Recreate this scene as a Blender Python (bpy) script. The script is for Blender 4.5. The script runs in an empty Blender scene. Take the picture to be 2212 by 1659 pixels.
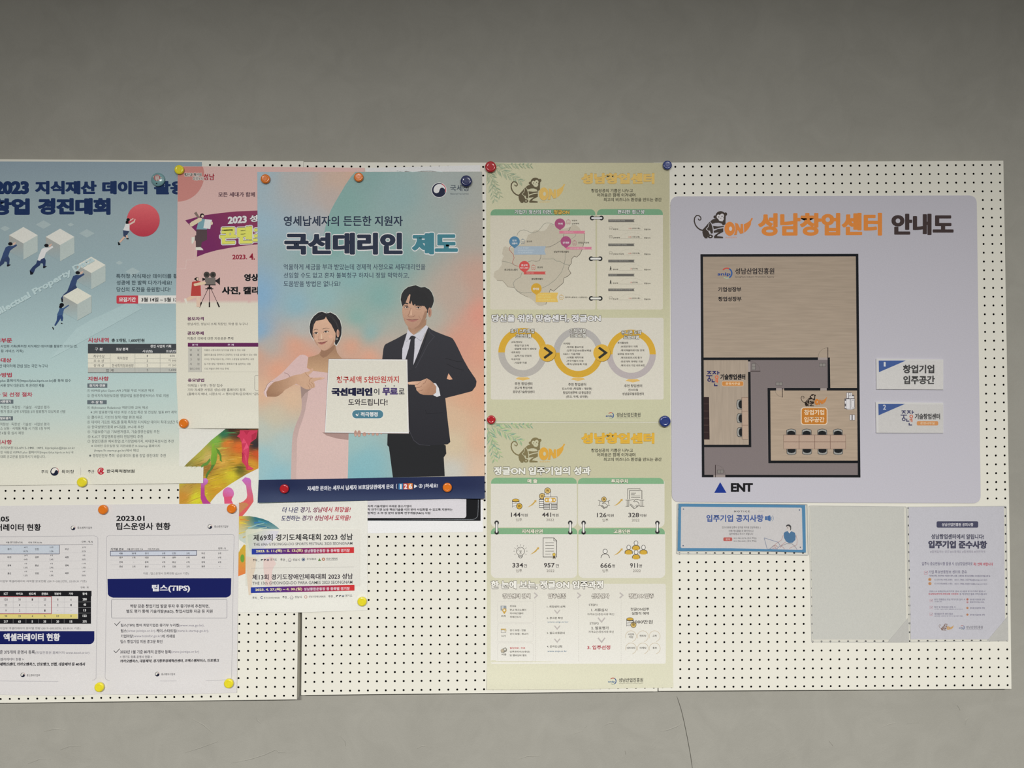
import bpy, math, random
import numpy as np
from mathutils import Vector, Matrix
from mathutils.geometry import tessellate_polygon

SC = bpy.context.scene
COLL = SC.collection

# ------------------------------------------------------------------ camera
F_PX, CX, CY = 1661.0, 1106.0, 829.5           # 2212 x 1659 frame
RA = (-0.0219, -0.0120, -0.0020)
RT = np.array((-0.57909, -0.61509, 2.16840))    # board frame: x right, y down, z into the wall


def rot(a):
    cx, sx = math.cos(a[0]), math.sin(a[0])
    cy, sy = math.cos(a[1]), math.sin(a[1])
    cz, sz = math.cos(a[2]), math.sin(a[2])
    return (np.array([[cz, -sz, 0], [sz, cz, 0], [0, 0, 1]])
            @ np.array([[cy, 0, sy], [0, 1, 0], [-sy, 0, cy]])
            @ np.array([[1, 0, 0], [0, cx, -sx], [0, sx, cx]]))


R3 = rot(RA)
CAMC = -R3.T @ RT                                # camera centre, board frame
OX, OZ = -0.579, 1.30 + 0.615                    # board frame -> world


def to_world(v):
    return Vector((v[0] + OX, v[2], OZ - v[1]))


def W(px, py, h=0.0):
    """the point of the board plane (moved h metres out of it) that is seen at photo pixel px, py"""
    d = R3.T @ np.array(((px - CX) / F_PX, (py - CY) / F_PX, 1.0))
    t = (-h - CAMC[2]) / d[2]
    p = CAMC + d * t
    return (p[0] + OX, p[2], OZ - p[1])


cam_d = bpy.data.cameras.new('camera')
cam_d.sensor_fit = 'HORIZONTAL'
cam_d.sensor_width = 36.0
cam_d.lens = F_PX * 36.0 / 2212.0
cam_d.clip_start, cam_d.clip_end = 0.05, 60
cam = bpy.data.objects.new('camera', cam_d)
COLL.objects.link(cam)


def bdir(v):
    return Vector((v[0], v[2], -v[1]))


_r, _u, _b = bdir(R3[0]), bdir(-R3[1]), bdir(-R3[2])
m = Matrix(((_r.x, _u.x, _b.x, 0), (_r.y, _u.y, _b.y, 0), (_r.z, _u.z, _b.z, 0), (0, 0, 0, 1)))
m.translation = to_world(CAMC)
cam.matrix_world = m
SC.camera = cam

# ------------------------------------------------------------------ light and exposure
vs = SC.view_settings
vs.view_transform = 'Standard'
vs.look = 'None'
vs.gamma = 1.0
vs.exposure = 0.0
try:
    vs.use_curve_mapping = False
except Exception:
    pass

wd = bpy.data.worlds.new('room_light')
SC.world = wd
wd.use_nodes = True
wd.node_tree.nodes['Background'].inputs[0].default_value = (1.0, 0.985, 0.95, 1)
wd.node_tree.nodes['Background'].inputs[1].default_value = 0.085


def lamp(name, loc, sx, sy, power, col, aim=(0, 0, -1)):
    ld = bpy.data.lights.new(name, 'AREA')
    ld.shape = 'RECTANGLE'
    ld.size, ld.size_y = sx, sy
    ld.energy = power
    ld.color = col
    lo = bpy.data.objects.new(name, ld)
    COLL.objects.link(lo)
    lo.location = loc
    lo.rotation_euler = Vector(aim).to_track_quat('-Z', 'Y').to_euler()
    return lo


# ceiling strips of the corridor: two well behind the photographer, plus an added faint fill that lifts the wall's top
lamp('ceiling_or_fill_lamp', (-1.35, -5.0, 2.70), 1.2, 0.22, 395, (1.0, 0.985, 0.955))
lamp('ceiling_or_fill_lamp', (1.35, -5.0, 2.70), 1.2, 0.22, 395, (1.0, 0.985, 0.955))
lamp('ceiling_or_fill_lamp', (0.0, -1.1, 2.78), 3.0, 0.15, 4, (1.0, 0.985, 0.955))


# ------------------------------------------------------------------ colour
_EY = ((0, .31), (350, .53), (740, .66), (1060, .86), (1200, .91), (1490, .99), (1659, 1.0))


def E(y):
    for (a, ea), (b, eb) in zip(_EY, _EY[1:]):
        if y <= b:
            t = max(0.0, (y - a) / (b - a))
            return ea + (eb - ea) * t
    return _EY[-1][1]


def lin(c):
    return tuple(((v / 255) / 12.92 if v <= 10.3 else ((v / 255 + .055) / 1.055) ** 2.4) for v in c)


def alb(c, y):
    """measured display colour at photo row y -> surface colour under this room's light"""
    e = E(y)
    return tuple(min(.92, v / e) for v in lin(c))


def mixc(a, b, t):
    t = min(1, max(0, t))
    return tuple(x + (z - x) * t for x, z in zip(a, b))


def sstep(a, b, x):
    t = min(1, max(0, (x - a) / (b - a)))
    return t * t * (3 - 2 * t)


# ------------------------------------------------------------------ materials
def nodes(name):
    mt = bpy.data.materials.new(name)
    mt.use_nodes = True
    nt = mt.node_tree
    return mt, nt, nt.nodes['Principled BSDF']


def print_mat(name, rough=.5, spec=.3, grain=.05, scale=(350, 350, 350), streak=0.0):
    mt, nt, bs = nodes(name)
    at = nt.nodes.new('ShaderNodeAttribute')
    at.attribute_name = 'Col'
    geo = nt.nodes.new('ShaderNodeTexCoord')
    mp = nt.nodes.new('ShaderNodeMapping')
    mp.inputs['Scale'].default_value = scale
    nz = nt.nodes.new('ShaderNodeTexNoise')
    nz.inputs['Scale'].default_value = 1.0
    nz.inputs['Detail'].default_value = 3
    rg = nt.nodes.new('ShaderNodeMapRange')
    rg.inputs['From Min'].default_value = .3
    rg.inputs['From Max'].default_value = .7
    rg.inputs['To Min'].default_value = 1 - grain
    rg.inputs['To Max'].default_value = 1 + grain
    mx = nt.nodes.new('ShaderNodeVectorMath')
    mx.operation = 'SCALE'
    nt.links.new(geo.outputs['Object'], mp.inputs['Vector'])
    nt.links.new(mp.outputs[0], nz.inputs['Vector'])
    nt.links.new(nz.outputs['Fac'], rg.inputs['Value'])
    nt.links.new(at.outputs['Color'], mx.inputs[0])
    nt.links.new(rg.outputs[0], mx.inputs['Scale'])
    nt.links.new(mx.outputs[0], bs.inputs['Base Color'])
    bs.inputs['Roughness'].default_value = rough
    bs.inputs['Specular IOR Level'].default_value = spec
    return mt


M = {
    'paper': print_mat('printed_paper', .62, .12, .045),
    'gloss': print_mat('glossy_poster_print', .55, .14, .05),
    'wood': print_mat('printed_wood_grain', .6, .12, .07, (14, 60, 190)),
    'woodv': print_mat('printed_wood_grain_upright', .6, .12, .07, (190, 60, 14)),
    'panel': print_mat('printed_sign_board', .6, .12, .035),
}


def flat_mat(name, col, rough=.5, spec=.4, grain=.04, scale=60, bump=0.0, bscale=300):
    mt, nt, bs = nodes(name)
    tc = nt.nodes.new('ShaderNodeTexCoord')
    nz = nt.nodes.new('ShaderNodeTexNoise')
    nz.inputs['Scale'].default_value = scale
    nz.inputs['Detail'].default_value = 4
    nt.links.new(tc.outputs['Object'], nz.inputs['Vector'])
    cr = nt.nodes.new('ShaderNodeValToRGB')
    cr.color_ramp.elements[0].position = .3
    cr.color_ramp.elements[1].position = .7
    cr.color_ramp.elements[0].color = tuple(v * (1 - grain) for v in col) + (1,)
    cr.color_ramp.elements[1].color = tuple(min(1, v * (1 + grain)) for v in col) + (1,)
    nt.links.new(nz.outputs['Fac'], cr.inputs[0])
    nt.links.new(cr.outputs[0], bs.inputs['Base Color'])
    bs.inputs['Roughness'].default_value = rough
    bs.inputs['Specular IOR Level'].default_value = spec
    if bump:
        n2 = nt.nodes.new('ShaderNodeTexNoise')
        n2.inputs['Scale'].default_value = bscale
        n2.inputs['Detail'].default_value = 5
        bp = nt.nodes.new('ShaderNodeBump')
        bp.inputs['Strength'].default_value = bump
        bp.inputs['Distance'].default_value = .002
        nt.links.new(tc.outputs['Object'], n2.inputs['Vector'])
        nt.links.new(n2.outputs['Fac'], bp.inputs['Height'])
        nt.links.new(bp.outputs[0], bs.inputs['Normal'])
    return mt


def film_mat():
    mt, nt, bs = nodes('clear_film')
    out = nt.nodes['Material Output']
    tr = nt.nodes.new('ShaderNodeBsdfTransparent')
    tr.inputs[0].default_value = (.97, .97, .97, 1)
    gl = nt.nodes.new('ShaderNodeBsdfGlossy')
    gl.inputs['Roughness'].default_value = .12
    df = nt.nodes.new('ShaderNodeBsdfDiffuse')
    df.inputs[0].default_value = (.8, .8, .79, 1)
    tc = nt.nodes.new('ShaderNodeTexCoord')
    nz = nt.nodes.new('ShaderNodeTexNoise')
    nz.inputs['Scale'].default_value = 14
    nz.inputs['Detail'].default_value = 2
    nz.inputs['Distortion'].default_value = 1.2
    bp = nt.nodes.new('ShaderNodeBump')
    bp.inputs['Strength'].default_value = .25
    bp.inputs['Distance'].default_value = .008
    nt.links.new(tc.outputs['Object'], nz.inputs['Vector'])
    nt.links.new(nz.outputs['Fac'], bp.inputs['Height'])
    nt.links.new(bp.outputs[0], gl.inputs['Normal'])
    fr = nt.nodes.new('ShaderNodeFresnel')
    fr.inputs['IOR'].default_value = 1.45
    nt.links.new(bp.outputs[0], fr.inputs['Normal'])
    m0 = nt.nodes.new('ShaderNodeMixShader')
    m0.inputs[0].default_value = .07
    nt.links.new(tr.outputs[0], m0.inputs[1])
    nt.links.new(df.outputs[0], m0.inputs[2])
    m1 = nt.nodes.new('ShaderNodeMixShader')
    nt.links.new(fr.outputs[0], m1.inputs[0])
    nt.links.new(m0.outputs[0], m1.inputs[1])
    nt.links.new(gl.outputs[0], m1.inputs[2])
    nt.links.new(m1.outputs[0], out.inputs['Surface'])
    return mt


# ------------------------------------------------------------------ object helpers
def mesh_obj(name, verts, faces, mat, parent=None, smooth=False, cols=None):
    me = bpy.data.meshes.new(name)
    me.from_pydata(verts, [], faces)
    if cols is not None:
        ca = me.color_attributes.new('Col', 'FLOAT_COLOR', 'POINT')
        buf = np.ones((len(verts), 4), dtype=np.float32)
        buf[:, :3] = np.array(cols, dtype=np.float32)
        ca.data.foreach_set('color', buf.ravel())
    if smooth:
        me.polygons.foreach_set('use_smooth', [True] * len(me.polygons))
    if mat:
        me.materials.append(mat)
    me.update()
    o = bpy.data.objects.new(name, me)
    COLL.objects.link(o)
    if parent is not None:
        o.parent = parent
    return o


def tag(o, label=None, cat=None, group=None, kind=None):
    if label:
        o['label'] = label
    if cat:
        o['category'] = cat
    if group:
        o['group'] = group
    if kind:
        o['kind'] = kind
    return o


def empty(name, loc):
    o = bpy.data.objects.new(name, None)
    o.empty_display_size = .05
    COLL.objects.link(o)
    o.location = loc
    return o


# ------------------------------------------------------------------ lettering
_tc = bpy.data.curves.new('lettering', 'FONT')
_to = bpy.data.objects.new('lettering', _tc)
_gly = {}


def glyphs(s, off, res):
    k = (s, off, res)
    if k not in _gly:
        _tc.body = s
        _tc.size = 1
        _tc.offset = off
        _tc.resolution_u = res
        _tc.fill_mode = 'FRONT'
        me = bpy.data.meshes.new_from_object(_to)
        n = len(me.vertices)
        co = np.zeros(n * 3, dtype=np.float32)
        me.vertices.foreach_get('co', co)
        fs = [tuple(p.vertices) for p in me.polygons]
        bpy.data.meshes.remove(me)
        _gly[k] = (co.reshape(-1, 3)[:, :2].copy(), fs)
    return _gly[k]


STEP = 7e-5     # thickness given to one layer of print


def clip_axis(poly, ax, v, keep_less):
    out = []
    n = len(poly)
    for i in range(n):
        a, b = poly[i], poly[(i + 1) % n]
        ia = (a[ax] <= v) if keep_less else (a[ax] >= v)
        ib = (b[ax] <= v) if keep_less else (b[ax] >= v)
        if ia:
            out.append(a)
        if ia != ib:
            t = (v - a[ax]) / (b[ax] - a[ax])
            out.append((a[0] + (b[0] - a[0]) * t, a[1] + (b[1] - a[1]) * t))
    return out


def grid_cut(polys, g):
    res = []
    for ax in (0, 1):
        res = []
        for p in polys:
            lo, hi = min(q[ax] for q in p), max(q[ax] for q in p)
            i0, i1 = math.floor(lo / g + 1e-9), math.ceil(hi / g - 1e-9)
            for i in range(i0, max(i1, i0 + 1)):
                c = p
                if i * g > lo:
                    c = clip_axis(c, ax, i * g, False)
                if len(c) > 2 and (i + 1) * g < hi:
                    c = clip_axis(c, ax, (i + 1) * g, True)
                if len(c) > 2:
                    res.append(c)
        polys = res
    return res


class Sheet:
    """one sheet, board or card: its own mesh plus printed parts; coordinates are photo pixels seen through self.v"""

    def __init__(self, name, outline, h, color, label, cat, group=None, mat='paper', curl=None, cut=None,
                 thick=.0003, grid=8, root=None, sheet_name=None, part_label=None):
        self.name, self.h, self.curl, self.cut, self.grid = name, h, curl, cut, grid
        self.mat = mat
        self.v = (0, 0, 1)
        self.parts = {}
        self.cur = None
        self.items = []
        self.thick = thick
        self.ymid = sum(p[1] for p in outline) / len(outline)
        self.root = None
        self.begin('__sheet')
        self.poly(outline, color, raw=True, layer=0)
        d = self.parts.pop('__sheet')
        vs_, fs_, cs_ = d['v'], d['f'], d['c']
        wv = self.world(vs_)
        # the cut edge of the sheet
        pts = outline
        if curl:
            dense = []
            for a, b in zip(outline, outline[1:] + outline[:1]):
                n = max(1, int(math.hypot(b[0] - a[0], b[1] - a[1]) / grid))
                dense += [(a[0] + (b[0] - a[0]) * i / n, a[1] + (b[1] - a[1]) * i / n) for i in range(n)]
            pts = dense
        n0, n = len(wv), len(pts)
        top = self.world([(p[0], p[1], 0) for p in pts])
        wv = wv + top + [(p[0], p[1] + thick, p[2]) for p in top]
        ccol = cs_[0]
        cs_ = cs_ + [ccol] * (2 * n)
        fs_ = fs_ + [(n0 + i, n0 + (i + 1) % n, n0 + n + (i + 1) % n, n0 + n + i) for i in range(n)]
        o = mesh_obj(sheet_name or name, wv, fs_, M[mat], root, bool(curl), cs_)
        if root is None:
            tag(o, label, cat, group)
        elif part_label:
            o['label'] = part_label
        self.root = o
        self.level = 1 if root is None else 2

    # -- coordinates
    def world(self, pts):
        a = np.asarray(pts, dtype=float).reshape(-1, 3)
        d = np.stack([(a[:, 0] - CX) / F_PX, (a[:, 1] - CY) / F_PX, np.ones(len(a))], -1) @ R3
        p = CAMC + d * ((-self.h - CAMC[2]) / d[:, 2])[:, None]
        lift = a[:, 2] * STEP
        if self.curl:
            c = self.cut
            sel = np.nonzero((a[:, 0] > c[0]) & (a[:, 0] < c[2]) & (a[:, 1] > c[1]) & (a[:, 1] < c[3]))[0]
            if len(sel):
                lift[sel] += [self.curl(x, y) for x, y in a[sel, :2].tolist()]
        return np.stack([p[:, 0] + OX, p[:, 2] - lift, OZ - p[:, 1]], -1).tolist()

    def px(self, x, y):
        return (self.v[0] + x / self.v[2], self.v[1] + y / self.v[2])

    def begin(self, name, mat=None):
        self.cur = name
        if name not in self.parts:
            self.parts[name] = {'v': [], 'f': [], 'c': [], 'm': mat or self.mat}

    def layer(self, bb):
        L = 0
        for (b, l) in self.items:
            if l > L and b[0] < bb[2] and b[2] > bb[0] and b[1] < bb[3] and b[3] > bb[1]:
                L = l
        self.items.append((bb, L + 1))
        return L + 1

    # -- shapes
    def poly(self, pts, color, raw=False, layer=None, nolayer=False):
        if not raw:
            pts = [self.px(*p) for p in pts]
        xs, ys = [p[0] for p in pts], [p[1] for p in pts]
        bb = (min(xs), min(ys), max(xs), max(ys))
        if layer is None:
            layer = self.layer(bb)
        tri = tessellate_polygon([[Vector((p[0], p[1], 0)) for p in pts]])
        polys = [[pts[i] for i in t] for t in tri]
        fn = callable(color)
        need = fn or (self.curl and (self.cut is None or (bb[0] < self.cut[2] and bb[2] > self.cut[0] and bb[1] < self.cut[3] and bb[3] > self.cut[1])))
        if need and max(bb[2] - bb[0], bb[3] - bb[1]) > self.grid:
            polys = grid_cut(polys, self.grid)
        d = self.parts[self.cur]
        base = alb(color, (bb[1] + bb[3]) / 2) if not fn else None
        idx = {}
        for p in polys:
            f = []
            for q in p:
                k = (round(q[0], 3), round(q[1], 3))
                if k not in idx:
                    idx[k] = len(d['v'])
                    d['v'].append((k[0], k[1], layer))
                    d['c'].append(base if not fn else alb(color(*k), k[1]))
                if not f or f[-1] != idx[k]:
                    f.append(idx[k])
            if len(f) > 2 and f[0] == f[-1]:
                f.pop()
            if len(f) > 2:
                d['f'].append(tuple(f))
        return layer

    def r(self, x0, y0, x1, y1, color, rad=0, corners='1111', seg=6):
        """rectangle, rounded at the corners flagged in tl tr br bl order; rad in view units"""
        if not rad:
            return self.poly([(x0, y0), (x1, y0), (x1, y1), (x0, y1)], color)
        self.poly(rrect(x0, y0, x1, y1, rad, corners, seg), color)

    def box(self, x0, y0, x1, y1, w, color, rad=0, corners='1111'):
        p = rrect(x0, y0, x1, y1, rad, corners, 5) if rad else [(x0, y0), (x1, y0), (x1, y1), (x0, y1)]
        self.l(p, w, color, True)

    def c(self, cx, cy, rx, color, ry=None, seg=28):
        ry = rx if ry is None else ry
        self.poly([(cx + rx * math.cos(i * 2 * math.pi / seg), cy + ry * math.sin(i * 2 * math.pi / seg)) for i in range(seg)], color)

    def ring(self, cx, cy, r0, r1, color, a0=0, a1=360, seg=36):
        n = max(3, int(seg * abs(a1 - a0) / 360))
        an = [math.radians(a0 + (a1 - a0) * i / n) for i in range(n + 1)]
        o = [(cx + r1 * math.cos(a), cy + r1 * math.sin(a)) for a in an]
        i_ = [(cx + r0 * math.cos(a), cy + r0 * math.sin(a)) for a in an]
        self.strip(o, i_, color)

    def strip(self, A, B, color):
        A = [self.px(*p) for p in A]
        B = [self.px(*p) for p in B]
        xs, ys = [p[0] for p in A + B], [p[1] for p in A + B]
        bb = (min(xs), min(ys), max(xs), max(ys))
        L = self.layer(bb)
        d = self.parts[self.cur]
        n0 = len(d['v'])
        fn = callable(color)
        base = None if fn else alb(color, (bb[1] + bb[3]) / 2)
        for p, q in zip(A, B):
            for s in (p, q):
                d['v'].append((s[0], s[1], L))
                d['c'].append(base if not fn else alb(color(*s), s[1]))
        for i in range(len(A) - 1):
            a = n0 + 2 * i
            d['f'].append((a, a + 2, a + 3, a + 1))

    def l(self, pts, w, color, closed=False, taper=None):
        n = len(pts)
        A, B = [], []
        rng = list(range(n)) + ([0] if closed else [])
        for k, i in enumerate(rng):
            a = pts[i - 1] if (i > 0 or closed) else pts[i]
            b = pts[(i + 1) % n] if (i < n - 1 or closed) else pts[i]
            d1 = (pts[i][0] - a[0], pts[i][1] - a[1])
            d2 = (b[0] - pts[i][0], b[1] - pts[i][1])
            l1, l2 = math.hypot(*d1) or 1, math.hypot(*d2) or 1
            t = (d1[0] / l1 + d2[0] / l2, d1[1] / l1 + d2[1] / l2)
            lt = math.hypot(*t) or 1
            t = (t[0] / lt, t[1] / lt)
            nx, ny = -t[1], t[0]
            cosv = 1.0
            if math.hypot(*d1) > 0 and math.hypot(*d2) > 0:
                cosv = max(.5, abs(nx * (-d1[1] / l1) + ny * (d1[0] / l1)))
            ww = (w if taper is None else w + (taper - w) * k / max(1, len(rng) - 1)) / 2 / cosv
            A.append((pts[i][0] + nx * ww, pts[i][1] + ny * ww))
            B.append((pts[i][0] - nx * ww, pts[i][1] - ny * ww))
        self.strip(A, B, color)

    def t(self, s, x0, x1, y0, y1, color, w=0.0, dy=0.0, halo=0.0, hcol=None, ang=0.0, shear=0.0, halo2=0, hcol2=None):
        """one line of lettering whose ink fills x0..x1, y0..y1 (view units); w = weight in em, dy = rise of the line's right end"""
        k = self.v[2]
        big = (y1 - y0) / k > 22
        res = 4 if big else 2
        off = round(min(w, .018), 3)
        co, fs = glyphs(s, off, res)
        if len(co) == 0:
            return
        gx0, gy0 = co.min(axis=0)
        gx1, gy1 = co.max(axis=0)
        X0, Y0 = self.px(x0, y0)
        X1, Y1 = self.px(x1, y1)
        sy = (Y1 - Y0) / (gy1 - gy0)
        sh = max(0.0, w - off) * sy
        sx = (X1 - X0 - 2 * sh) / (gx1 - gx0)
        sy = (Y1 - Y0 - 1.24 * sh) / (gy1 - gy0)
        x = X0 + sh + (co[:, 0] - gx0) * sx
        y = Y1 - .62 * sh - (co[:, 1] - gy0) * sy
        if shear:
            x = x + shear * (Y1 - y)
        y = y + dy / k * (x - X0) / (X1 - X0)
        if ang:
            ca, sa = math.cos(math.radians(ang)), math.sin(math.radians(ang))
            dx_, dy_ = x - X0, y - Y1
            x, y = X0 + dx_ * ca + dy_ * sa, Y1 - dx_ * sa + dy_ * ca
        hh = max(halo, halo2) / k
        bb = (x.min() - hh, y.min() - hh, x.max() + hh, y.max() + hh)
        L = self.layer(bb)
        if halo2:
            self.copies(x, y, fs, hcol2, (halo2 / k), 12, L, bb)
            L = self.layer(bb)
        if halo:
            self.copies(x, y, fs, hcol, (halo / k), 12, L, bb)
            L = self.layer(bb)
        self.copies(x, y, fs, color, sh, 0 if sh < .02 else (4 if sh < .35 else 8), L, bb, .62)

    def copies(self, x, y, fs, color, sh, n, L, bb, ay=1.0):
        d = self.parts[self.cur]
        fn = callable(color)
        base = None if fn else alb(color, (bb[1] + bb[3]) / 2)
        offs = [(0, 0)] + [(sh * math.cos(2 * math.pi * (i + .5) / n), ay * sh * math.sin(2 * math.pi * (i + .5) / n)) for i in range(n)]
        if n == 4:
            offs = offs[1:]
        for j, (ox, oy) in enumerate(offs):
            n0 = len(d['v'])
            zz = L + (j + 1) * .05
            xs, ys = x + ox, y + oy
            d['v'] += list(zip(xs.tolist(), ys.tolist(), [zz] * len(xs)))
            if fn:
                d['c'] += [alb(color(a, b), b) for a, b in zip(xs.tolist(), ys.tolist())]
            else:
                d['c'] += [base] * len(xs)
            d['f'] += [tuple(n0 + i for i in f) for f in fs]

    def done(self):
        out = []
        for nm, d in self.parts.items():
            if not d['v']:
                continue
            o = mesh_obj(nm, self.world(d['v']), d['f'], M[d['m']], self.root, bool(self.curl), d['c'])
            out.append(o)
        return self.root


def rrect(x0, y0, x1, y1, rad, corners='1111', seg=6):
    p = []
    for k, (cx, cy, a) in enumerate(((x0 + rad, y0 + rad, 180), (x1 - rad, y0 + rad, 270), (x1 - rad, y1 - rad, 0), (x0 + rad, y1 - rad, 90))):
        if corners[k] == '1':
            for i in range(seg + 1):
                t = math.radians(a + 90 * i / seg)
                p.append((cx + rad * math.cos(t), cy + rad * math.sin(t)))
        else:
            p.append(((x0, y0), (x1, y0), (x1, y1), (x0, y1))[k])
    return p


def quad_round(q, rad, seg=6):
    """rounded corners on an arbitrary convex quad (tl tr br bl), px"""
    out = []
    for i in range(4):
        p, a, b = q[i], q[i - 1], q[(i + 1) % 4]
        da = (a[0] - p[0], a[1] - p[1])
        db = (b[0] - p[0], b[1] - p[1])
        la, lb = math.hypot(*da), math.hypot(*db)
        A = (p[0] + da[0] / la * rad, p[1] + da[1] / la * rad)
        B = (p[0] + db[0] / lb * rad, p[1] + db[1] / lb * rad)
        for j in range(seg + 1):
            t = j / seg
            c = (p[0] * 1.0, p[1] * 1.0)
            # quadratic curve pulled towards the corner like an arc
            w0, w1, w2 = (1 - t) ** 2, 2 * t * (1 - t) * .92, t * t
            s = w0 + w1 + w2
            out.append(((A[0] * w0 + c[0] * w1 + B[0] * w2) / s, (A[1] * w0 + c[1] * w1 + B[1] * w2) / s))
    return out


# marks that recur on several sheets -------------------------------------------------
def emblem(S, cx, cy, r, halo=True):
    """round government swirl: navy comma, red crescent, white between"""
    if halo:
        S.c(cx, cy, r * 1.08, (222, 220, 214))
    navy, red, wh = (24, 30, 52), (160, 36, 52), (225, 222, 214)
    S.c(cx, cy, r, red)
    S.poly([(cx + r * 1.0 * math.cos(math.radians(a)), cy + r * math.sin(math.radians(a))) for a in range(20, 291, 9)], navy)
    S.c(cx + r * .06, cy - r * .02, r * .84, wh)
    S.poly([(cx + r * .02 + r * .84 * math.cos(math.radians(a)), cy + r * .04 + r * .84 * math.sin(math.radians(a))) for a in range(-12, 172, 9)], navy)
    S.c(cx + r * .44, cy + r * .02, r * .36, navy)
    S.c(cx - r * .36, cy + r * .04, r * .40, wh)


def snip(S, x0, y0, x1, y1, pale=False):
    """a round blue, green and red arc with the four letters across it"""
    w, h = x1 - x0, y1 - y0
    cx, cy, r = x0 + w * .62, y0 + h * .5, h * .5
    blue, red, grn = (40, 80, 140), (175, 70, 60), (150, 165, 140)
    S.ring(cx, cy, r * .76, r, blue, -62, 62)
    S.ring(cx, cy, r * .80, r * .98, grn, 62, 128)
    S.ring(cx, cy, r * .78, r, red, -140, -62)
    S.t('snip', x0, x0 + w * .86, cy - h * .06, cy + h * .28, (30, 62, 125) if not pale else (70, 110, 150), .045)


def monkey(S, ox, oy, k, dark, orange, face, small=True):
    """the start-up centre's logo: lettering shaped as a monkey beside ON shaped as a banana (frame 380..1212 x 298..685)"""
    v = S.v
    f = lambda P: [(ox + (x - 378) * k, oy + (y - 298) * k) for x, y in P]
    S.l(f([(512, 572), (470, 560), (430, 530), (402, 490), (388, 440), (394, 392), (420, 362), (452, 362), (478, 384), (484, 412), (468, 428), (448, 420), (442, 404)]), 19 * k, dark, taper=12 * k)
    S.poly(f([(505, 560), (560, 500), (585, 470), (606, 448), (628, 480), (642, 520), (650, 570), (650, 612), (622, 616), (606, 570), (586, 588), (606, 625), (580, 640), (574, 684), (540, 684), (514, 650), (502, 600)]), dark)
    S.l(f([(598, 470), (585, 520), (556, 552), (600, 590), (612, 618)]), 7 * k, face)
    S.c(*f([(614, 655)])[0], 37 * k, dark, 27 * k)
    S.c(*f([(616, 656)])[0], 13 * k, face, 8 * k)
    S.poly(f([(612, 442), (650, 415), (700, 402), (735, 430), (775, 446), (812, 440), (830, 462), (826, 486), (790, 502), (778, 478), (735, 462), (690, 464), (640, 480)]), dark)
    S.poly(f([(652, 506), (720, 514), (804, 508), (802, 524), (740, 534), (662, 556)]), dark)
    S.poly(f([(660, 578), (720, 552), (796, 540), (796, 592), (760, 610), (724, 628), (706, 650), (792, 660), (794, 682), (668, 682), (664, 656), (690, 628), (734, 598), (664, 606)]), dark)
    S.c(*f([(758, 368)])[0], 72 * k, dark, 68 * k)
    S.c(*f([(682, 382)])[0], 24 * k, dark, 22 * k)
    S.c(*f([(828, 342)])[0], 22 * k, dark, 24 * k)
    S.poly(f([(790, 400), (832, 360), (826, 470), (790, 480)]), dark)
    S.c(*f([(728, 378)])[0], 26 * k, face, 30 * k)
    S.c(*f([(778, 366)])[0], 28 * k, face, 30 * k)
    S.c(*f([(764, 408)])[0], 38 * k, face, 34 * k)
    S.c(*f([(732, 382)])[0], 8 * k, dark, seg=10)
    S.c(*f([(778, 373)])[0], 8 * k, dark, seg=10)
    S.l(f([(748, 398), (760, 402), (772, 396)]), 4 * k, dark)
    S.c(*f([(886, 548)])[0], 74 * k, orange, 98 * k)
    S.c(*f([(898, 548)])[0], 21 * k, face, 31 * k)
    S.poly(f([(962, 464), (1002, 478), (1036, 548), (1040, 480), (1072, 480), (1080, 608), (1036, 620), (998, 560), (984, 636), (946, 638), (968, 560)]), orange)
    S.poly(f([(1084, 486), (1146, 452), (1178, 424), (1192, 394), (1212, 400), (1206, 420), (1190, 440), (1184, 490), (1160, 534), (1128, 574), (1090, 604)]), orange)
    if small:
        S.t('성남창업센터', *[f([(822, 0)])[0][0], f([(980, 0)])[0][0]], f([(0, 658)])[0][1], f([(0, 682)])[0][1], orange)


def check(S, x, y, s, color, w):
    S.l([(x, y), (x + s * .36, y + s * .36), (x + s, y - s * .32)], w, color)
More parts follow.
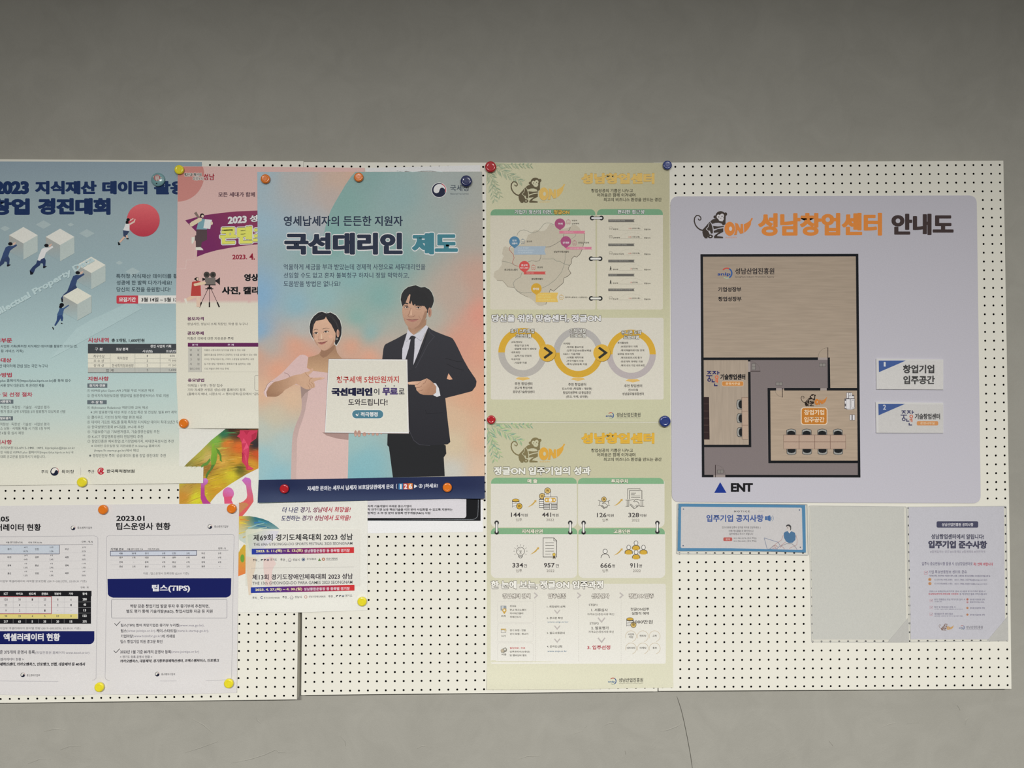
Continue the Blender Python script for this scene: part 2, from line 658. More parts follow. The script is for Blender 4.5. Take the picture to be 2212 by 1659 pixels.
# ------------------------------------------------------------------ the wall
def wall_mat():
    mt, nt, bs = nodes('trowelled_grey_plaster')
    tc = nt.nodes.new('ShaderNodeTexCoord')

    def noise(scale, det, dist=0.0, rough=.5):
        n = nt.nodes.new('ShaderNodeTexNoise')
        n.inputs['Scale'].default_value = scale
        n.inputs['Detail'].default_value = det
        n.inputs['Distortion'].default_value = dist
        n.inputs['Roughness'].default_value = rough
        nt.links.new(tc.outputs['Object'], n.inputs['Vector'])
        return n
    big, mid, fine = noise(1.6, 3, .6), noise(9, 6, 1.2, .6), noise(420, 3)
    cr = nt.nodes.new('ShaderNodeValToRGB')
    cr.color_ramp.elements[0].position, cr.color_ramp.elements[1].position = .32, .68
    cr.color_ramp.elements[0].color = WALL_A + (1,)
    cr.color_ramp.elements[1].color = WALL_B + (1,)
    mx = nt.nodes.new('ShaderNodeMath')
    mx.operation = 'MULTIPLY_ADD'
    mx.inputs[1].default_value = .45
    nt.links.new(mid.outputs['Fac'], mx.inputs[0])
    m2 = nt.nodes.new('ShaderNodeMath')
    m2.operation = 'MULTIPLY'
    m2.inputs[1].default_value = .35
    nt.links.new(big.outputs['Fac'], m2.inputs[0])
    nt.links.new(m2.outputs[0], mx.inputs[2])
    m3 = nt.nodes.new('ShaderNodeMath')
    m3.operation = 'MULTIPLY_ADD'
    m3.inputs[1].default_value = .20
    nt.links.new(fine.outputs['Fac'], m3.inputs[0])
    nt.links.new(mx.outputs[0], m3.inputs[2])
    nt.links.new(m3.outputs[0], cr.inputs[0])
    nt.links.new(cr.outputs[0], bs.inputs['Base Color'])
    bs.inputs['Roughness'].default_value = .62
    bs.inputs['Specular IOR Level'].default_value = .25
    # thin trowel ridges, here and there
    rid = noise(5.5, 7, 2.2, .62)
    rr = nt.nodes.new('ShaderNodeMapRange')
    rr.inputs['From Min'].default_value, rr.inputs['From Max'].default_value = .60, .66
    nt.links.new(rid.outputs['Fac'], rr.inputs['Value'])
    ad = nt.nodes.new('ShaderNodeMath')
    ad.operation = 'MULTIPLY_ADD'
    ad.inputs[1].default_value = .55
    nt.links.new(rr.outputs[0], ad.inputs[0])
    nt.links.new(fine.outputs['Fac'], ad.inputs[2])
    bp = nt.nodes.new('ShaderNodeBump')
    bp.inputs['Strength'].default_value = .16
    bp.inputs['Distance'].default_value = .0022
    nt.links.new(ad.outputs[0], bp.inputs['Height'])
    nt.links.new(bp.outputs[0], bs.inputs['Normal'])
    return mt


WALL_A, WALL_B = (.335, .325, .285), (.405, .394, .348)
YW = 0.030                                       # the wall lies 30 mm behind the board face
wm = wall_mat()
wall = mesh_obj('wall_back', [(-4, YW, 0), (4, YW, 0), (4, YW, 2.8), (-4, YW, 2.8), (-4, YW + .15, 0), (4, YW + .15, 0), (4, YW + .15, 2.8), (-4, YW + .15, 2.8)],
                [(0, 1, 2, 3), (5, 4, 7, 6), (0, 4, 5, 1), (3, 2, 6, 7), (1, 5, 6, 2), (0, 3, 7, 4)], wm)
tag(wall, kind='structure')


def on_wall(px, py, lift=0.0):
    p = W(px, py, -YW)
    return (p[0], YW - lift, p[2])


def ridge(pts, w, name, mat, lift):
    """a thin plaster ridge or crack following photo pixels on the wall"""
    vsx, fcs = [], []
    n = len(pts)
    for i, p in enumerate(pts):
        a, b = pts[max(0, i - 1)], pts[min(n - 1, i + 1)]
        d = (b[0] - a[0], b[1] - a[1])
        L = math.hypot(*d) or 1
        ww = w * (.35 if i in (0, n - 1) else 1)
        nx, ny = -d[1] / L * ww / 2, d[0] / L * ww / 2
        vsx += [on_wall(p[0] + nx, p[1] + ny, .0001), on_wall(p[0], p[1], lift), on_wall(p[0] - nx, p[1] - ny, .0001)]
    for i in range(n - 1):
        a = 3 * i
        fcs += [(a, a + 3, a + 4, a + 1), (a + 1, a + 4, a + 5, a + 2)]
    return mesh_obj(name, vsx, fcs, mat, wall)


crack_m = flat_mat('dark_hairline_crack', (.10, .095, .08), .9, .1)
ridge([(1462, 1504), (1466, 1516), (1470, 1528), (1474, 1543), (1478, 1561), (1483, 1585), (1487, 1606), (1491, 1628), (1494, 1648), (1497, 1672)], 1.4, 'crack', crack_m, .00012)
rnd = random.Random(5)
for pts in ([(500, 1648), (540, 1640), (572, 1630), (596, 1619), (602, 1625), (616, 1625)],
            [(1427, 1580), (1444, 1576), (1460, 1570), (1472, 1564)],
            [(400, 1626), (430, 1616), (470, 1602)],
            [(410, 1550), (440, 1566), (461, 1585)],
            [(735, 1590), (745, 1600), (747, 1612)],
            [(1306, 1567), (1316, 1562), (1326, 1562)],
            [(1263, 1572), (1268, 1568)], [(1240, 1585), (1259, 1579)],
            [(2085, 1566), (2086, 1556), (2092, 1550)], [(2068, 1524), (2074, 1534)],
            [(1905, 1570), (1925, 1563), (1935, 1562)], [(1960, 1562), (1985, 1561)],
            [(130, 1620), (150, 1612), (175, 1611)], [(95, 1580), (120, 1574), (140, 1577)],
            [(1350, 1622), (1352, 1630)], [(900, 1618), (912, 1611), (925, 1613)],
            [(553, 1550), (556, 1556), (565, 1564)], [(1120, 1640), (1140, 1633), (1165, 1634)],
            [(60, 1650), (85, 1640), (110, 1641)], [(1700, 1640), (1722, 1632)], [(1790, 1600), (1800, 1612)]):
    ridge(pts, 2.6, 'plaster_ridge', wm, .0011)

# ------------------------------------------------------------------ perforated boards
BOARD = (.86, .84, .745)
board_m = flat_mat('cream_powder_coated_steel', BOARD, .42, .35, .015, 5)
dark_m = flat_mat('cavity_shade_black', (.004, .004, .004), .9, .05)  # near-black colour carries the shade seen through the holes
side_m = flat_mat('cream_steel_edge', (.80, .78, .69), .5, .3, .02, 9)

PTS = {
    1: ((39, 59, 640.5, 1490.2), (33, 59, 522.8, 1491.2), (7, 37, 19, 1064.1), (25, 37, 372.5, 1061.9), (7, 38, 19, 1083.6), (25, 38, 372.2, 1081.3),
        (39, 0, 646.8, 357.8), (29, 0, 453.8, 356.1), (36, 0, 589.2, 357.4), (33, 51, 525, 1333.6)),
    2: ((0, 59, 658.9, 1491.6), (17, 59, 988.6, 1487.6), (0, 0, 663.7, 358.8), (7, 0, 797.9, 359.5), (20, 0, 1044.1, 361.1), (20, 19, 1046.2, 721.2),
        (20, 22, 1046.6, 776.8), (20, 23, 1046.6, 792.8), (20, 54, 1046, 1386.9), (20, 42, 1046, 1153.3), (0, 51, 660.5, 1333.9), (20, 51, 1046.5, 1328.4),
        (39, 59, 1411.5, 1484.5), (39, 0, 1403.5, 360.6)),
    3: ((2, 0, 1459, 360.4), (11, 0, 1629.6, 359.1), (31, 0, 2008.9, 356.7), (39, 0, 2158.9, 356.7), (2, 3, 1459, 417.4), (31, 3, 2008.9, 413.7),
        (2, 59, 1469.5, 1484.1), (5, 59, 1527.3, 1484.1), (25, 59, 1911.8, 1482.9), (39, 59, 2175.1, 1478.8), (39, 55, 2175.1, 1402.3), (25, 55, 1909.8, 1405),
        (39, 36, 2171.4, 1041.3), (39, 37, 2171.8, 1057.5), (39, 19, 2165.8, 716.8), (2, 55, 1468.1, 1405.4)),
}
BRK = {1: 37, 2: 23, 3: 37}


def basis(c, r, k):
    c, r = np.asarray(c, float) / 40, np.asarray(r, float) / 60
    return np.stack([np.ones_like(c), c, r, c * r, r * r, (r >= (k - .5) / 60).astype(float)], -1)


def panel(n, label):
    k = BRK[n]
    P_ = np.array(PTS[n], float)
    A = basis(P_[:, 0], P_[:, 1], k)
    tgt = P_[:, 2:4].copy()
    reg = np.diag([0, 0, 0, 1e-3, 1e-3 if n != 1 else 3e-2, 1e-2])
    tgt[:, 1] += 3.0 * A[:, 5]                   # the two punched fields sit a little closer than the pitch
    sol = np.linalg.solve(A.T @ A + reg, A.T @ tgt)
    sol[5] = 0

    def mp(c, r):
        b = basis(c, r, k) @ sol
        r = np.asarray(r, float)
        b[..., 1] -= 3.0 * np.clip(r - (k - 1), 0, 1)
        return b

    def wpt(c, r):
        q = mp(c, r)
        d = np.stack([(q[..., 0] - CX) / F_PX, (q[..., 1] - CY) / F_PX, np.ones_like(q[..., 0])], -1) @ R3
        t = -CAMC[2] / d[..., 2]
        p = CAMC + d * t[..., None]
        return np.stack([p[..., 0] + OX, np.zeros_like(t), OZ - p[..., 1]], -1)

    cc, rr = np.meshgrid(np.arange(40), np.arange(60))
    cc, rr = cc.ravel(), rr.ravel()
    ctr = wpt(cc, rr)
    lo_c, hi_c = cc - .5, cc + .5
    lo_r, hi_r = rr - .5, rr + .5
    lo_c = np.where(cc == 0, -.46, lo_c)
    hi_c = np.where(cc == 39, 39.42, hi_c)
    hi_r = np.where(rr == 59, 59.42, hi_r)
    lo_r = np.where(rr == 0, -.49, lo_r)
    ring = [(0, 0), (1 / 3, 0), (2 / 3, 0), (1, 0), (1, 1 / 3), (1, 2 / 3), (1, 1), (2 / 3, 1), (1 / 3, 1), (0, 1), (0, 2 / 3), (0, 1 / 3)]
    R = .0030
    vert = np.zeros((2400, 36, 3))
    for i, (u, w) in enumerate(ring):
        vert[:, i] = wpt(lo_c + (hi_c - lo_c) * u, lo_r + (hi_r - lo_r) * w)
        a = math.radians(-135 + 30 * i)
        off = np.array((math.cos(a) * R, 0, -math.sin(a) * R))
        vert[:, 12 + i] = ctr + off
        vert[:, 24 + i] = ctr + off + np.array((0, .0012, 0))
    verts = vert.reshape(-1, 3)
    fb = []
    for i in range(12):
        j = (i + 1) % 12
        fb.append((i, 12 + i, 12 + j, j))
        fb.append((12 + i, 24 + i, 24 + j, 12 + j))
    F = (np.array(fb)[None] + (np.arange(2400) * 36)[:, None, None]).reshape(-1, 4)
    me = bpy.data.meshes.new('perforated_sheet')
    me.vertices.add(len(verts))
    me.vertices.foreach_set('co', verts.astype(np.float32).ravel())
    me.loops.add(F.size)
    me.loops.foreach_set('vertex_index', F.astype(np.int32).ravel())
    me.polygons.add(len(F))
    me.polygons.foreach_set('loop_start', np.arange(0, F.size, 4, dtype=np.int32))
    me.polygons.foreach_set('loop_total', np.full(len(F), 4, dtype=np.int32))
    me.materials.append(board_m)
    me.polygons.foreach_set('use_smooth', np.zeros(len(F), dtype=bool))
    me.update(calc_edges=True)
    corners = [tuple(wpt(np.array(c), np.array(r))) for c, r in ((-.46, -.49), (39.42, -.49), (39.42, 59.42), (-.46, 59.42))]
    root = empty('pegboard_panel', corners[3])
    tag(root, label, 'pegboard', 'pegboard panels side by side')
    inv = Matrix.Translation(-Vector(corners[3]))
    so = bpy.data.objects.new('perforated_sheet', me)
    COLL.objects.link(so)
    so.parent = root
    so.matrix_parent_inverse = inv
    # folded edges, and an added black sheet standing in for the cavity's shade
    ev, ef = [], []
    for p in corners:
        ev += [p, (p[0], YW - .0005, p[2])]
    for i in range(4):
        a, b = 2 * i, 2 * ((i + 1) % 4)
        ef.append((a, b, b + 1, a + 1))
    e = mesh_obj('folded_edge', ev, ef, side_m, root)
    e.matrix_parent_inverse = inv
    s = .0015
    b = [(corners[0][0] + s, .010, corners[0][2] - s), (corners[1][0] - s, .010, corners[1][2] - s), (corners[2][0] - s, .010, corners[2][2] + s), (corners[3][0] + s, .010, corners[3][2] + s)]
    bo = mesh_obj('cavity_shade_sheet', b + [(p[0], .013, p[2]) for p in b], [(0, 1, 2, 3), (4, 7, 6, 5), (0, 4, 5, 1), (1, 5, 6, 2), (2, 6, 7, 3), (3, 7, 4, 0)], dark_m, root)
    bo.matrix_parent_inverse = inv
    return root


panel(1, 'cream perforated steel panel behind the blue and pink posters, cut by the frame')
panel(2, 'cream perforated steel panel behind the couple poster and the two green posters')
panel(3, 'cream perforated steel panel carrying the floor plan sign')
# ------------------------------------------------------------------ A: blue patent contest poster
def colA(x, y):
    k = ((345, (118, 133, 143)), (450, (131, 147, 152)), (600, (136, 156, 161)), (720, (155, 177, 179)), (800, (168, 190, 189)),
         (900, (184, 199, 193)), (960, (200, 205, 193)), (1010, (216, 215, 201)), (1060, (222, 220, 206)))
    for (a, ca), (b, cb) in zip(k, k[1:]):
        if y <= b:
            return mixc(ca, cb, (y - a) / (b - a))
    return k[-1][1]


def curlA(x, y):
    b = 1 - math.exp(-((x - 178) / 26) ** 2)
    return .0036 * sstep(985, 1048, y) * b


S = Sheet('poster', [(-118, 348.5), (436, 350), (440, 1043.5), (178, 1046.5), (60, 1047.6), (-118, 1050)], .0005, colA,
          'large pale blue contest poster with a red ball and figures pushing white cubes', 'poster', 'posters pinned to the board', mat='paper', curl=curlA, cut=(-130, 975, 445, 1060))
S.v = (0, 330, 5.53)
S.begin('background_print')
tr = lambda a, c: (lambda x, y: mixc(colA(x, y), c, a))
for (x, y, s) in ((520, 858, 92), (845, 858, 40), (1037, 963, 92), (1425, 1315, 45), (1585, 1420, 90), (60, 905, 60)):
    S.poly([(x - s, y), (x, y - s * .55), (x + s, y), (x, y + s * .55)], tr(.35, (176, 186, 182)))
band = lambda x, y, w, L, c, a: S.poly([(x, y), (x + w, y - w * .577), (x + w - L, y - w * .577 + L * .577), (x - L, y + L * .577)], tr(a, c))
band(275, 1282, 178, 700, (160, 185, 188), .55)
band(110, 1285, 165, 560, (108, 132, 145), .45)
band(720, 1292, 172, 1200, (160, 185, 188), .55)
band(548, 1300, 172, 900, (108, 132, 145), .4)
band(1240, 1100, 445, 2000, (112, 140, 150), .55)
band(1092, 1640, 178, 1500, (160, 185, 188), .55)
band(900, 1660, 192, 1300, (108, 132, 145), .4)
band(930, 2014, 180, 1400, (120, 148, 160), .5)
S.poly([(925, 2090), (1110, 1985), (1300, 1900), (1560, 1770), (1700, 1860), (1300, 2080), (900, 2300), (600, 2460)], tr(.25, (180, 200, 200)))
S.begin('ball_picture')
S.c(1712, 806, 197, lambda x, y: mixc((192, 92, 96), (160, 52, 66), (y - 442) / 68))
S.begin('cube_print')


def cube(x, y):
    w, h = 171, 98
    S.poly([(x - w, y), (x, y - h), (x + w, y), (x, y + h)], (207, 201, 187))
    S.poly([(x - w, y), (x, y + h), (x, y + h + 195), (x - w, y + 195)], lambda X, Y: mixc((150, 147, 140), colA(X, Y), (Y - (330 + (y - 20) / 5.53)) / 55))
    S.poly([(x, y + h), (x + w, y), (x + w, y + 195), (x, y + h + 195)], (162, 173, 170))


cube(281, 985)
cube(719, 1005)
cube(1091, 1340)
S.begin('figure_print')


def man(x, y, shirt, pants, k=1.0):
    f = lambda P: [(x + a * k, y + b * k) for a, b in P]
    S.poly(f([(-20, 25), (-55, 40), (-85, 110), (-108, 178), (-60, 190), (-25, 145), (-5, 85), (25, 60), (82, 22), (72, 5), (22, 28)]), shirt)
    S.poly(f([(-108, 175), (-60, 188), (-78, 235), (-130, 275), (-155, 330), (-200, 300), (-165, 255), (-125, 220)]), pants)
    S.poly(f([(-70, 170), (-25, 145), (-8, 178), (-14, 250), (-38, 256), (-42, 215), (-80, 210)]), pants)
    S.poly(f([(-40, 248), (-12, 246), (8, 250), (-30, 272), (-40, 268)]), (18, 20, 30))
    S.poly(f([(-200, 298), (-155, 328), (-165, 345), (-192, 350)]), (18, 20, 30))
    S.c(x, y, 27 * k, (20, 20, 26), 20 * k, 14)
    S.poly(f([(25, -2), (60, -22), (68, -12), (40, 22)]), (190, 160, 145))


man(125, 1088, (48, 66, 102), (45, 60, 92))
man(556, 1108, (205, 205, 198), (40, 54, 88))
man(930, 1434, (48, 66, 102), (45, 60, 92))
S.c(1532, 800, 22, (16, 16, 20), 18, 14)
S.c(1520, 832, 18, (16, 16, 20), 24, 12)
S.poly([(1500, 850), (1550, 850), (1548, 935), (1470, 930), (1490, 880)], (205, 208, 202))
S.poly([(1540, 850), (1600, 815), (1612, 788), (1622, 796), (1610, 832), (1548, 868)], (200, 170, 160))
S.poly([(1550, 805), (1590, 782), (1600, 790), (1556, 818)], (200, 170, 160))
S.poly([(1470, 925), (1545, 938), (1500, 1008), (1476, 1000)], (45, 58, 84))
S.poly([(1478, 1000), (1500, 1008), (1440, 1075), (1424, 1062)], (190, 158, 140))
S.poly([(1505, 985), (1530, 990), (1528, 1020), (1512, 1018)], (190, 158, 140))
S.poly([(1408, 1068), (1424, 1070), (1440, 1100), (1415, 1104)], (16, 16, 20))
S.poly([(1510, 1018), (1540, 1022), (1536, 1034), (1512, 1032)], (16, 16, 20))
S.begin('cube_print')
cube(926, 1711)
S.begin('figure_print')
S.v = (0, 600, 5.53)
S.c(740, 325, 27, (14, 14, 20), 24, 14)
S.c(726, 348, 18, (14, 14, 20), 20, 12)
S.poly([(715, 365), (760, 362), (822, 322), (830, 332), (768, 378), (748, 450), (690, 462), (685, 440), (705, 395)], (58, 84, 122))
S.poly([(686, 455), (748, 445), (756, 480), (748, 518), (732, 515), (728, 482), (690, 540), (665, 575), (652, 568), (680, 510)], (42, 64, 108))
S.poly([(730, 536), (756, 548), (740, 552), (728, 546)], (10, 10, 14))
S.poly([(624, 590), (634, 588), (648, 616), (636, 622)], (10, 10, 14))
S.begin('slogan')
S.v = (0, 600, 5.53)
S.t('Intellectual Property Data', -150, 1340, 455, 552, tr(.55, (188, 206, 206)), .06, ang=29.5)
S.begin('headline')
S.v = (0, 330, 5.53)
NV = (24, 42, 78)
S.t('2023', -70, 347, 337, 497, NV, .075)
S.t('지식재산', 418, 1155, 335, 497, NV, .075)
S.t('데이터', 1220, 1762, 335, 497, NV, .075)
S.t('활용', 1838, 2230, 335, 499, NV, .07)
S.t('창업', -110, 357, 543, 744, NV, .08)
S.t('경진대회', 450, 1322, 540, 742, NV, .08)
S.begin('body_text')
DK, RD = (52, 66, 74), (164, 60, 76)
S.t('특허청 지식재산 데이터를 활용해', 1388, 2235, 1447, 1500, DK, .012)
S.v = (0, 600, 5.53)
S.t('성공에 한 발짝 다가가세요!', 1393, 2052, 32, 85, DK, .012)
S.t('당신의 도전을 응원합니다!', 1393, 2035, 112, 168, DK, .012)
S.begin('date_tag')
S.r(1393, 212, 1655, 308, (176, 58, 70), 14, '1001')
S.r(1652, 212, 2160, 308, (216, 210, 196))
S.t('모집기간', 1422, 1625, 233, 288, (222, 212, 206), .045)
S.t('3월 14일 ~ 5월 13일', 1690, 2170, 235, 287, (26, 26, 28), .03)
S.begin('headings')
S.t('공모부문', -120, 145, 722, 775, RD, .035)
S.t('참가대상', -120, 138, 957, 1011, RD, .035)
S.t('접수방법', -118, 142, 1134, 1188, RD, .035)
S.t('심사 및 선정 절차', -120, 388, 1367, 1423, RD, .035)
S.t('시상내역', 1053, 1300, 717, 773, RD, .035)
S.t('총 5개팀, 1,600만원', 1333, 1727, 726, 773, (36, 40, 44), .02)
S.t('지원사항', 1050, 1300, 1179, 1231, RD, .035)
S.begin('body_text')
G1 = (74, 86, 92)
T = lambda s, x0, x1, y0, y1, w=.004, c=G1: S.t(s, x0, x1, y0, y1, c, w)
T('사업화 기획(특허청 지식재산 데이터를 활용한 모바일 앱,', 8, 925, 800, 840)
T('웹 등 서비스 기획)', -40, 280, 858, 897)
T('지식재산 데이터에 관심 있는 국민 누구나', -120, 572, 1033, 1073)
T('KIPRIS plus 홈페이지(https://plus.kipris.or.kr)를 통해 접수', -120, 850, 1210, 1251)
T('제출서류 양식 다운로드 후 온라인 제출', -60, 528, 1267, 1305)
S.begin('award_table')
S.r(1052, 790, 2140, 905, (60, 64, 68))
W1 = (214, 214, 206)
for s, a, b, y0, y1 in (('구 분', 1135, 1230, 836, 870), ('포상 훈격', 1388, 1530, 836, 870), ('창업 사업화 기획', 1798, 2045, 800, 836), ('시상(팀)', 1703, 1825, 862, 898), ('포상(만원)', 1985, 2150, 862, 898)):
    S.t(s, a, b, y0, y1, W1, .025)
S.r(1052, 905, 2140, 1075, (211, 205, 190))
S.r(1052, 1075, 2140, 1130, (172, 174, 168))
LN = (150, 150, 144)
for a, b, y in ((1052, 1315, 962), (1615, 2140, 962), (1052, 2140, 1018), (1052, 2140, 1075)):
    S.l([(a, y), (b, y)], 4, LN)
S.l([(1052, 1133), (2140, 1133)], 6, (90, 94, 96))
for x in (1317, 1615, 1915):
    S.l([(x, 908), (x, 1128)], 4, LN)
S.l([(1615, 848), (2140, 848)], 2, (96, 100, 102))
for s, a, b, y0, y1 in (('최우수상', 1117, 1250, 920, 956), ('우 수 상', 1120, 1245, 976, 1011), ('장 려 상', 1120, 1245, 1032, 1066), ('특허청장', 1403, 1530, 944, 980),
                        ('한국특허정보원장', 1338, 1598, 1029, 1069), ('합 계', 1268, 1358, 1089, 1123), ('1', 1756, 1766, 921, 946), ('2', 1753, 1770, 978, 1004),
                        ('2', 1753, 1770, 1033, 1060), ('5', 1755, 1771, 1089, 1115), ('600', 2030, 2090, 920, 946), ('각 300', 2012, 2105, 974, 1003), ('각 200', 2012, 2105, 1031, 1060), ('1,600', 2020, 2108, 1088, 1116)):
    S.t(s, a, b, y0, y1, (84, 84, 84), .004)
S.begin('grey_tags')
GT = (96, 106, 112)
for a, b, y0, y1, s, u, v_ in ((1045, 1282, 1263, 1313, '참가자 전원', 1068, 1258), (-60, 160, 1455, 1505, '서류평가', 2, 133)):
    S.r(a, y0, b, y1, GT)
    S.t(s, u, v_, y0 + 8, y1 - 9, (222, 222, 216), .035)
S.begin('body_text')
S.v = (0, 820, 5.53)
for s, x0, x1, y0, y1 in (('① KIPRIS plus Open API 3개월 무료 이용권 제공', 1042, 1840, 114, 152), ('② 한국지식재산보호원 영업비밀 원본증명서비스 무료 지원', 1042, 2015, 172, 211),
                          ('① IR(Investor Relations) 역량강화 교육 제공', 1042, 1768, 317, 356), ('※ 2차 발표평가팀 대상 피칭 스킬업 특강 및 컨설팅, 발표 PPT 제작 지원', 1082, 2190, 371, 409),
                          ('② 클라우드 기반의 창작·개발 환경 제공', 1042, 1695, 431, 470), ('③ 데이터 기프트 제도를 통해 특허청 지식재산 데이터 최대 5년간 무료', 1042, 2172, 487, 528),
                          ('④ 한국발명진흥회 IP디딤돌, IP나래 추천', 1045, 1713, 547, 586), ('⑤ 기술보증기금 기보벤처캠프, 기술경영컨설팅 추천', 1045, 1903, 603, 643),
                          ('⑥ K-ICT 창업멘토링센터 전담멘티 추천', 1048, 1708, 661, 701), ('⑦ 창업진흥원 예비창업·초기창업패키지, 비대면육성사업 추천', 1045, 2075, 717, 757),
                          ('※ 자세한 공모일정 및 지원내용은 K-Startup 홈페이지', 1090, 1910, 775, 813), ('(https://k-startup.go.kr)에서 확인', 1125, 1658, 829, 867),
                          ('★ 행정안전부 주최 ‘공공데이터 활용 창업 경진대회’ 추천', 1060, 1980, 887, 928),
                          ('적정성 · 독창성 · 기술성 · 사업성 평가', 8, 592, 311, 349), ('서류평가 결과 상위 5개팀을 2차 발표평가 대상자로 선발', -60, 783, 364, 401),
                          ('적정성 · 독창성 · 기술성 · 사업성 평가', 0, 592, 514, 551), ('비스 상용 · 시제품 제출 시 가점 1점 부여', -30, 590, 565, 601), ('’23년 6월 중 실시 예정', -70, 282, 619, 656),
                          ('특허정보원 02-6915-1441, 1495, kiprisplus@kipi.or.kr', -30, 897, 797, 838), ('세한 내용은 KIPRIS plus 홈페이지(https://plus.kipris.or.kr) 내', -30, 875, 852, 889),
                          ('진대회 공고문을 참조하시기 바랍니다.', -30, 545, 903, 939)):
    T(s, x0, x1, y0, y1, .004, (88, 94, 94))
S.begin('grey_tags')
for a, b, y0, y1, s, u, v_ in ((1042, 1275, 245, 295, '수 상 팀', 1090, 1225), (-60, 155, 437, 487, '발표평가', 2, 132)):
    S.r(a, y0, b, y1, GT)
    S.t(s, u, v_, y0 + 8, y1 - 9, (222, 222, 216), .035)
S.begin('headings')
S.t('문의사항', -120, 145, 719, 774, RD, .035)
S.begin('logos')
S.t('주최', 497, 577, 1081, 1121, (70, 70, 70), .008)
emblem(S, 657, 1098, 50, False)
S.t('특허청', 740, 882, 1079, 1121, (50, 50, 50), .012)
S.l([(965, 1050), (965, 1143)], 4, (180, 178, 168))
S.t('주관', 1050, 1130, 1079, 1118, (70, 70, 70), .008)
S.ring(1210, 1093, 30, 42, (186, 40, 58), 20, 330)
S.t('R', 1185, 1240, 1068, 1120, (186, 40, 58), .08, shear=.3)
S.t('한국특허정보원', 1278, 1612, 1072, 1113, (30, 30, 30), .035)
S.done()

# ------------------------------------------------------------------ E: sheet under the couple poster
S = Sheet('notice_sheet', [(790, 363), (900, 360), (1037, 357), (1043.3, 1149.2), (780, 1152)], .0006, (214, 212, 216),
          'white notice with a black border peeping out below the couple poster', 'notice', 'notices pinned to the board')
S.v = (780, 1060, 7.9)
S.begin('black_border')
S.r(60, -700, 2040, 515, (22, 23, 26))
S.begin('text_panel')
S.r(62, -500, 1795, 466, (212, 209, 214), 42, '0010')
S.begin('stitched_line')
pth = [(115, 505), (700, 500), (1300, 496), (1900, 492), (1945, 480), (1980, 450), (1992, 420), (1998, 300), (2002, 60)]
for a, b in zip(pth, pth[1:]):
    n = max(1, int(math.hypot(b[0] - a[0], b[1] - a[1]) / 11))
    for i in range(n):
        u, v_ = i / n, (i + .6) / n
        S.l([(a[0] + (b[0] - a[0]) * u, a[1] + (b[1] - a[1]) * u), (a[0] + (b[0] - a[0]) * v_, a[1] + (b[1] - a[1]) * v_)], 7, (160, 166, 174))
S.begin('body_text')
for s, x1, y0, y1 in (('자적 기술개발이 어려운 중소기업이', 860, 242, 286), ('학 연구기관 보유 핵심기술을 이전 받아 사업화할 수 있도록 지원하는', 1562, 299, 344), ('범적인 소·부·장 분야 상용화 연구개발(R&D) 사업', 1180, 360, 408)):
    S.t(s, 112, x1, y0, y1, (40, 40, 44), .035)
S.done()


# ------------------------------------------------------------------ L1, L2: the two white sheets at the lower left
def table(S, cols, rows, color, h=30, w=.012):
    for y, cells in rows:
        for (x, s) in zip(cols, cells):
            if s:
                n = sum(1.0 if ord(ch) > 1000 else .62 for ch in s)
                ww = n * h * .93
                if s == '-':
                    S.l([(x - 8, y), (x + 8, y)], 4, color)
                else:
                    S.t(s, x - ww / 2, x + ww / 2, y - h / 2, y + h / 2, color, w)


WH = (219, 216, 215)
BK = (24, 24, 28)
BN = (20, 28, 92)


def mss(S, x, y, x0, x1, y0, y1):
    emblem(S, x, y, 36, False)
    S.t('중소벤처기업부', x0, x1, y0, y1, (70, 68, 72), .01)


S = Sheet('information_sheet', [(-90, 1094), (100, 1091.5), (221, 1090), (218, 1499.8), (120, 1502), (-90, 1498)], .0006, WH,
          'white table sheet for accelerators with a yellow row, cut by the frame', 'sheet', 'white information sheets at the lower left',
          curl=lambda x, y: .003 * sstep(1440, 1502, y) * (1 - math.exp(-((x - 214) / 30) ** 2)), cut=(-90, 1430, 230, 1510))
S.v = (0, 1080, 7.373)
S.begin('headline')
S.t('2022.05', -310, 150, 262, 346, BK, .04)
S.t('엑셀러레이터 현황', -300, 655, 380, 493, BK, .035)
S.begin('logos')
mss(S, 1165, 446, 1232, 1470, 425, 462)
S.begin('frame_line')
S.l([(-600, 592), (700, 580), (1500, 572), (1545, 585), (1560, 620), (1550, 1500), (1530, 2840), (1500, 2868), (900, 2888), (-600, 2872)], 5, (160, 158, 164))
S.begin('region_table')
S.t('서울 경기 인천 67.5%', 95, 362, 661, 691, (60, 60, 66), .02)
S.t('이외 지역 32.5%', 452, 668, 664, 692, (60, 60, 66), .02)
S.t('단위 : 개, %', 1303, 1478, 648, 682, (50, 50, 56), .02)
S.l([(945, 712), (1480, 704)], 5, (110, 108, 114))
S.poly([(-300, 718), (945, 718), (945, 858), (-300, 858)], (196, 204, 214))
S.box(-300, 718, 945, 858, 8, (48, 48, 82))
cl = (150, 410, 588, 820, 1065, 1335)
for y, a, b in ((783, ('경기', '40개', '인천', '13개', '부산', '22개'), ('', '10.7%', '', '3.5%', '', '5.9%')), (913, ('대전', '24개', '광주', '9개', '세종', '3개'), ('', '6.4%', '', '2.4%', '', '0.8%')),
                (1043, ('충북', '3개', '충남', '6개', '경북', '11개'), ('', '1.6%', '', '2.9%', '', '1.9%')), (1168, ('울산', '5개', '강원', '7개', '제주', '3개'), ('', '1.3%', '', '1.9%', '', '0.8%'))):
    table(S, cl[::2], [(y, a[::2])], (50, 50, 58), 32, .02)
    table(S, cl[1::2], [(y - 30, a[1::2]), (y + 34, b[1::2])], (70, 70, 78), 26, .012)
    if y > 800:
        S.l([(-300, y - 66), (1460, y - 72)], 3, (192, 190, 192))
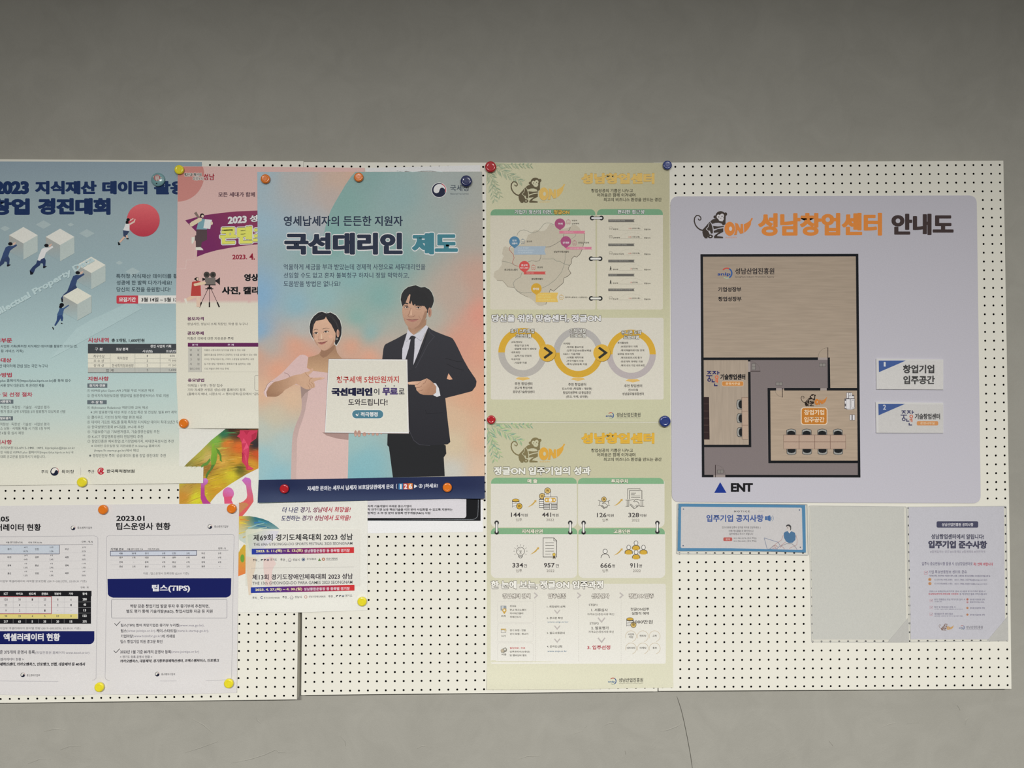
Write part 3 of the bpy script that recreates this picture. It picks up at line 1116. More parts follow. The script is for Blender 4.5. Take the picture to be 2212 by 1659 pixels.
S.t('중소벤처기업부 엑셀러레이터 지역별 분포현황 (2017~2022년도, 22.05.31 기준)', -180, 1378, 1275, 1318, (104, 104, 108), .004)
S.begin('field_table')
S.t('단위 : 개', 1287, 1408, 1378, 1409, (70, 70, 76), .015)
S.r(-300, 1447, 1458, 1535, (26, 26, 30))
S.r(1245, 1535, 1450, 1965, (26, 26, 30))
S.r(-300, 1815, 1236, 1890, (222, 208, 128))
S.r(-300, 1892, 1450, 1970, (26, 26, 30))
cx_ = (95, 312, 515, 715, 920, 1132, 1350)
table(S, cx_, [(1494, ('ICT', '바이오', '반도체', '콘텐츠', '전분야', '기타', '합계'))], (226, 226, 226), 38, .03)
table(S, cx_[:6], [(1586, ('120', '30', '1', '25', '8', '6')), (1674, ('22', '8', '-', '4', '2', '1')), (1762, ('9', '2', '-', '1', '-', '-')), (1850, ('98', '23', '4', '5', '10', '8'))], (84, 82, 86), 34, .008)
table(S, cx_[6:], [(1582, ('200',)), (1668, ('40',)), (1757, ('13',)), (1845, ('122',))], (228, 228, 228), 38, .035)
table(S, cx_, [(1936, ('217', '63', '5', '35', '20', '15', '375'))], (228, 228, 228), 38, .035)
for y in (1625, 1715, 1803):
    S.l([(-300, y), (1236, y)], 3, (176, 174, 178))
    S.l([(1250, y), (1445, y - 2)], 4, (150, 150, 152))
for x in (210, 415, 612, 820, 1022):
    S.l([(x, 1540), (x, 1810)], 3, (186, 184, 188))
    S.l([(x, 1900), (x, 1962)], 4, (150, 150, 152))
S.box(-300, 1540, 818, 1812, 9, (168, 56, 66))
S.v = (0, 1280, 7.373)
S.t('중소벤처기업부 엑셀러레이터 분야별 현황 (2017~2022년도, 22.05.31 기준)', -180, 1280, 550, 592, (104, 104, 108), .004)
S.begin('title_banner')
S.r(-400, 614, 1503, 822, BN, 80, '0010')
S.t('엑셀러레이터 현황', 55, 958, 650, 772, (226, 226, 230), .04)
S.begin('body_text')
S.t('2022년 5월 기준 375개의 운영사 등록', -340, 555, 918, 978, (56, 54, 66), .02)
S.t('(창업진흥원 홈페이지 www.kised.or.kr)', 560, 1422, 935, 985, (110, 108, 122), .002)
S.t('< 경기도 등록 엑셀러레이터 현황 >', -330, 378, 1040, 1086, (80, 78, 88), .01)
S.t('경기창조경제혁신센터, 카카오벤처스, 인포뱅크, 안랩, 대웅제약 등 40개사', -250, 1355, 1112, 1172, (38, 36, 44), .045, shear=.12)
S.begin('logos')
mss(S, 366, 1310, 428, 640, 1298, 1334)
S.done()

S = Sheet('information_sheet', [(221.5, 1089.8), (516.5, 1088), (514, 1300), (511.5, 1496.5), (360, 1499.5), (218.5, 1500), (216.5, 1300)], .0024, WH,
          'white sheet dated 2023.01 with a navy banner and two ticked paragraphs', 'sheet', 'white information sheets at the lower left',
          curl=lambda x, y: .0026 * sstep(1440, 1500, y) * (1 - math.exp(-((x - 494) / 34) ** 2)) * (1 - math.exp(-((x - 214) / 34) ** 2)), cut=(200, 1430, 530, 1510))
S.v = (220, 1080, 7.373)
S.begin('headline')
S.t('2023.01', 230, 682, 250, 336, BK, .04)
S.t('팁스운영사 현황', 228, 1095, 361, 477, BK, .035)
S.begin('logos')
mss(S, 1722, 425, 1790, 2015, 404, 442)
S.begin('frame_line')
S.l([(75, 620), (80, 585), (110, 568), (1100, 562), (2070, 548), (2098, 556), (2106, 585), (2088, 1500), (2068, 2830), (2040, 2862), (1700, 2876), (1000, 2880), (100, 2872), (60, 2850), (52, 2820), (72, 1500)], 5, (160, 158, 164), True)
S.begin('region_table')
S.t('지역별 분포', 140, 348, 763, 801, (60, 60, 66), .02)
S.t('서울 경기 인천 71%', 398, 655, 767, 798, (60, 60, 66), .02)
S.t('이외 지역 29%', 733, 915, 767, 797, (60, 60, 66), .02)
S.t('단위 : %', 1857, 1975, 754, 787, (50, 50, 56), .02)
S.l([(136, 808), (1000, 806), (2015, 798)], 5, (110, 108, 114))
S.poly([(136, 818), (1512, 808), (1510, 880), (138, 890)], (200, 206, 218))
S.l([(136, 818), (1512, 808), (1510, 880), (138, 890)], 8, (48, 48, 82), True)
cl = (305, 510, 715, 985, 1150, 1372, 1615, 1875)
for y, a in ((850, ('서울', '50개', '경기', '5개', '인천', '3개', '부산', '2개')), (918, ('대구', '1개', '대전', '7개', '광주', '1개', '세종', '1개')),
             (990, ('전북', '-', '충북', '1개', '충남', '1개', '경북', '2개')), (1060, ('경남', '2개', '울산', '1개', '강원', '2개', '제주', '-'))):
    table(S, cl, [(y, a)], (60, 58, 66), 31, .018)
    if y > 860:
        S.l([(136, y + 42), (2005, y + 32)], 3, (190, 188, 192))
S.t('자료 : 팁스운영사 등록현황 (23.01 기준)', 658, 1385, 1151, 1195, (112, 112, 116), .004)
S.begin('title_banner')
S.poly([(90, 1258), (1000, 1247), (2062, 1245), (2055, 1500), (2030, 1535), (1980, 1553), (1000, 1558), (180, 1556), (120, 1535), (96, 1500)], BN)
S.t('팁스(TIPS)', 798, 1405, 1348, 1472, (228, 228, 232), .045)
S.begin('boxed_text')
S.v = (220, 1280, 7.373)
S.box(153, 108, 1994, 406, 6, (130, 128, 136), 20)
S.t('역량 갖춘 창업기업 발굴 투자 후 중기부에 추천하면,', 450, 1712, 186, 249, (44, 42, 52), .016)
S.t('별도 평가 통해 기술개발(R&D), 창업사업화 자금 등 지원', 392, 1765, 270, 334, (44, 42, 52), .016)
S.begin('tick_marks')
check(S, 200, 490, 94, (30, 30, 40), 9)
check(S, 190, 925, 94, (30, 30, 40), 9)
S.begin('body_text')
dk, lt = (50, 48, 60), (128, 124, 138)
for s, x0, x1, y0, y1, c, w in (('팁스(TIPS) 참여 희망기업은 중기부 누리집', 303, 1225, 495, 552, dk, .02), ('(www.mss.go.kr),', 1230, 1632, 502, 552, lt, 0), ('팁스', 303, 398, 582, 636, dk, .02),
                               ('(www.jointips.or.kr),', 402, 858, 588, 638, lt, 0), ('케이-스타트업', 870, 1182, 582, 636, dk, .02), ('(www.k-startup.go.kr),', 1187, 1702, 588, 638, lt, 0),
                               ('기업마당', 300, 492, 667, 722, dk, .02), ('(www.bizinfor.go.kr)', 497, 955, 673, 722, lt, 0), ('에 게재된', 958, 1165, 667, 722, dk, .012),
                               ('팁스 창업기업 지원 공고문 확인', 298, 965, 753, 809, dk, .016), ('2023년 1월 기준 80개의 운영사 등록', 292, 1102, 915, 972, dk, .02), ('(www.jointips.or.kr)', 1105, 1548, 922, 972, lt, 0),
                               ('< 경기도 등록 운영사 현황 >', 290, 802, 1001, 1047, (78, 76, 86), .01)):
    S.t(s, x0, x1, y0, y1, c, w)
S.t('카카오벤처스, 대웅제약, 경기창조경제혁신센터, 코맥스벤처러스, 인포뱅크', 288, 1865, 1066, 1120, (38, 36, 44), .045, dy=-12, shear=.12)
S.begin('logos')
mss(S, 884, 1298, 948, 1170, 1283, 1318)
S.done()
# ------------------------------------------------------------------ C: sports festival poster
def curlC(x, y):
    return .0020 * sstep(1290, 1322, y) * sstep(525, 600, x) * (1 - math.exp(-((x - 782) / 40) ** 2))


S = Sheet('poster', [(387, 760), (794, 760), (794, 1083), (793.8, 1318), (652, 1322.5), (513, 1323.5), (387, 1325)], .0015, (222, 221, 213),
          'white sports festival poster with runners painted in bright streaks', 'poster', 'posters pinned to the board', curl=curlC, cut=(380, 1280, 800, 1330))
S.begin('painted_background')
S.v = (370, 920, 9.217)
AREA = [(158, 917), (330, 730), (560, 518), (800, 280), (1080, 60), (1080, -60), (1735, -60), (1735, 845), (1500, 960), (1160, 1170), (1030, 1262), (900, 1370), (800, 1490), (755, 1565), (158, 1565)]


def colP(x, y):
    X, Y = (x - 370) * 9.217, (y - 920) * 9.217
    pts = [((250, 900), (150, 130, 60)), ((600, 560), (170, 165, 70)), ((900, 300), (120, 170, 70)), ((1050, 160), (50, 110, 80)), ((1200, 60), (60, 40, 35)), ((1300, 150), (80, 55, 40)),
           ((1100, 350), (205, 120, 50)), ((1350, 420), (214, 104, 44)), ((1700, 560), (196, 84, 44)), ((1680, 380), (50, 46, 50)), ((1300, 700), (206, 150, 52)), ((1000, 700), (204, 160, 70)),
           ((700, 620), (196, 172, 100)), ((1600, 780), (206, 150, 50)), ((1350, 850), (100, 96, 40)), ((1200, 980), (205, 190, 50)), ((900, 1100), (202, 170, 45)), ((900, 1300), (200, 150, 45)),
           ((500, 1000), (200, 150, 60)), ((300, 960), (60, 100, 66)), ((200, 1080), (190, 180, 60)), ((300, 1250), (190, 150, 70)), ((500, 1450), (210, 205, 50)), ((250, 1400), (198, 140, 55)), ((700, 860), (150, 110, 50))]
    sw, r = 0, [0, 0, 0]
    for (a, b), c in pts:
        w = 1 / ((X - a) ** 2 + (Y - b) ** 2 + 900) ** 1.6
        sw += w
        for i in range(3):
            r[i] += w * c[i]
    return tuple(v / sw for v in r)


def inside(P, x, y):
    c = False
    for (x0, y0), (x1, y1) in zip(P, P[1:] + P[:1]):
        if (y0 > y) != (y1 > y) and x < (x1 - x0) * (y - y0) / (y1 - y0) + x0:
            c = not c
    return c


S.grid = 5
S.poly(AREA, colP)
S.grid = 8
rnd = random.Random(11)
L0 = S.items[-1][1]
for i in range(330):
    x = rnd.uniform(170, 1700)
    y = rnd.uniform(-40, 1550)
    ln = rnd.uniform(60, 260)
    sl = -.62 + .75 * (x - 160) / 1570 + rnd.uniform(-.06, .06)
    pts = []
    for k in range(6):
        u = k / 5
        xx = x + ln * u
        pts.append((xx, y + sl * ln * u + .00055 * (ln * u) ** 2))
    if not all(inside(AREA, a, b - 8) and inside(AREA, a, b + 8) for a, b in pts):
        continue
    c0 = colP(370 + x / 9.217, 920 + y / 9.217)
    d = rnd.uniform(-26, 34)
    cc = tuple(min(236, max(20, v + d * (1.0, .9, .5)[j] + rnd.uniform(-12, 12))) for j, v in enumerate(c0))
    S.items.append(((0, 0, 0, 0), 0))
    A_, B_ = [], []
    for k, p in enumerate(pts):
        wv = rnd.uniform(3, 8) * math.sin(math.pi * (k + .4) / 5.8)
        A_.append((p[0], p[1] - wv))
        B_.append((p[0], p[1] + wv))
    sv = S.layer
    S.layer = lambda bb, i=i: L0 + 1 + (i % 40) * .04
    S.strip(A_, B_, cc)
    S.layer = sv
S.items.append(((386, 900, 560, 1095), L0 + 3))
S.begin('figure_pictures')
gr = lambda x, y: mixc((140, 182, 62), (76, 122, 44), ((y - 955) / 80 + (x - 450) / 60) * .6)
S.poly([(785, 690), (720, 780), (650, 800), (605, 830), (585, 800), (640, 750), (700, 725), (770, 640)], (96, 140, 60))
S.c(470, 872, 40, (72, 124, 56), 36)
S.c(835, 392, 28, gr, 46)
S.poly([(800, 440), (865, 425), (930, 490), (918, 560), (905, 680), (880, 760), (850, 800), (800, 790), (785, 640), (800, 560)], gr)
S.poly([(890, 440), (950, 480), (1000, 590), (1000, 680), (1020, 715), (985, 702), (965, 690), (966, 600), (918, 530)], (92, 134, 52))
S.poly([(800, 780), (870, 770), (826, 850), (770, 920), (732, 985), (704, 1045), (684, 1030), (690, 975), (720, 915), (780, 850)], (84, 124, 56))
PK = [(1365, 85), (1722, 85), (1690, 250), (1580, 330), (1550, 420), (1550, 560), (1530, 700), (1540, 790), (1640, 850), (1600, 875), (1500, 880), (1480, 800), (1405, 710), (1415, 500), (1400, 330), (1365, 240), (1306, 208), (1362, 158)]
S.poly(PK, (196, 58, 88))
for tri, c in (([(1440, 240), (1500, 340), (1400, 350)], (216, 76, 108)), ([(1500, 340), (1545, 430), (1430, 490)], (222, 84, 118)), ([(1430, 495), (1545, 430), (1500, 600)], (206, 66, 100)), ([(1460, 560), (1500, 610), (1500, 790)], (214, 82, 112)),
               ([(1600, 180), (1700, 120), (1680, 250), (1600, 300)], (170, 44, 70)), ([(1440, 100), (1560, 100), (1500, 180)], (176, 46, 74)), ([(1405, 520), (1440, 560), (1420, 700)], (168, 40, 74)), ([(1540, 800), (1630, 850), (1520, 860)], (214, 72, 96))):
    S.poly(tri, c)
mg = lambda x, y: mixc((192, 120, 198), (214, 72, 116), (y - 1032) / 50)
S.poly([(585, 1072), (625, 1045), (700, 1040), (738, 1090), (720, 1145), (662, 1190), (665, 1370), (715, 1470), (800, 1560), (630, 1560), (585, 1440), (592, 1180)], lambda x, y: mixc((196, 132, 204), (178, 66, 140), (y - 1033) / 25))
S.c(1135, 1345, 112, lambda x, y: mixc((206, 116, 178), (214, 76, 112), (y - 1052) / 30 + (480 - x) / 60), 124)
S.poly([(1050, 1420), (1060, 1560), (1235, 1560), (1200, 1480), (1215, 1400)], (214, 84, 120))
S.poly([(1405, 1082), (1470, 1022), (1560, 1040), (1588, 1085), (1590, 1200), (1630, 1400), (1638, 1500), (1600, 1560), (1500, 1700), (1360, 1860), (1300, 1700), (1345, 1545), (1440, 1500), (1500, 1440), (1512, 1380), (1490, 1190), (1425, 1110)],
       lambda x, y: mixc((190, 110, 196), (216, 96, 96), (y - 1030) / 55))
S.v = (510, 1060, 6.9125)
S.poly([(42, 178), (150, 178), (190, 210), (62, 330), (42, 360)], (196, 132, 88))
S.poly([(10, 380), (110, 378), (200, 378), (300, 395), (400, 420), (490, 455), (560, 500), (620, 545), (650, 575), (655, 640), (620, 680), (500, 760), (420, 880), (330, 990), (300, 920), (150, 800), (60, 740), (10, 690)],
       lambda x, y: mixc(mixc((214, 176, 70), (52, 112, 124), (x - 522) / 30), (196, 206, 196), (y - 1122) / 40))
for (a, b, c_, d, col) in ((270, 480, 490, 470, (60, 120, 176)), (280, 520, 520, 560, (52, 110, 150)), (180, 560, 430, 480, (150, 190, 190)), (200, 620, 460, 545, (206, 214, 190)), (60, 560, 240, 530, (202, 190, 130)),
                           (40, 640, 230, 600, (214, 196, 110)), (60, 430, 200, 450, (214, 140, 60)), (50, 480, 170, 500, (222, 200, 70)), (330, 450, 480, 500, (70, 150, 170)), (100, 700, 300, 640, (200, 180, 120)), (260, 860, 420, 760, (120, 130, 190))):
    S.l([(a, b), ((a + c_) / 2, (b + d) / 2 - 8), (c_, d)], 22, col, taper=6)
S.poly([(12, 980), (60, 880), (120, 800), (150, 820), (140, 1235), (12, 1285)], lambda x, y: mixc((206, 170, 60), (226, 130, 70), (y - 1190) / 50))
S.c(95, 1010, 30, (110, 160, 60), 60)
S.begin('pale_card')
S.r(143, 572, 1850, 1420, lambda x, y: mixc((206, 210, 186), (224, 222, 214), (x - 530) / 60 + (y - 1142) / 160), 40, '1000')
S.poly([(170, 660), (420, 590), (640, 600), (600, 700), (430, 840), (330, 985), (200, 900)], lambda x, y: mixc((196, 204, 182), (214, 212, 220), (x - 540) / 50 + (y - 1150) / 90))
S.poly([(410, 1010), (540, 980), (600, 1090), (560, 1140), (540, 1200), (530, 1420), (440, 1420), (410, 1160)], (226, 204, 198))
S.poly([(150, 980), (300, 1000), (290, 1160), (240, 1320), (240, 1540), (190, 1560), (165, 1300)], (222, 206, 186))
S.begin('slogan')
cal = lambda x, y: mixc((44, 44, 96), (176, 44, 66), (x - 640) / 70)
S.t('더 나은 경기, 성남에서 희망을!', 683, 1700, 245, 332, cal, .022, dy=-6, shear=.2)
S.t('도전하는 경기! 성남에서 도약을!', 668, 1700, 370, 452, cal, .022, dy=-6, shear=.2)
S.begin('headline')
S.t('제69회 경기도체육대회 2023 성남', 258, 1745, 652, 750, (34, 34, 38), .022, dy=-14)
S.t('제13회 경기도장애인체육대회 2023 성남', 243, 1745, 1248, 1332, (40, 30, 46), .02, dy=-14)
S.begin('body_text')
S.t('THE 69th GYEONGGI-DO SPORTS FESTIVAL 2023 SEONGNAM', 260, 1738, 780, 822, (96, 96, 100), .008, dy=-17)
S.t('THE 13th GYEONGGI-DO PARA GAMES 2023 SEONGNAM', 245, 1738, 1358, 1403, (96, 96, 100), .008, dy=-17)
S.begin('date_bar')
gb = lambda x, y: mixc((38, 62, 158), (112, 40, 110), (x - 545) / 95) if x < 640 else mixc((112, 40, 110), (206, 52, 56), (x - 640) / 110)
S.poly([(235, 866), (1762, 843), (1762, 930), (235, 951)], gb)
S.poly([(222, 1441), (1768, 1405), (1768, 1490), (222, 1526)], gb)
YL = (236, 226, 170)
S.t('2023. 5. 11.(목) ~ 5. 13.(토)', 298, 998, 880, 930, YL, .045, dy=-12)
S.t('성남종합운동장 등 종목별 경기장', 1018, 1698, 874, 922, (230, 222, 230), .018, dy=-8)
S.t('2023. 4. 27.(목) ~ 4. 30.(일)', 288, 990, 1455, 1507, YL, .045, dy=-14)
S.t('성남종합운동장 등 종목별 경기장', 1013, 1698, 1445, 1492, (230, 222, 230), .018, dy=-10)
S.begin('logos')
lg = (76, 76, 82)
S.l([(225, 1156), (1765, 1137)], 3, (160, 158, 156))


def gg(x, y):
    for i in range(2):
        S.poly([(x + i * 46, y - 14), (x + 38 + i * 46, y - 14), (x + 10 + i * 46, y + 14), (x - 4 + i * 46, y + 14), (x + 18 + i * 46, y - 4), (x + i * 46, y - 4)], (24, 34, 50))
    S.poly([(x + 94, y - 14), (x + 126, y - 14), (x + 124, y - 5), (x + 92, y - 5)], (30, 70, 120))
    S.poly([(x + 90, y + 5), (x + 124, y + 5), (x + 122, y + 14), (x + 88, y + 14)], (24, 34, 50))


def lotus(x, y):
    S.l([(x - 28, y + 4), (x - 14, y - 10), (x, y - 24), (x + 14, y - 10), (x + 28, y + 4), (x + 10, y + 10), (x - 10, y + 10)], 4, (130, 100, 120), True)
    S.poly([(x - 26, y + 14), (x, y + 24), (x + 26, y + 14), (x + 14, y + 28), (x - 14, y + 28)], (40, 44, 88))


for s, a, b, y0, y1 in (('주최 _', 250, 350, 1018, 1058), ('경기도', 510, 612, 1010, 1046), ('주관 _', 662, 765, 1012, 1052), ('성남시', 845, 950, 1010, 1048), ('경기도체육회', 1055, 1195, 1003, 1035), ('성남시체육회', 1345, 1515, 998, 1030),
                        ('주최 _', 243, 343, 1582, 1620), ('경기도장애인체육회', 412, 648, 1586, 1614), ('주관 _', 690, 790, 1574, 1612), ('성남시', 875, 980, 1570, 1606), ('성남시장애인체육회', 1085, 1332, 1566, 1596),
                        ('후원 _', 1375, 1478, 1558, 1596), ('경기도', 1628, 1735, 1550, 1585)):
    S.t(s, a, b, y0, y1, lg, .012)
gg(370, 1034)
gg(1490, 1572)
lotus(802, 1028)
lotus(830, 1592)
S.ring(1005, 1025, 20, 27, (110, 124, 150))
S.poly([(992, 1012), (1020, 1012), (1020, 1040), (992, 1040)], (60, 80, 120))
S.poly([(1225, 1048), (1245, 1004), (1270, 1048)], (96, 130, 70))
S.ring(1306, 1022, 10, 24, (176, 110, 80))
S.ring(384, 1596, 12, 20, (60, 60, 120), 40, 320)
S.ring(1040, 1586, 14, 24, (196, 150, 140))
S.l([(1345, 1041), (1515, 1039)], 3, lg)
S.done()


# ------------------------------------------------------------------ B: pink content contest poster
def curlB(x, y):
    return .0046 * sstep(880, 926, y) * (1 - sstep(545, 562, x) * .85) * (1 - math.exp(-((x - 397) / 30) ** 2))


S = Sheet('poster', [(384, 359), (787.5, 362.5), (789, 926), (386, 925.5), (381.5, 830), (380, 660), (383, 500)], .0027,
          lambda x, y: mixc((184, 154, 149), (192, 162, 157), (y - 360) / 300) if y < 656 else mixc((197, 193, 178), (212, 210, 196), (y - 656) / 270),
          'pink contest poster with a purple banner, film camera and cream lower half', 'poster', 'posters pinned to the board', curl=curlB, cut=(370, 860, 800, 930))
S.v = (370, 340, 9.217)
S.begin('background_print')
arc = [(130 + 525 * math.cos(math.radians(a)), 350 + 530 * math.sin(math.radians(a))) for a in range(-18, 91, 6)]
S.poly([(128, 182), (590, 184)] + arc, (172, 116, 110))
S.r(92, 2936, 3860, 2952, (197, 193, 178))
S.l([(472, 1700), (472, 2035), (298, 2045), (290, 2218), (100, 2222)], 6, (204, 178, 172))
S.begin('logos')
S.t('첨단과 혁신의', 262, 600, 312, 378, (40, 30, 34), .03, halo=7, hcol=(212, 186, 180))
S.t('희망도시', 432, 635, 388, 456, (90, 76, 74), .02, halo=7, hcol=(212, 186, 180))
S.t('성남', 640, 862, 320, 458, (140, 36, 48), .04, halo=8, hcol=(212, 188, 182))
S.begin('slogan')
S.t('모든 세대가 함께', 935, 1665, 690, 786, (66, 42, 54), .025)
S.begin('purple_banner')
S.poly([(277, 1255), (500, 1190), (700, 1145), (1000, 1105), (1300, 1075), (1712, 1060), (2400, 1050), (2400, 1725), (1712, 1733), (1500, 1750), (1200, 1795), (900, 1850), (700, 1905), (510, 1978), (518, 1855), (490, 1655), (497, 1480)],
       lambda x, y: mixc((104, 38, 84), (122, 52, 80), (x - 420) / 130 - (y - 480) / 160))
S.begin('headline')
S.t('2023', 1125, 1505, 1180, 1328, (224, 220, 210), .055, halo=9, hcol=(50, 24, 44), dy=-22)
S.t('성남', 1560, 1905, 1150, 1290, (224, 220, 210), .05, halo=9, hcol=(50, 24, 44), dy=-14)
S.t('콘텐츠', 968, 1960, 1385, 1728, (206, 194, 92), .06, halo=16, hcol=(26, 20, 26), halo2=34, hcol2=(216, 208, 196), dy=-26)
S.begin('writer_picture')
S.poly([(453, 1110), (500, 1080), (560, 1190), (530, 1215)], (112, 98, 92))
S.poly([(530, 1190), (600, 1240), (640, 1325), (636, 1368), (590, 1340), (560, 1280)], (120, 104, 84))
S.poly([(588, 1330), (640, 1310), (640, 1368)], (206, 190, 160))
S.poly([(600, 1215), (700, 1235), (712, 1435), (500, 1435), (540, 1290)], (106, 142, 152))
S.poly([(365, 1320), (400, 1285), (560, 1200), (612, 1212), (604, 1262), (420, 1375), (385, 1375)], (200, 178, 152))
S.c(615, 1160, 42, (26, 20, 22), 44)
S.c(624, 1172, 26, (204, 176, 160), 28)
S.poly([(672, 1230), (812, 1245), (775, 1428), (640, 1405)], (214, 208, 196))
S.c(805, 1312, 24, (204, 178, 156), 34)
S.poly([(497, 1438), (712, 1438), (712, 1640), (606, 1690), (595, 1790), (490, 1790), (488, 1660), (470, 1655), (472, 1555), (497, 1552)], (74, 60, 64))
S.poly([(487, 1788), (580, 1785), (620, 1815), (640, 1848), (487, 1845)], (208, 198, 184))
S.poly([(405, 1590), (465, 1585), (468, 1640), (430, 1718), (405, 1716)], (208, 198, 184))
S.begin('body_text')
S.t('2023.', 1215, 1512, 1936, 2034, (132, 30, 50), .04, dy=-3)
S.t('4.', 1555, 1665, 1912, 2040, (132, 30, 50), .04)
S.v = (370, 500, 9.217)
S.begin('headline')
S.t('영상', 1448, 1740, 842, 990, (20, 18, 22), .06, halo=9, hcol=(206, 184, 180))
S.t('사진, 캘리', 1005, 1745, 1098, 1262, (20, 18, 22), .06, halo=9, hcol=(206, 184, 180))
S.begin('film_camera_picture')
gy = (64, 60, 56)
S.l([(590, 990), (595, 900), (640, 800)], 5, (176, 150, 132))
S.c(705, 862, 62, gy)
S.c(830, 862, 60, gy)
S.c(705, 862, 30, (44, 42, 40))
S.c(830, 862, 30, (44, 42, 40))
S.poly([(618, 922), (672, 938), (672, 968), (618, 984)], (30, 26, 26))
S.poly([(876, 968), (905, 960), (970, 912), (970, 1068), (905, 1012), (876, 1000)], (40, 36, 38))
S.r(672, 918, 880, 1060, (104, 98, 94))
S.r(664, 1055, 886, 1071, (24, 20, 22))
S.r(745, 1068, 776, 1112, (24, 20, 22))
S.r(718, 1108, 806, 1134, (24, 20, 22))
S.r(680, 1132, 838, 1152, (24, 20, 22))
for a, b, c_ in (((728, 1152), (604, 1410), (562, 1508)), ((760, 1152), (760, 1410), (760, 1508)), ((796, 1152), (916, 1410), (958, 1508))):
    S.l([a, b], 9, (46, 30, 36))
    S.l([b, c_], 26, (24, 18, 22))
S.begin('camera_operator_picture')
S.poly([(395, 1280), (300, 1330), (318, 1388), (530, 1300)], (200, 172, 150))
S.poly([(500, 1285), (590, 1285), (574, 1502), (504, 1502)], (200, 174, 156))
S.poly([(250, 1340), (295, 1332), (326, 1422), (300, 1448)], (208, 198, 186))
S.poly([(430, 1000), (540, 985), (582, 992), (592, 1282), (388, 1282), (414, 1010)], (164, 60, 56))
S.c(515, 948, 37, (20, 16, 18), 38)
S.poly([(450, 948), (490, 918), (490, 975)], (20, 16, 18))
S.c(524, 948, 22, (208, 176, 158), 28)
S.poly([(450, 1040), (600, 1004), (684, 1004), (690, 1042), (600, 1066), (468, 1090), (446, 1068)], (204, 178, 150))
S.v = (370, 660, 9.217)
PU = (88, 38, 80)
S.begin('headings')
S.t('응모자격', 318, 648, 227, 299, PU, .05)
S.t('공모주제', 318, 648, 514, 588, PU, .05)
S.t('응모방법', 328, 655, 1450, 1522, PU, .05)
S.begin('body_text')
g2 = (84, 82, 80)
S.t('성남시민, 성남시 소재 직장인, 학생 등 누구나', 318, 1525, 339, 397, g2, .006)
S.t('저출산 극복에 대한 자유로운 주제', 315, 1235, 624, 687, g2, .006)
S.begin('topic_table')
S.r(330, 742, 1960, 819, (92, 36, 80))
S.t('분 야', 415, 532, 764, 801, (214, 190, 208), .025)
S.t('주 제', 1122, 1245, 764, 801, (214, 190, 208), .025)
S.r(335, 828, 603, 1325, (181, 179, 170))
S.l([(605, 828), (605, 1325)], 5, (156, 154, 148))
S.l([(335, 1324), (1960, 1322)], 4, (156, 154, 148))
for y0, y1, a, b, x1 in ((868, 908, '영       상', '저출산·고령사회의 심각성을 알릴 수 있는 내용', 1475), (960, 1001, '웹       툰', '결혼과 출산을 장려하고 긍정적인 인식을 심어줄 수 있는 내용', 1705), (1050, 1092, '그       림', '아이는 행복(다둥이 등), 가족의 소중함을 일깨워주는 내용', 1648),
                         (1143, 1187, '사       진', '일·가정 양립, “함께육아, 행복육아”를 실천하는 내용', 1580), (1237, 1279, '캘리그라피', '기타 저출산 관련 자유 주제', 1140)):
    S.t(a, 368, 560, y0, y1, (100, 98, 96), .012)
    S.t(b, 655, x1, y0, y1, (100, 98, 96), .008)
S.begin('body_text')
S.v = (370, 800, 9.217)
S.t('이메일 / 우편 / 현장 접수', 328, 1028, 271, 331, g2, .006)
S.t('기타 자세한 사항은 성남시청 홈페이지 참조', 325, 1478, 357, 417, g2, .006)
S.t('(홈페이지 배너, 시정소식 -> 행사/강좌/공모에서 “공모”', 322, 1790, 442, 507, g2, .006)
S.box(1660, 98, 2000, 400, 6, (90, 88, 88), 36)
S.done()


# ------------------------------------------------------------------ D: the couple poster of the tax office
def curlD(x, y):
    a = sstep(1005, 1086, y)
    l = 1 - sstep(560, 860, x)
    r = sstep(975, 1047, x)
    hold = 1 - .8 * math.exp(-(((x - 614) / 30) ** 2 + ((y - 1056) / 26) ** 2)) - .8 * math.exp(-(((x - 966) / 30) ** 2 + ((y - 1053) / 26) ** 2))
    e = .0022 * sstep(1000, 1047, x) * sstep(560, 900, y)
    return (.0062 * l + .0070 * r + .0008) * a * hold + e


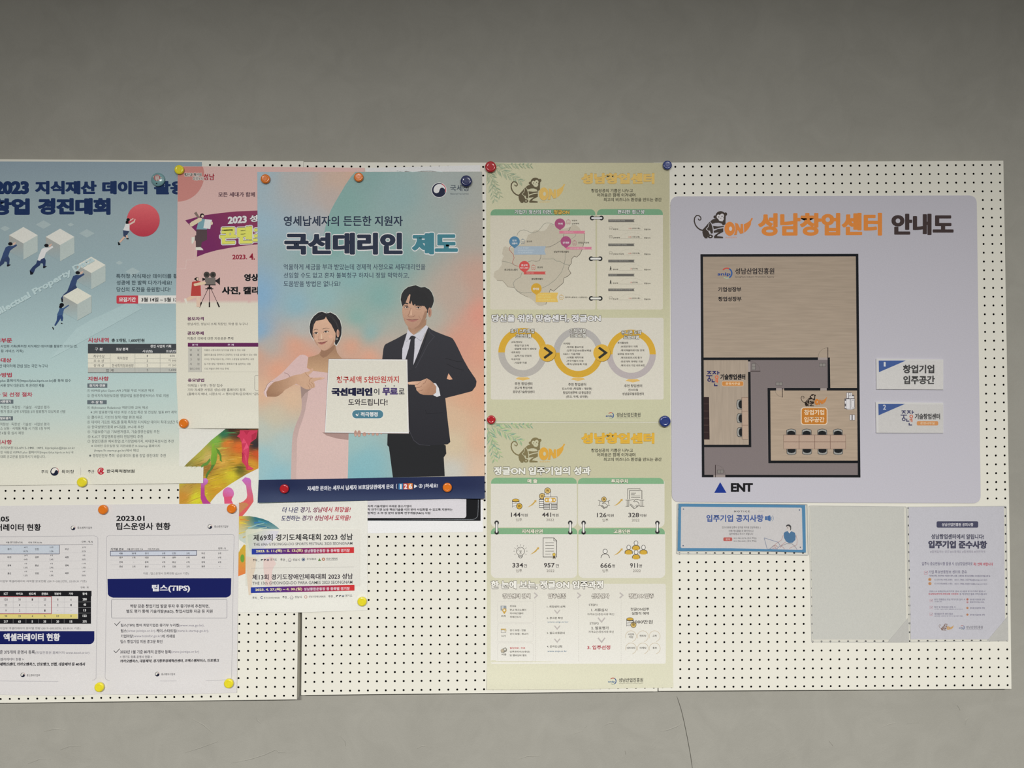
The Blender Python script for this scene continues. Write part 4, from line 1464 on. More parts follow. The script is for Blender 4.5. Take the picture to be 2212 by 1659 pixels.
PL = [((560, 375), (140, 160, 170)), ((560, 500), (136, 162, 176)), ((560, 620), (124, 158, 182)), ((640, 380), (156, 156, 154)), ((730, 385), (174, 152, 138)), ((760, 372), (178, 150, 134)), ((720, 430), (164, 152, 146)),
      ((680, 480), (154, 158, 162)), ((640, 520), (138, 160, 172)), ((690, 560), (140, 160, 162))]
PR = [((790, 380), (118, 146, 144)), ((740, 430), (116, 148, 144)), ((712, 520), (112, 150, 146)), ((860, 420), (126, 150, 150)), ((980, 400), (140, 148, 146)), ((1040, 400), (146, 148, 142)), ((1035, 500), (152, 148, 140)), ((940, 500), (136, 150, 148)),
      ((860, 560), (118, 150, 148)), ((760, 600), (124, 158, 158)), ((820, 640), (118, 154, 150)), ((1035, 600), (174, 142, 128)), ((1040, 680), (196, 136, 120)), ((980, 640), (166, 150, 138)), ((1000, 740), (192, 140, 122)), ((1040, 760), (198, 144, 122)),
      ((930, 680), (160, 158, 148)), ((560, 640), (120, 156, 184)), ((560, 715), (118, 156, 186)), ((640, 660), (128, 162, 174)), ((700, 640), (132, 164, 166)), ((770, 690), (118, 158, 152)), ((800, 720), (124, 160, 160)),
      ((650, 712), (160, 164, 162)), ((580, 748), (164, 160, 154)), ((560, 770), (190, 150, 130)), ((640, 745), (200, 146, 122)), ((600, 800), (206, 150, 124)), ((660, 780), (202, 144, 122)), ((760, 715), (166, 160, 150)), ((760, 745), (200, 146, 122)), ((800, 770), (204, 150, 126)), ((825, 745), (172, 156, 144)),
      ((570, 850), (206, 168, 140)), ((630, 860), (204, 174, 146)), ((590, 900), (192, 182, 160)), ((570, 930), (178, 186, 176)), ((610, 960), (168, 188, 186)), ((570, 990), (150, 188, 194)), ((600, 1030), (140, 184, 194)),
      ((765, 950), (150, 182, 182)), ((790, 1000), (132, 178, 186)), ((780, 1030), (126, 176, 186)), ((980, 900), (200, 172, 144)), ((1000, 860), (202, 160, 132)), ((1040, 850), (204, 154, 126)), ((980, 960), (200, 184, 156)), ((1040, 950), (208, 168, 140)), ((975, 1020), (194, 194, 186)), ((1040, 1020), (210, 182, 158))]


def idw(P_, x, y, pw=1.5):
    sw, r = 0, [0, 0, 0]
    for (a, b), c in P_:
        w = 1 / ((x - a) ** 2 + (y - b) ** 2 + 260) ** pw
        sw += w
        for i in range(3):
            r[i] += w * c[i]
    return tuple(v / sw for v in r)


def colD(x, y):
    t = sstep(490, 569, y)
    cR = idw(PR, x, y) if t > 0 else None
    cL = idw(PL, x, y) if t < 1 else None
    return cR if t >= 1 else (cL if t <= 0 else mixc(cL, cR, t))


S = Sheet('poster', [(555.8, 371.2), (1040.7, 370.5), (1044.6, 732), (1047.3, 1076), (960, 1077.5), (760, 1081.5), (558.2, 1085.3), (559.4, 1035), (557.5, 700)], .0039, colD,
          'pastel poster of a woman in pink and a black-suited man with a board', 'poster', 'posters pinned to the board', mat='gloss', curl=curlD, cut=(550, 560, 1060, 1095))
S.v = (550, 350, 4.337)
S.begin('background_print')
arc = [(945, 92), (905, 135), (850, 215), (800, 300), (750, 385), (715, 450), (690, 520), (665, 600), (648, 680), (638, 760), (634, 840), (638, 900), (648, 960)]
S.poly([(2128, 90), (2136, 960)][::1] + arc[::-1], lambda x, y: idw(PR, x, y))
S.begin('torn_edge')
S.poly([(1330, 78), (1345, 68), (1420, 64), (1422, 80), (1400, 92), (1360, 88)], (196, 198, 192))
S.l([(1330, 88), (1430, 82), (1480, 92), (1560, 82), (1650, 80), (1760, 92)], 5, (178, 190, 188))
S.begin('logos')
emblem(S, 1728, 263, 66)
S.t('국세청', 1832, 2005, 213, 273, (52, 60, 72), .012)
S.t('National Tax Service', 1833, 2005, 291, 304, (70, 78, 86), .01)
S.begin('headline')
S.t('영세납세자의 든든한 지원자', 272, 1388, 505, 600, (32, 42, 62), .022)
S.t('국선대리인', 277, 1388, 662, 868, (34, 42, 60), .07, halo=17, hcol=(214, 212, 204))
S.t('제도', 1472, 1905, 662, 866, (58, 112, 124), .07, halo=17, hcol=(214, 212, 204))
S.begin('body_text')
for s, x1, y0, y1 in (('억울하게 세금을 부과 받았는데 경제적 사정으로 세무대리인을', 1600, 955, 1010), ('선임할 수도 없고 혼자 불복청구 하자니 정말 막막하고,', 1447, 1035, 1090), ('도움받을 방법은 없나요?', 805, 1113, 1167)):
    S.t(s, 272, x1, y0, y1, (48, 60, 78), .006)

# the woman, printed
S.begin('woman_picture')
S.v = (550, 760, 8.508)
skin, skin2, skin3 = (190, 154, 130), (168, 132, 106), (150, 114, 90)
pk, pk2, pk3 = (196, 168, 166), (178, 154, 154), (206, 178, 172)
grd = lambda c0, c1, y0, y1: (lambda x, y: mixc(c0, c1, (y - y0) / (y1 - y0)))
S.poly([(985, 95), (930, 60), (880, 50), (830, 62), (780, 100), (700, 180), (640, 245), (560, 330), (490, 400), (400, 470), (310, 535), (250, 590), (215, 640), (190, 700), (162, 745), (185, 800), (222, 838), (400, 700), (560, 560), (840, 620), (850, 700), (860, 830), (868, 960),
        (862, 1060), (840, 1150), (790, 1260), (745, 1370), (712, 1480), (695, 1580), (686, 1700), (676, 2000), (669, 2350), (1712, 2340), (1722, 1900), (1728, 1500), (1500, 1380), (1500, 420), (1335, 384), (1080, 350), (990, 320), (960, 290), (975, 180)],
       grd(pk, (208, 180, 174), 765, 960))
S.poly([(840, 620), (900, 640), (960, 700), (990, 740), (960, 900), (930, 1080), (880, 1250), (820, 1420), (780, 1600), (766, 2350), (669, 2350), (676, 2000), (686, 1700), (695, 1580), (712, 1480), (745, 1370), (790, 1260), (840, 1150), (862, 1060), (868, 960), (860, 830)], grd((172, 148, 144), (196, 170, 164), 840, 1000))
S.poly([(850, 640), (1000, 690), (1060, 668), (980, 730), (930, 760), (860, 860)], (150, 128, 122))
S.poly([(1240, 1480), (1728, 1498), (1724, 1620), (1500, 1590), (1330, 1540)], (164, 136, 130))
S.l([(545, 385), (600, 400), (640, 440), (652, 480)], 10, (150, 122, 120))
S.l([(350, 556), (310, 550), (250, 600), (200, 720), (218, 830)], 16, (214, 192, 190))
S.l([(345, 545), (300, 545), (236, 600), (180, 720)], 7, (140, 116, 118))
# neck and shoulder
S.poly([(1215, -75), (1220, -20), (1180, 40), (1100, 72), (988, 98), (964, 290), (1080, 345), (1200, 366), (1335, 384), (1500, 400), (1500, 125), (1610, 124), (1560, 75), (1520, 20), (1495, -60), (1480, -140), (1300, -40)], grd((150, 116, 92), (182, 148, 116), 755, 800))
S.poly([(1230, -20), (1320, -20), (1440, -110), (1480, -130), (1450, -40), (1330, 80), (1260, 110), (1200, 60)], (140, 106, 84))
# hair and face
S.v = (550, 640, 8.508)
hair = [(1240, 285), (1170, 300), (1090, 365), (1032, 450), (1010, 560), (1018, 660), (1052, 740), (1090, 800), (1200, 700), (1400, 640), (1475, 830), (1480, 880), (1500, 902), (1530, 860), (1565, 800), (1596, 700), (1600, 570), (1572, 450), (1495, 350), (1395, 296), (1322, 316)]
S.l(hair, 22, (196, 198, 192), True)
S.poly(hair, (36, 35, 38))
S.poly([(1262, 430), (1210, 438), (1130, 452), (1090, 520), (1070, 610), (1066, 700), (1080, 770), (1110, 840), (1150, 900), (1205, 965), (1240, 990), (1285, 1000), (1340, 985), (1400, 945), (1450, 895), (1478, 830), (1486, 760), (1490, 680), (1450, 600), (1410, 520), (1360, 460), (1322, 400), (1312, 372), (1295, 408)],
       grd((196, 160, 136), (184, 148, 126), 690, 755))
S.poly([(1066, 640), (1100, 700), (1110, 790), (1170, 900), (1150, 900), (1090, 800), (1066, 720)], (168, 134, 114))
S.poly([(1478, 830), (1450, 895), (1400, 945), (1340, 985), (1300, 998), (1380, 930), (1430, 850), (1460, 770)], (170, 132, 110))
S.c(1532, 680, 26, (182, 144, 124), 74)
S.c(1536, 680, 12, (150, 110, 94), 48)
S.ring(1510, 785, 10, 18, (176, 176, 168))
dk_ = (58, 46, 44)
S.l([(1085, 628), (1110, 608), (1140, 604), (1170, 618)], 12, (104, 82, 72), taper=6)
S.l([(1250, 606), (1290, 588), (1330, 586), (1378, 598)], 13, (104, 82, 72), taper=5)
S.c(1128, 680, 34, (214, 196, 186), 13)
S.c(1312, 654, 38, (214, 196, 186), 13)
S.c(1130, 678, 17, (44, 34, 34), 15)
S.c(1310, 652, 17, (44, 34, 34), 15)
S.l([(1088, 690), (1108, 666), (1132, 660), (1168, 672)], 9, dk_)
S.l([(1262, 668), (1286, 642), (1316, 634), (1370, 646)], 9, dk_)
S.l([(1190, 680), (1180, 740), (1172, 788)], 7, (170, 132, 112))
S.l([(1172, 795), (1190, 806), (1220, 800), (1250, 800), (1268, 782)], 9, (136, 98, 84))
S.poly([(1222, 690), (1238, 690), (1246, 780), (1216, 790)], (208, 176, 152))
S.poly([(1168, 858), (1210, 842), (1240, 846), (1290, 832), (1336, 824), (1290, 866), (1235, 882), (1196, 876)], (150, 92, 86))
S.l([(1160, 852), (1200, 856), (1240, 860), (1300, 842), (1340, 822)], 8, (104, 62, 58))
S.l([(1196, 878), (1240, 888), (1290, 868)], 8, (176, 122, 110))
S.c(1400, 740, 40, (200, 158, 136), 34)
S.c(1120, 780, 24, (194, 154, 132), 30)
for a, b in ((1300, 300), (1300, 330)):
    S.l([(1316, b), (1420, b + 60), (1500, b + 170), (1548, b + 300)], 6, (62, 60, 62))
S.l([(1250, 330), (1160, 380), (1090, 460), (1056, 560)], 6, (62, 60, 62))
# her arm and pointing hand
S.v = (550, 760, 8.508)
S.poly([(352, 556), (440, 535), (560, 500), (660, 455), (760, 422), (850, 412), (920, 378), (1000, 358), (1040, 312), (1062, 298), (1080, 318), (1076, 350), (1050, 380), (990, 425), (1010, 462), (1060, 478), (1150, 476), (1272, 464), (1292, 486), (1240, 506), (1140, 526), (1085, 552), (1108, 600), (1112, 640), (1085, 664), (1040, 668), (1010, 692), (950, 690), (880, 655), (830, 616), (762, 586), (690, 620), (620, 662), (560, 696), (510, 752), (450, 800), (390, 826), (300, 824), (228, 822), (216, 742), (260, 650)],
       lambda x, y: mixc(mixc((152, 116, 90), (192, 156, 130), (x - 575) / 75), (140, 104, 82), (y - 842) / 26))
for p in ([(1000, 575), (1040, 620), (1060, 662)], [(1040, 556), (1080, 600), (1092, 650)], [(975, 600), (1005, 650), (1015, 690)], [(1060, 478), (1020, 500), (1000, 560)], [(930, 380), (965, 430), (1000, 460)]):
    S.l(p, 6, (146, 108, 86))
S.poly([(1225, 474), (1270, 466), (1288, 486), (1235, 494)], (206, 172, 152))

# the man, printed
S.begin('man_picture')
S.v = (690, 770, 6.1444)
jk = lambda x, y: mixc((46, 46, 52), (38, 38, 44), (y - 700) / 260)
S.poly([(905, 1000), (900, 1180), (922, 1200), (975, 1606), (1664, 1590), (1650, 1340), (1684, 1290), (1676, 1180), (1300, 1000)], (33, 34, 37))
S.v = (800, 600, 8.508)
S.poly([(676, 1010), (480, 1120), (280, 1220), (256, 1250), (240, 1310), (215, 1520), (215, 1700), (800, 1700), (800, 1100)], jk)
S.poly([(1065, 905), (1120, 950), (1200, 990), (1350, 1050), (1480, 1096), (1516, 1120), (1560, 1190), (1620, 1310), (1700, 1480), (1800, 1660), (1880, 1780), (1930, 1850), (1952, 1905), (1940, 1990), (1870, 2085), (1640, 2145), (1378, 2211),
        (1405, 2470), (1435, 2730), (1470, 3020), (1420, 3062), (1000, 3080), (860, 3060), (780, 2980), (720, 2840), (680, 2600), (680, 1700), (790, 1600)], jk)
S.poly([(1436, 1756), (1512, 1866), (1456, 1876), (1404, 1856)], (206, 158, 130))
S.l([(1050, 1000), (980, 1250), (880, 1480), (800, 1600)], 10, (26, 26, 30))
S.l([(1065, 905), (1095, 1010), (1180, 1080), (1060, 1220), (960, 1420), (830, 1660)], 7, (66, 66, 74))
S.l([(1380, 1480), (1600, 1540), (1690, 1540)], 7, (24, 24, 28))
S.l([(1400, 1580), (1560, 1660), (1720, 1700)], 7, (24, 24, 28))
S.l([(1010, 2430), (1040, 2500), (1330, 2480)], 8, (28, 28, 34))
S.l([(690, 2600), (730, 2840), (800, 2990), (900, 3066), (1100, 3084)], 8, (64, 64, 72))
S.poly([(692, 940), (672, 1020), (640, 1130), (590, 1300), (584, 1420), (586, 1520), (640, 1700), (720, 1700), (792, 1602), (900, 1330), (1000, 1040), (1068, 905), (1022, 868), (900, 1000), (795, 1052)], (188, 187, 196))
S.l([(700, 1130), (668, 1180), (640, 1130)], 7, (150, 150, 160))
S.l([(830, 1090), (930, 1165), (1010, 1010)], 8, (146, 146, 156))
S.poly([(695, 912), (700, 960), (740, 1005), (795, 1052), (860, 1000), (1022, 868), (1034, 750), (900, 880), (800, 930)], grd((150, 116, 94), (168, 132, 110), 705, 724))
S.poly([(745, 1070), (780, 1062), (838, 1088), (815, 1132), (812, 1300), (790, 1604), (770, 1700), (620, 1700), (650, 1480), (705, 1300), (742, 1132), (702, 1138)], (44, 44, 50))
mh = [(835, 136), (862, 150), (932, 178), (1000, 168), (1080, 212), (1130, 275), (1162, 360), (1168, 430), (1150, 495), (1125, 552), (1080, 580), (1058, 640), (1030, 650), (990, 700), (640, 700), (604, 560), (575, 480), (558, 400), (572, 305), (618, 228), (695, 168), (785, 148)]
S.l(mh, 20, (170, 176, 168), True)
S.poly(mh, (38, 38, 40))
S.poly([(722, 300), (690, 350), (655, 440), (640, 480), (606, 505), (590, 560), (586, 620), (600, 720), (640, 830), (700, 912), (760, 936), (840, 936), (920, 898), (990, 800), (1030, 720), (1046, 600), (1030, 520), (990, 500), (870, 470), (800, 400), (770, 340)], grd((180, 144, 122), (164, 128, 108), 660, 705))
S.poly([(990, 800), (920, 898), (840, 936), (800, 938), (900, 860), (960, 740), (1000, 620), (1046, 600), (1030, 720)], (146, 112, 92))
S.poly([(738, 312), (722, 420), (706, 470), (742, 478), (756, 420), (776, 500), (800, 512), (818, 480), (835, 510), (900, 512), (996, 522), (1044, 590), (1100, 440), (1000, 280), (840, 220)], (36, 36, 38))
S.poly([(640, 455), (700, 470), (690, 490), (646, 480)], (36, 36, 38))
S.c(1092, 636, 34, (166, 126, 108), 88)
S.c(1090, 640, 15, (134, 98, 82), 52)
S.l([(612, 520), (650, 505), (690, 512)], 11, (84, 66, 56))
S.l([(810, 520), (870, 512), (945, 525)], 12, (84, 66, 56))
S.c(668, 544, 36, (206, 190, 180), 11)
S.c(884, 552, 40, (206, 190, 180), 12)
S.c(672, 542, 17, (40, 30, 28), 14)
S.c(884, 550, 18, (40, 30, 28), 15)
S.l([(618, 548), (645, 530), (685, 528), (712, 548)], 8, (66, 48, 44))
S.l([(838, 556), (862, 536), (900, 534), (934, 552)], 8, (66, 48, 44))
S.l([(625, 572), (665, 580), (705, 572)], 5, (140, 106, 92))
S.l([(842, 582), (886, 590), (930, 578)], 5, (140, 106, 92))
S.l([(746, 560), (722, 640), (690, 700), (712, 716), (750, 720), (800, 712), (812, 690)], 8, (134, 98, 82))
S.poly([(740, 580), (756, 580), (764, 690), (736, 692)], (202, 166, 142))
S.poly([(672, 770), (720, 768), (770, 776), (830, 770), (880, 768), (830, 800), (770, 812), (715, 800)], (158, 106, 98))
S.l([(662, 764), (720, 768), (770, 774), (830, 769), (886, 764)], 7, (92, 56, 52))
S.l([(640, 730), (630, 770), (642, 800)], 5, (138, 104, 88))
S.l([(890, 700), (915, 745), (912, 790)], 5, (138, 104, 88))
S.v = (690, 770, 6.1444)
S.poly([(1508, 350), (1546, 358), (1585, 420), (1606, 520), (1560, 538), (1508, 512), (1548, 480), (1552, 400)], (206, 206, 210))
S.poly([(1172, 342), (1230, 334), (1340, 326), (1400, 300), (1425, 290), (1470, 315), (1510, 350), (1552, 400), (1546, 480), (1505, 512), (1440, 512), (1380, 510), (1332, 492), (1310, 470), (1286, 445), (1284, 415), (1268, 400), (1266, 374), (1186, 372), (1172, 358)],
       lambda x, y: mixc((206, 168, 144), (166, 126, 102), (x - 890) / 45 + (y - 830) / 60))
for p in ([(1340, 345), (1300, 372), (1268, 376)], [(1286, 415), (1330, 410), (1360, 390)], [(1310, 462), (1350, 455), (1370, 440)], [(1425, 300), (1400, 350), (1370, 370)]):
    S.l(p, 6, (142, 104, 84))

S.begin('held_board_picture')
S.poly([(120, 30), (1168, 40), (1190, 1026), (70, 1018)], (120, 104, 98))
S.poly([(124, 36), (1166, 42), (1186, 1020), (73, 1010)], (222, 220, 214))
S.poly([(132, 46), (1156, 52), (1174, 1004), (82, 998)], lambda x, y: mixc((200, 197, 186), (212, 210, 198), (y - 775) / 160))
S.begin('board_text')
S.t('청구세액 5천만원까지', 228, 1055, 262, 354, (172, 62, 60), .02, dy=-4)
S.t('국선대리인', 160, 706, 414, 524, (22, 24, 56), .08)
S.t('이', 722, 795, 424, 510, (40, 40, 52), .02)
S.t('무료', 834, 1043, 414, 518, (76, 62, 108), .08)
S.t('로', 1052, 1130, 424, 502, (40, 40, 52), .02)
S.c(878, 391, 8, (50, 48, 60), seg=12)
S.c(993, 391, 8, (50, 48, 60), seg=12)
S.t('도와드립니다!', 383, 905, 562, 652, (40, 34, 42), .02)
S.r(428, 706, 853, 828, (222, 220, 212), 60)
S.r(436, 713, 847, 821, (74, 120, 138), 53)
S.poly([(480, 768), (500, 762), (506, 778), (524, 742), (512, 788), (498, 792)], (224, 224, 220))
S.t('적극행정', 548, 775, 738, 798, (226, 226, 222), .035)
S.begin('finger_pictures')
for x, y, a, b in ((480, 1022, 20, 42), (527, 1024, 24, 44), (598, 1032, 26, 26), (655, 1027, 16, 14), (712, 1032, 20, 18), (768, 1032, 20, 18), (820, 1024, 12, 10)):
    S.c(x, y, a, (176, 138, 124), b, 18)
    S.c(x, y + b * .5, a * .6, (196, 160, 146), b * .35, 14)
S.begin('navy_band')
S.v = (550, 1000, 4.254)
S.poly([(40, 155), (500, 148), (1200, 135), (2114, 119), (2116, 324), (1744, 330), (893, 347), (36, 362)], lambda x, y: mixc((30, 40, 76), (66, 78, 108), sstep(1045, 1084, y) * .75))
S.t('자세한 문의는 세무서 납세자 보호담당관에게 문의', 487, 1275, 212, 256, (214, 216, 224), .035, dy=-18)
S.t('(', 1298, 1310, 192, 238, (214, 216, 224), .03)
for i, (s, c_) in enumerate((('1', (54, 116, 164)), ('2', (196, 72, 60)), ('6', (216, 124, 60)))):
    x = 1323 + i * 44
    S.poly([(x, 190 - i), (x + 41, 189 - i), (x + 41, 243 - i), (x, 244 - i)], c_)
    S.t(s, x + (14 if i == 0 else 6), x + (28 if i == 0 else 36), 194 - i, 240 - i, (226, 226, 226), .05)
S.poly([(1466, 197), (1497, 213), (1466, 232)], (222, 224, 228))
S.t('③ )하세요!', 1508, 1685, 191, 237, (214, 216, 224), .035, dy=-3)
S.done()

# ------------------------------------------------------------------ F1, F2: the green pair
LV = [(142, 152, 128), (128, 144, 122), (152, 160, 136)]


def frond(S, x0, y0, x1, y1, n, ln, cols, wd=13, bend=0):
    S.l([(x0, y0), ((x0 + x1) / 2 + bend, (y0 + y1) / 2), (x1, y1)], 4, cols[0])
    dx, dy = x1 - x0, y1 - y0
    L = math.hypot(dx, dy)
    tx, ty = dx / L, dy / L
    for i in range(n):
        u = .12 + .86 * i / (n - 1)
        bx, by = x0 + dx * u + bend * 4 * u * (1 - u) * .5, y0 + dy * u
        l2 = ln * (1 - .5 * u)
        for sgn in (-1, 1):
            a = math.atan2(ty, tx) + sgn * (.62 + .15 * (i % 2))
            ex, ey = bx + l2 * math.cos(a), by + l2 * math.sin(a)
            if ex < 62 or ey < 66:
                k = min((bx - 62) / max(1e-6, bx - ex) if ex < 62 else 1, (by - 66) / max(1e-6, by - ey) if ey < 66 else 1)
                if k < .25:
                    continue
                ex, ey = bx + (ex - bx) * k, by + (ey - by) * k
            mx, my = (bx + ex) / 2, (by + ey) / 2
            nx, ny = -(ey - by), ex - bx
            q = math.hypot(nx, ny) or 1
            w = wd * (.7 + .3 * ((i * 7) % 3)) / 2
            P_ = [(bx, by), (mx + nx / q * w, my + ny / q * w), (ex, ey), (mx - nx / q * w, my - ny / q * w)]
            P_ = [(max(61, a_), max(64, b_)) for a_, b_ in P_]
            S.poly(P_, cols[(i + (sgn > 0)) % len(cols)])


def outl(S, s, x0, x1, y0, y1, fill, line, hw, w=.05, dy=0):
    S.t(s, x0 + hw, x1 - hw, y0 + hw, y1 - hw, fill, w, halo=hw, hcol=line, dy=dy)


def green_head(S, dy0, cols, gold, line, txt, brown, orange, face):
    S.begin('leaf_print')
    frond(S, 64, 70, 150, 480, 9, 120, cols, 16)
    frond(S, 64, 66, 450, 275, 12, 120, cols, 17)
    frond(S, 110, 66, 560, 90, 10, 110, cols, 17)
    frond(S, 64, 120, 210, 440, 7, 100, cols, 14)
    S.begin('monkey_logo')
    monkey(S, 330, dy0, .745, brown, orange, face)
    S.begin('headline')
    outl(S, '성남창업센터', 1126, 1976, 172, 310, gold, line, 7, .075)
    S.begin('slogan')
    S.t('창업성공의 기쁨은 나누고', 1248, 1724, 357, 399, txt, .02)
    S.t('어려움은 함께 이겨내며', 1315, 1751, 407, 450, txt, .02)
    S.t('최고의 비즈니스 환경을 만드는 공간', 1390, 2050, 459, 502, txt, .02)


def tram(S, x, y, w, h, c, k=6):
    S.box(x, y, x + w, y + h * .86, k, c, w * .2)
    S.l([(x + w * .15, y + h * .46), (x + w * .85, y + h * .46)], k * .8, c)
    S.l([(x + w * .28, y + h * .66), (x + w * .72, y + h * .66)], k * .7, c)
    S.l([(x + w * .2, y + h * .88), (x + w * .1, y + h)], k, c)
    S.l([(x + w * .8, y + h * .88), (x + w * .9, y + h)], k, c)
    S.l([(x + w * .3, y - h * .13), (x + w * .7, y - h * .13)], k, c)
    S.l([(x + w * .5, y - h * .13), (x + w * .5, y)], k * .7, c)


colF1 = lambda x, y: mixc(mixc((176, 174, 148), (160, 156, 130), (x - 1050) / 380), (188, 187, 158), sstep(400, 900, y))
S = Sheet('poster', [(1050.2, 351.8), (1446.3, 351.8), (1448.2, 911.4), (1250, 911), (1051.4, 910.4)], .0009, colF1,
          'upper pale green poster with a city map and three linked rings', 'poster', 'posters pinned to the board',
          curl=lambda x, y: .0016 * sstep(880, 911, y) * math.exp(-((x - 1250) / 120) ** 2), cut=(1045, 870, 1455, 915))
S.v = (1040, 340, 5.267)
green_head(S, 230, LV, (196, 158, 92), (112, 86, 52), (60, 58, 48), (84, 76, 58), (198, 158, 90), (176, 173, 148))
S.begin('card')
BD, GN = (186, 181, 166), (104, 142, 112)
S.r(100, 640, 1298, 1731, BD, 22, '0011')
S.r(1315, 640, 2065, 1731, BD, 22, '0011')
S.begin('green_heading')
S.r(103, 590, 1296, 660, GN, 56, '1100')
S.r(1314, 588, 2064, 655, GN, 56, '1100')
hd = (214, 212, 196)
S.t('기업가 정신의 터전,', 375, 805, 598, 650, hd, .03, halo=4, hcol=(62, 84, 66))
S.t('정글ON', 822, 1000, 598, 648, (204, 160, 80), .035, halo=5, hcol=(74, 66, 40))
S.t('편리한 접근성', 1548, 1852, 597, 644, hd, .03, halo=4, hcol=(62, 84, 66))
S.begin('binder_ring_picture')


def hring(x0, x1, y):
    for x in (x0, x1):
        S.c(x, y, 27, (30, 32, 32))
    S.l([(x0, y), (x1, y)], 34, (30, 32, 32))
    S.poly(rrect(x0 - 11, y - 11, x1 + 11, y + 11, 11, seg=5), (206, 202, 192))


hring(1260, 1364, 690)
hring(1248, 1350, 1153)
hring(1249, 1351, 1605)
S.begin('map_picture')
S.v = (1050, 450, 8.848)
MP = [(770, 600), (800, 510), (860, 480), (915, 430), (975, 408), (1040, 440), (1110, 430), (1160, 390), (1220, 290), (1290, 325), (1400, 400), (1500, 385), (1610, 362), (1640, 320), (1720, 320), (1780, 370), (1812, 425), (1880, 480), (1886, 560), (1862, 680), (1835, 790), (1790, 880),
      (1730, 935), (1690, 912), (1640, 960), (1630, 1050), (1590, 1100), (1572, 1160), (1622, 1240), (1560, 1300), (1490, 1330), (1470, 1430), (1410, 1480), (1290, 1585), (1228, 1548), (1200, 1640), (1160, 1790), (1140, 1838), (1050, 1871), (974, 1846), (900, 1762), (800, 1700), (722, 1662), (640, 1618), (538, 1519), (420, 1502), (319, 1384), (210, 1376), (143, 1309), (160, 1208), (235, 1174), (302, 1074), (298, 990), (340, 920), (307, 872), (328, 745), (370, 728), (440, 758), (560, 760)]
S.poly(MP, (172, 165, 149))
S.l(MP[20:38], 8, (74, 66, 58))
S.l(MP[41:48], 6, (110, 102, 90))
rl = (122, 124, 114)
S.l([(590, 520), (610, 470), (650, 430), (720, 412), (790, 432), (850, 465), (920, 468), (990, 440), (1050, 370), (1100, 305), (1160, 276), (1220, 280), (1290, 310), (1330, 330)], 7, rl)
S.l([(1610, 355), (1595, 410), (1560, 440)], 9, (96, 88, 80))
S.l([(1490, 485), (1470, 560), (1430, 615), (1330, 680), (1220, 735), (1100, 742), (1060, 770), (1048, 830), (1045, 940), (1020, 1000), (960, 1012), (870, 1002), (800, 1025)], 8, (110, 106, 98))
S.l([(1875, 480), (1885, 570), (1860, 700), (1835, 790)], 8, (96, 88, 80))
S.l([(1715, 490), (1710, 530), (1630, 590)], 6, rl)
S.l([(490, 715), (445, 750), (450, 800), (520, 880), (535, 950), (500, 1040), (545, 1090), (620, 1108)], 8, (150, 78, 72))
S.l([(305, 1012), (420, 1030), (500, 1060), (560, 1095)], 7, rl)
S.l([(1070, 968), (1200, 970), (1290, 968), (1350, 1010), (1410, 1012), (1480, 1055), (1590, 1092)], 7, rl)
S.l([(1512, 840), (1512, 960), (1490, 1090), (1440, 1220), (1330, 1360), (1200, 1460), (1070, 1525)], 6, rl)
S.l([(685, 1225), (660, 1310), (560, 1370), (520, 1430), (540, 1520), (600, 1590), (720, 1618), (870, 1608)], 7, rl)
S.begin('ribbon_print')


def ribbon(x0, y0, x1, y1, c):
    h = y1 - y0
    S.poly([(x0, y0), (x1, y0), (x1 - min(28, h * .35), (y0 + y1) / 2), (x1, y1), (x0, y1)], c)


ribbon(1400, 431, 1895, 482, (190, 112, 132))
ribbon(1525, 737, 2025, 787, (188, 110, 134))
ribbon(535, 726, 1142, 885, (144, 158, 170))
ribbon(722, 1208, 1142, 1263, (180, 76, 72))
ribbon(949, 1611, 1378, 1793, (202, 168, 88))
fn = (206, 190, 186)
S.t('창업지원주택(위례)', 1480, 1670, 444, 470, fn, 0)
S.t('성남하이테크밸리 창업공간', 1595, 1895, 750, 776, fn, 0)
for i, (s, x1) in enumerate((('판교 창업존', 820), ('글로벌융합센터 창업공간', 910), ('창업지원주택', 880))):
    S.t(s, 610, x1, 746 + i * 44, 774 + i * 44, (178, 188, 194), 0)
for i, (s, x1) in enumerate((('킨스타워 창업센터', 1240), ('중장년기술창업센터', 1235), ('성남산업진흥원 정자동', 1330))):
    S.t(s, 995, x1, 1636 + i * 50, 1664 + i * 50, (222, 196, 130), 0)
S.t('창업카페', 770, 905, 1222, 1252, (216, 150, 146), 0)
S.begin('pin_print')


def pin(x, y, r, ty, c):
    S.poly([(x - r * .8, y + r * .6), (x + r * .8, y + r * .6), (x, ty)], c)
    S.c(x, y, r, c)


pin(1412, 295, 101, 420, (146, 72, 106))
pin(1525, 634, 101, 762, (148, 74, 110))
pin(543, 637, 101, 766, (76, 116, 144))
pin(732, 1108, 101, 1232, (184, 74, 72))
pin(960, 1533, 101, 1656, (186, 146, 52))
pw = (220, 210, 204)
for s, a, b, y0, y1 in (('위례', 1378, 1462, 274, 315), ('상대원', 1464, 1586, 636, 677), ('판교', 500, 583, 596, 634), ('2밸리', 490, 596, 654, 691), ('판교역', 672, 790, 1069, 1109), ('테크노밸리', 650, 806, 1128, 1154), ('정자동', 893, 1014, 1519, 1563)):
    S.t(s, a, b, y0, y1, pw, .03)
S.begin('map_labels')
tram(S, 1538, 226, 70, 84, (150, 100, 104))
tram(S, 668, 597, 66, 84, (96, 112, 124))
tram(S, 1656, 626, 68, 86, (154, 92, 106))
tram(S, 870, 1092, 68, 86, (172, 84, 80))
tram(S, 1402, 1664, 70, 86, (182, 150, 88))
lb = (84, 80, 72)
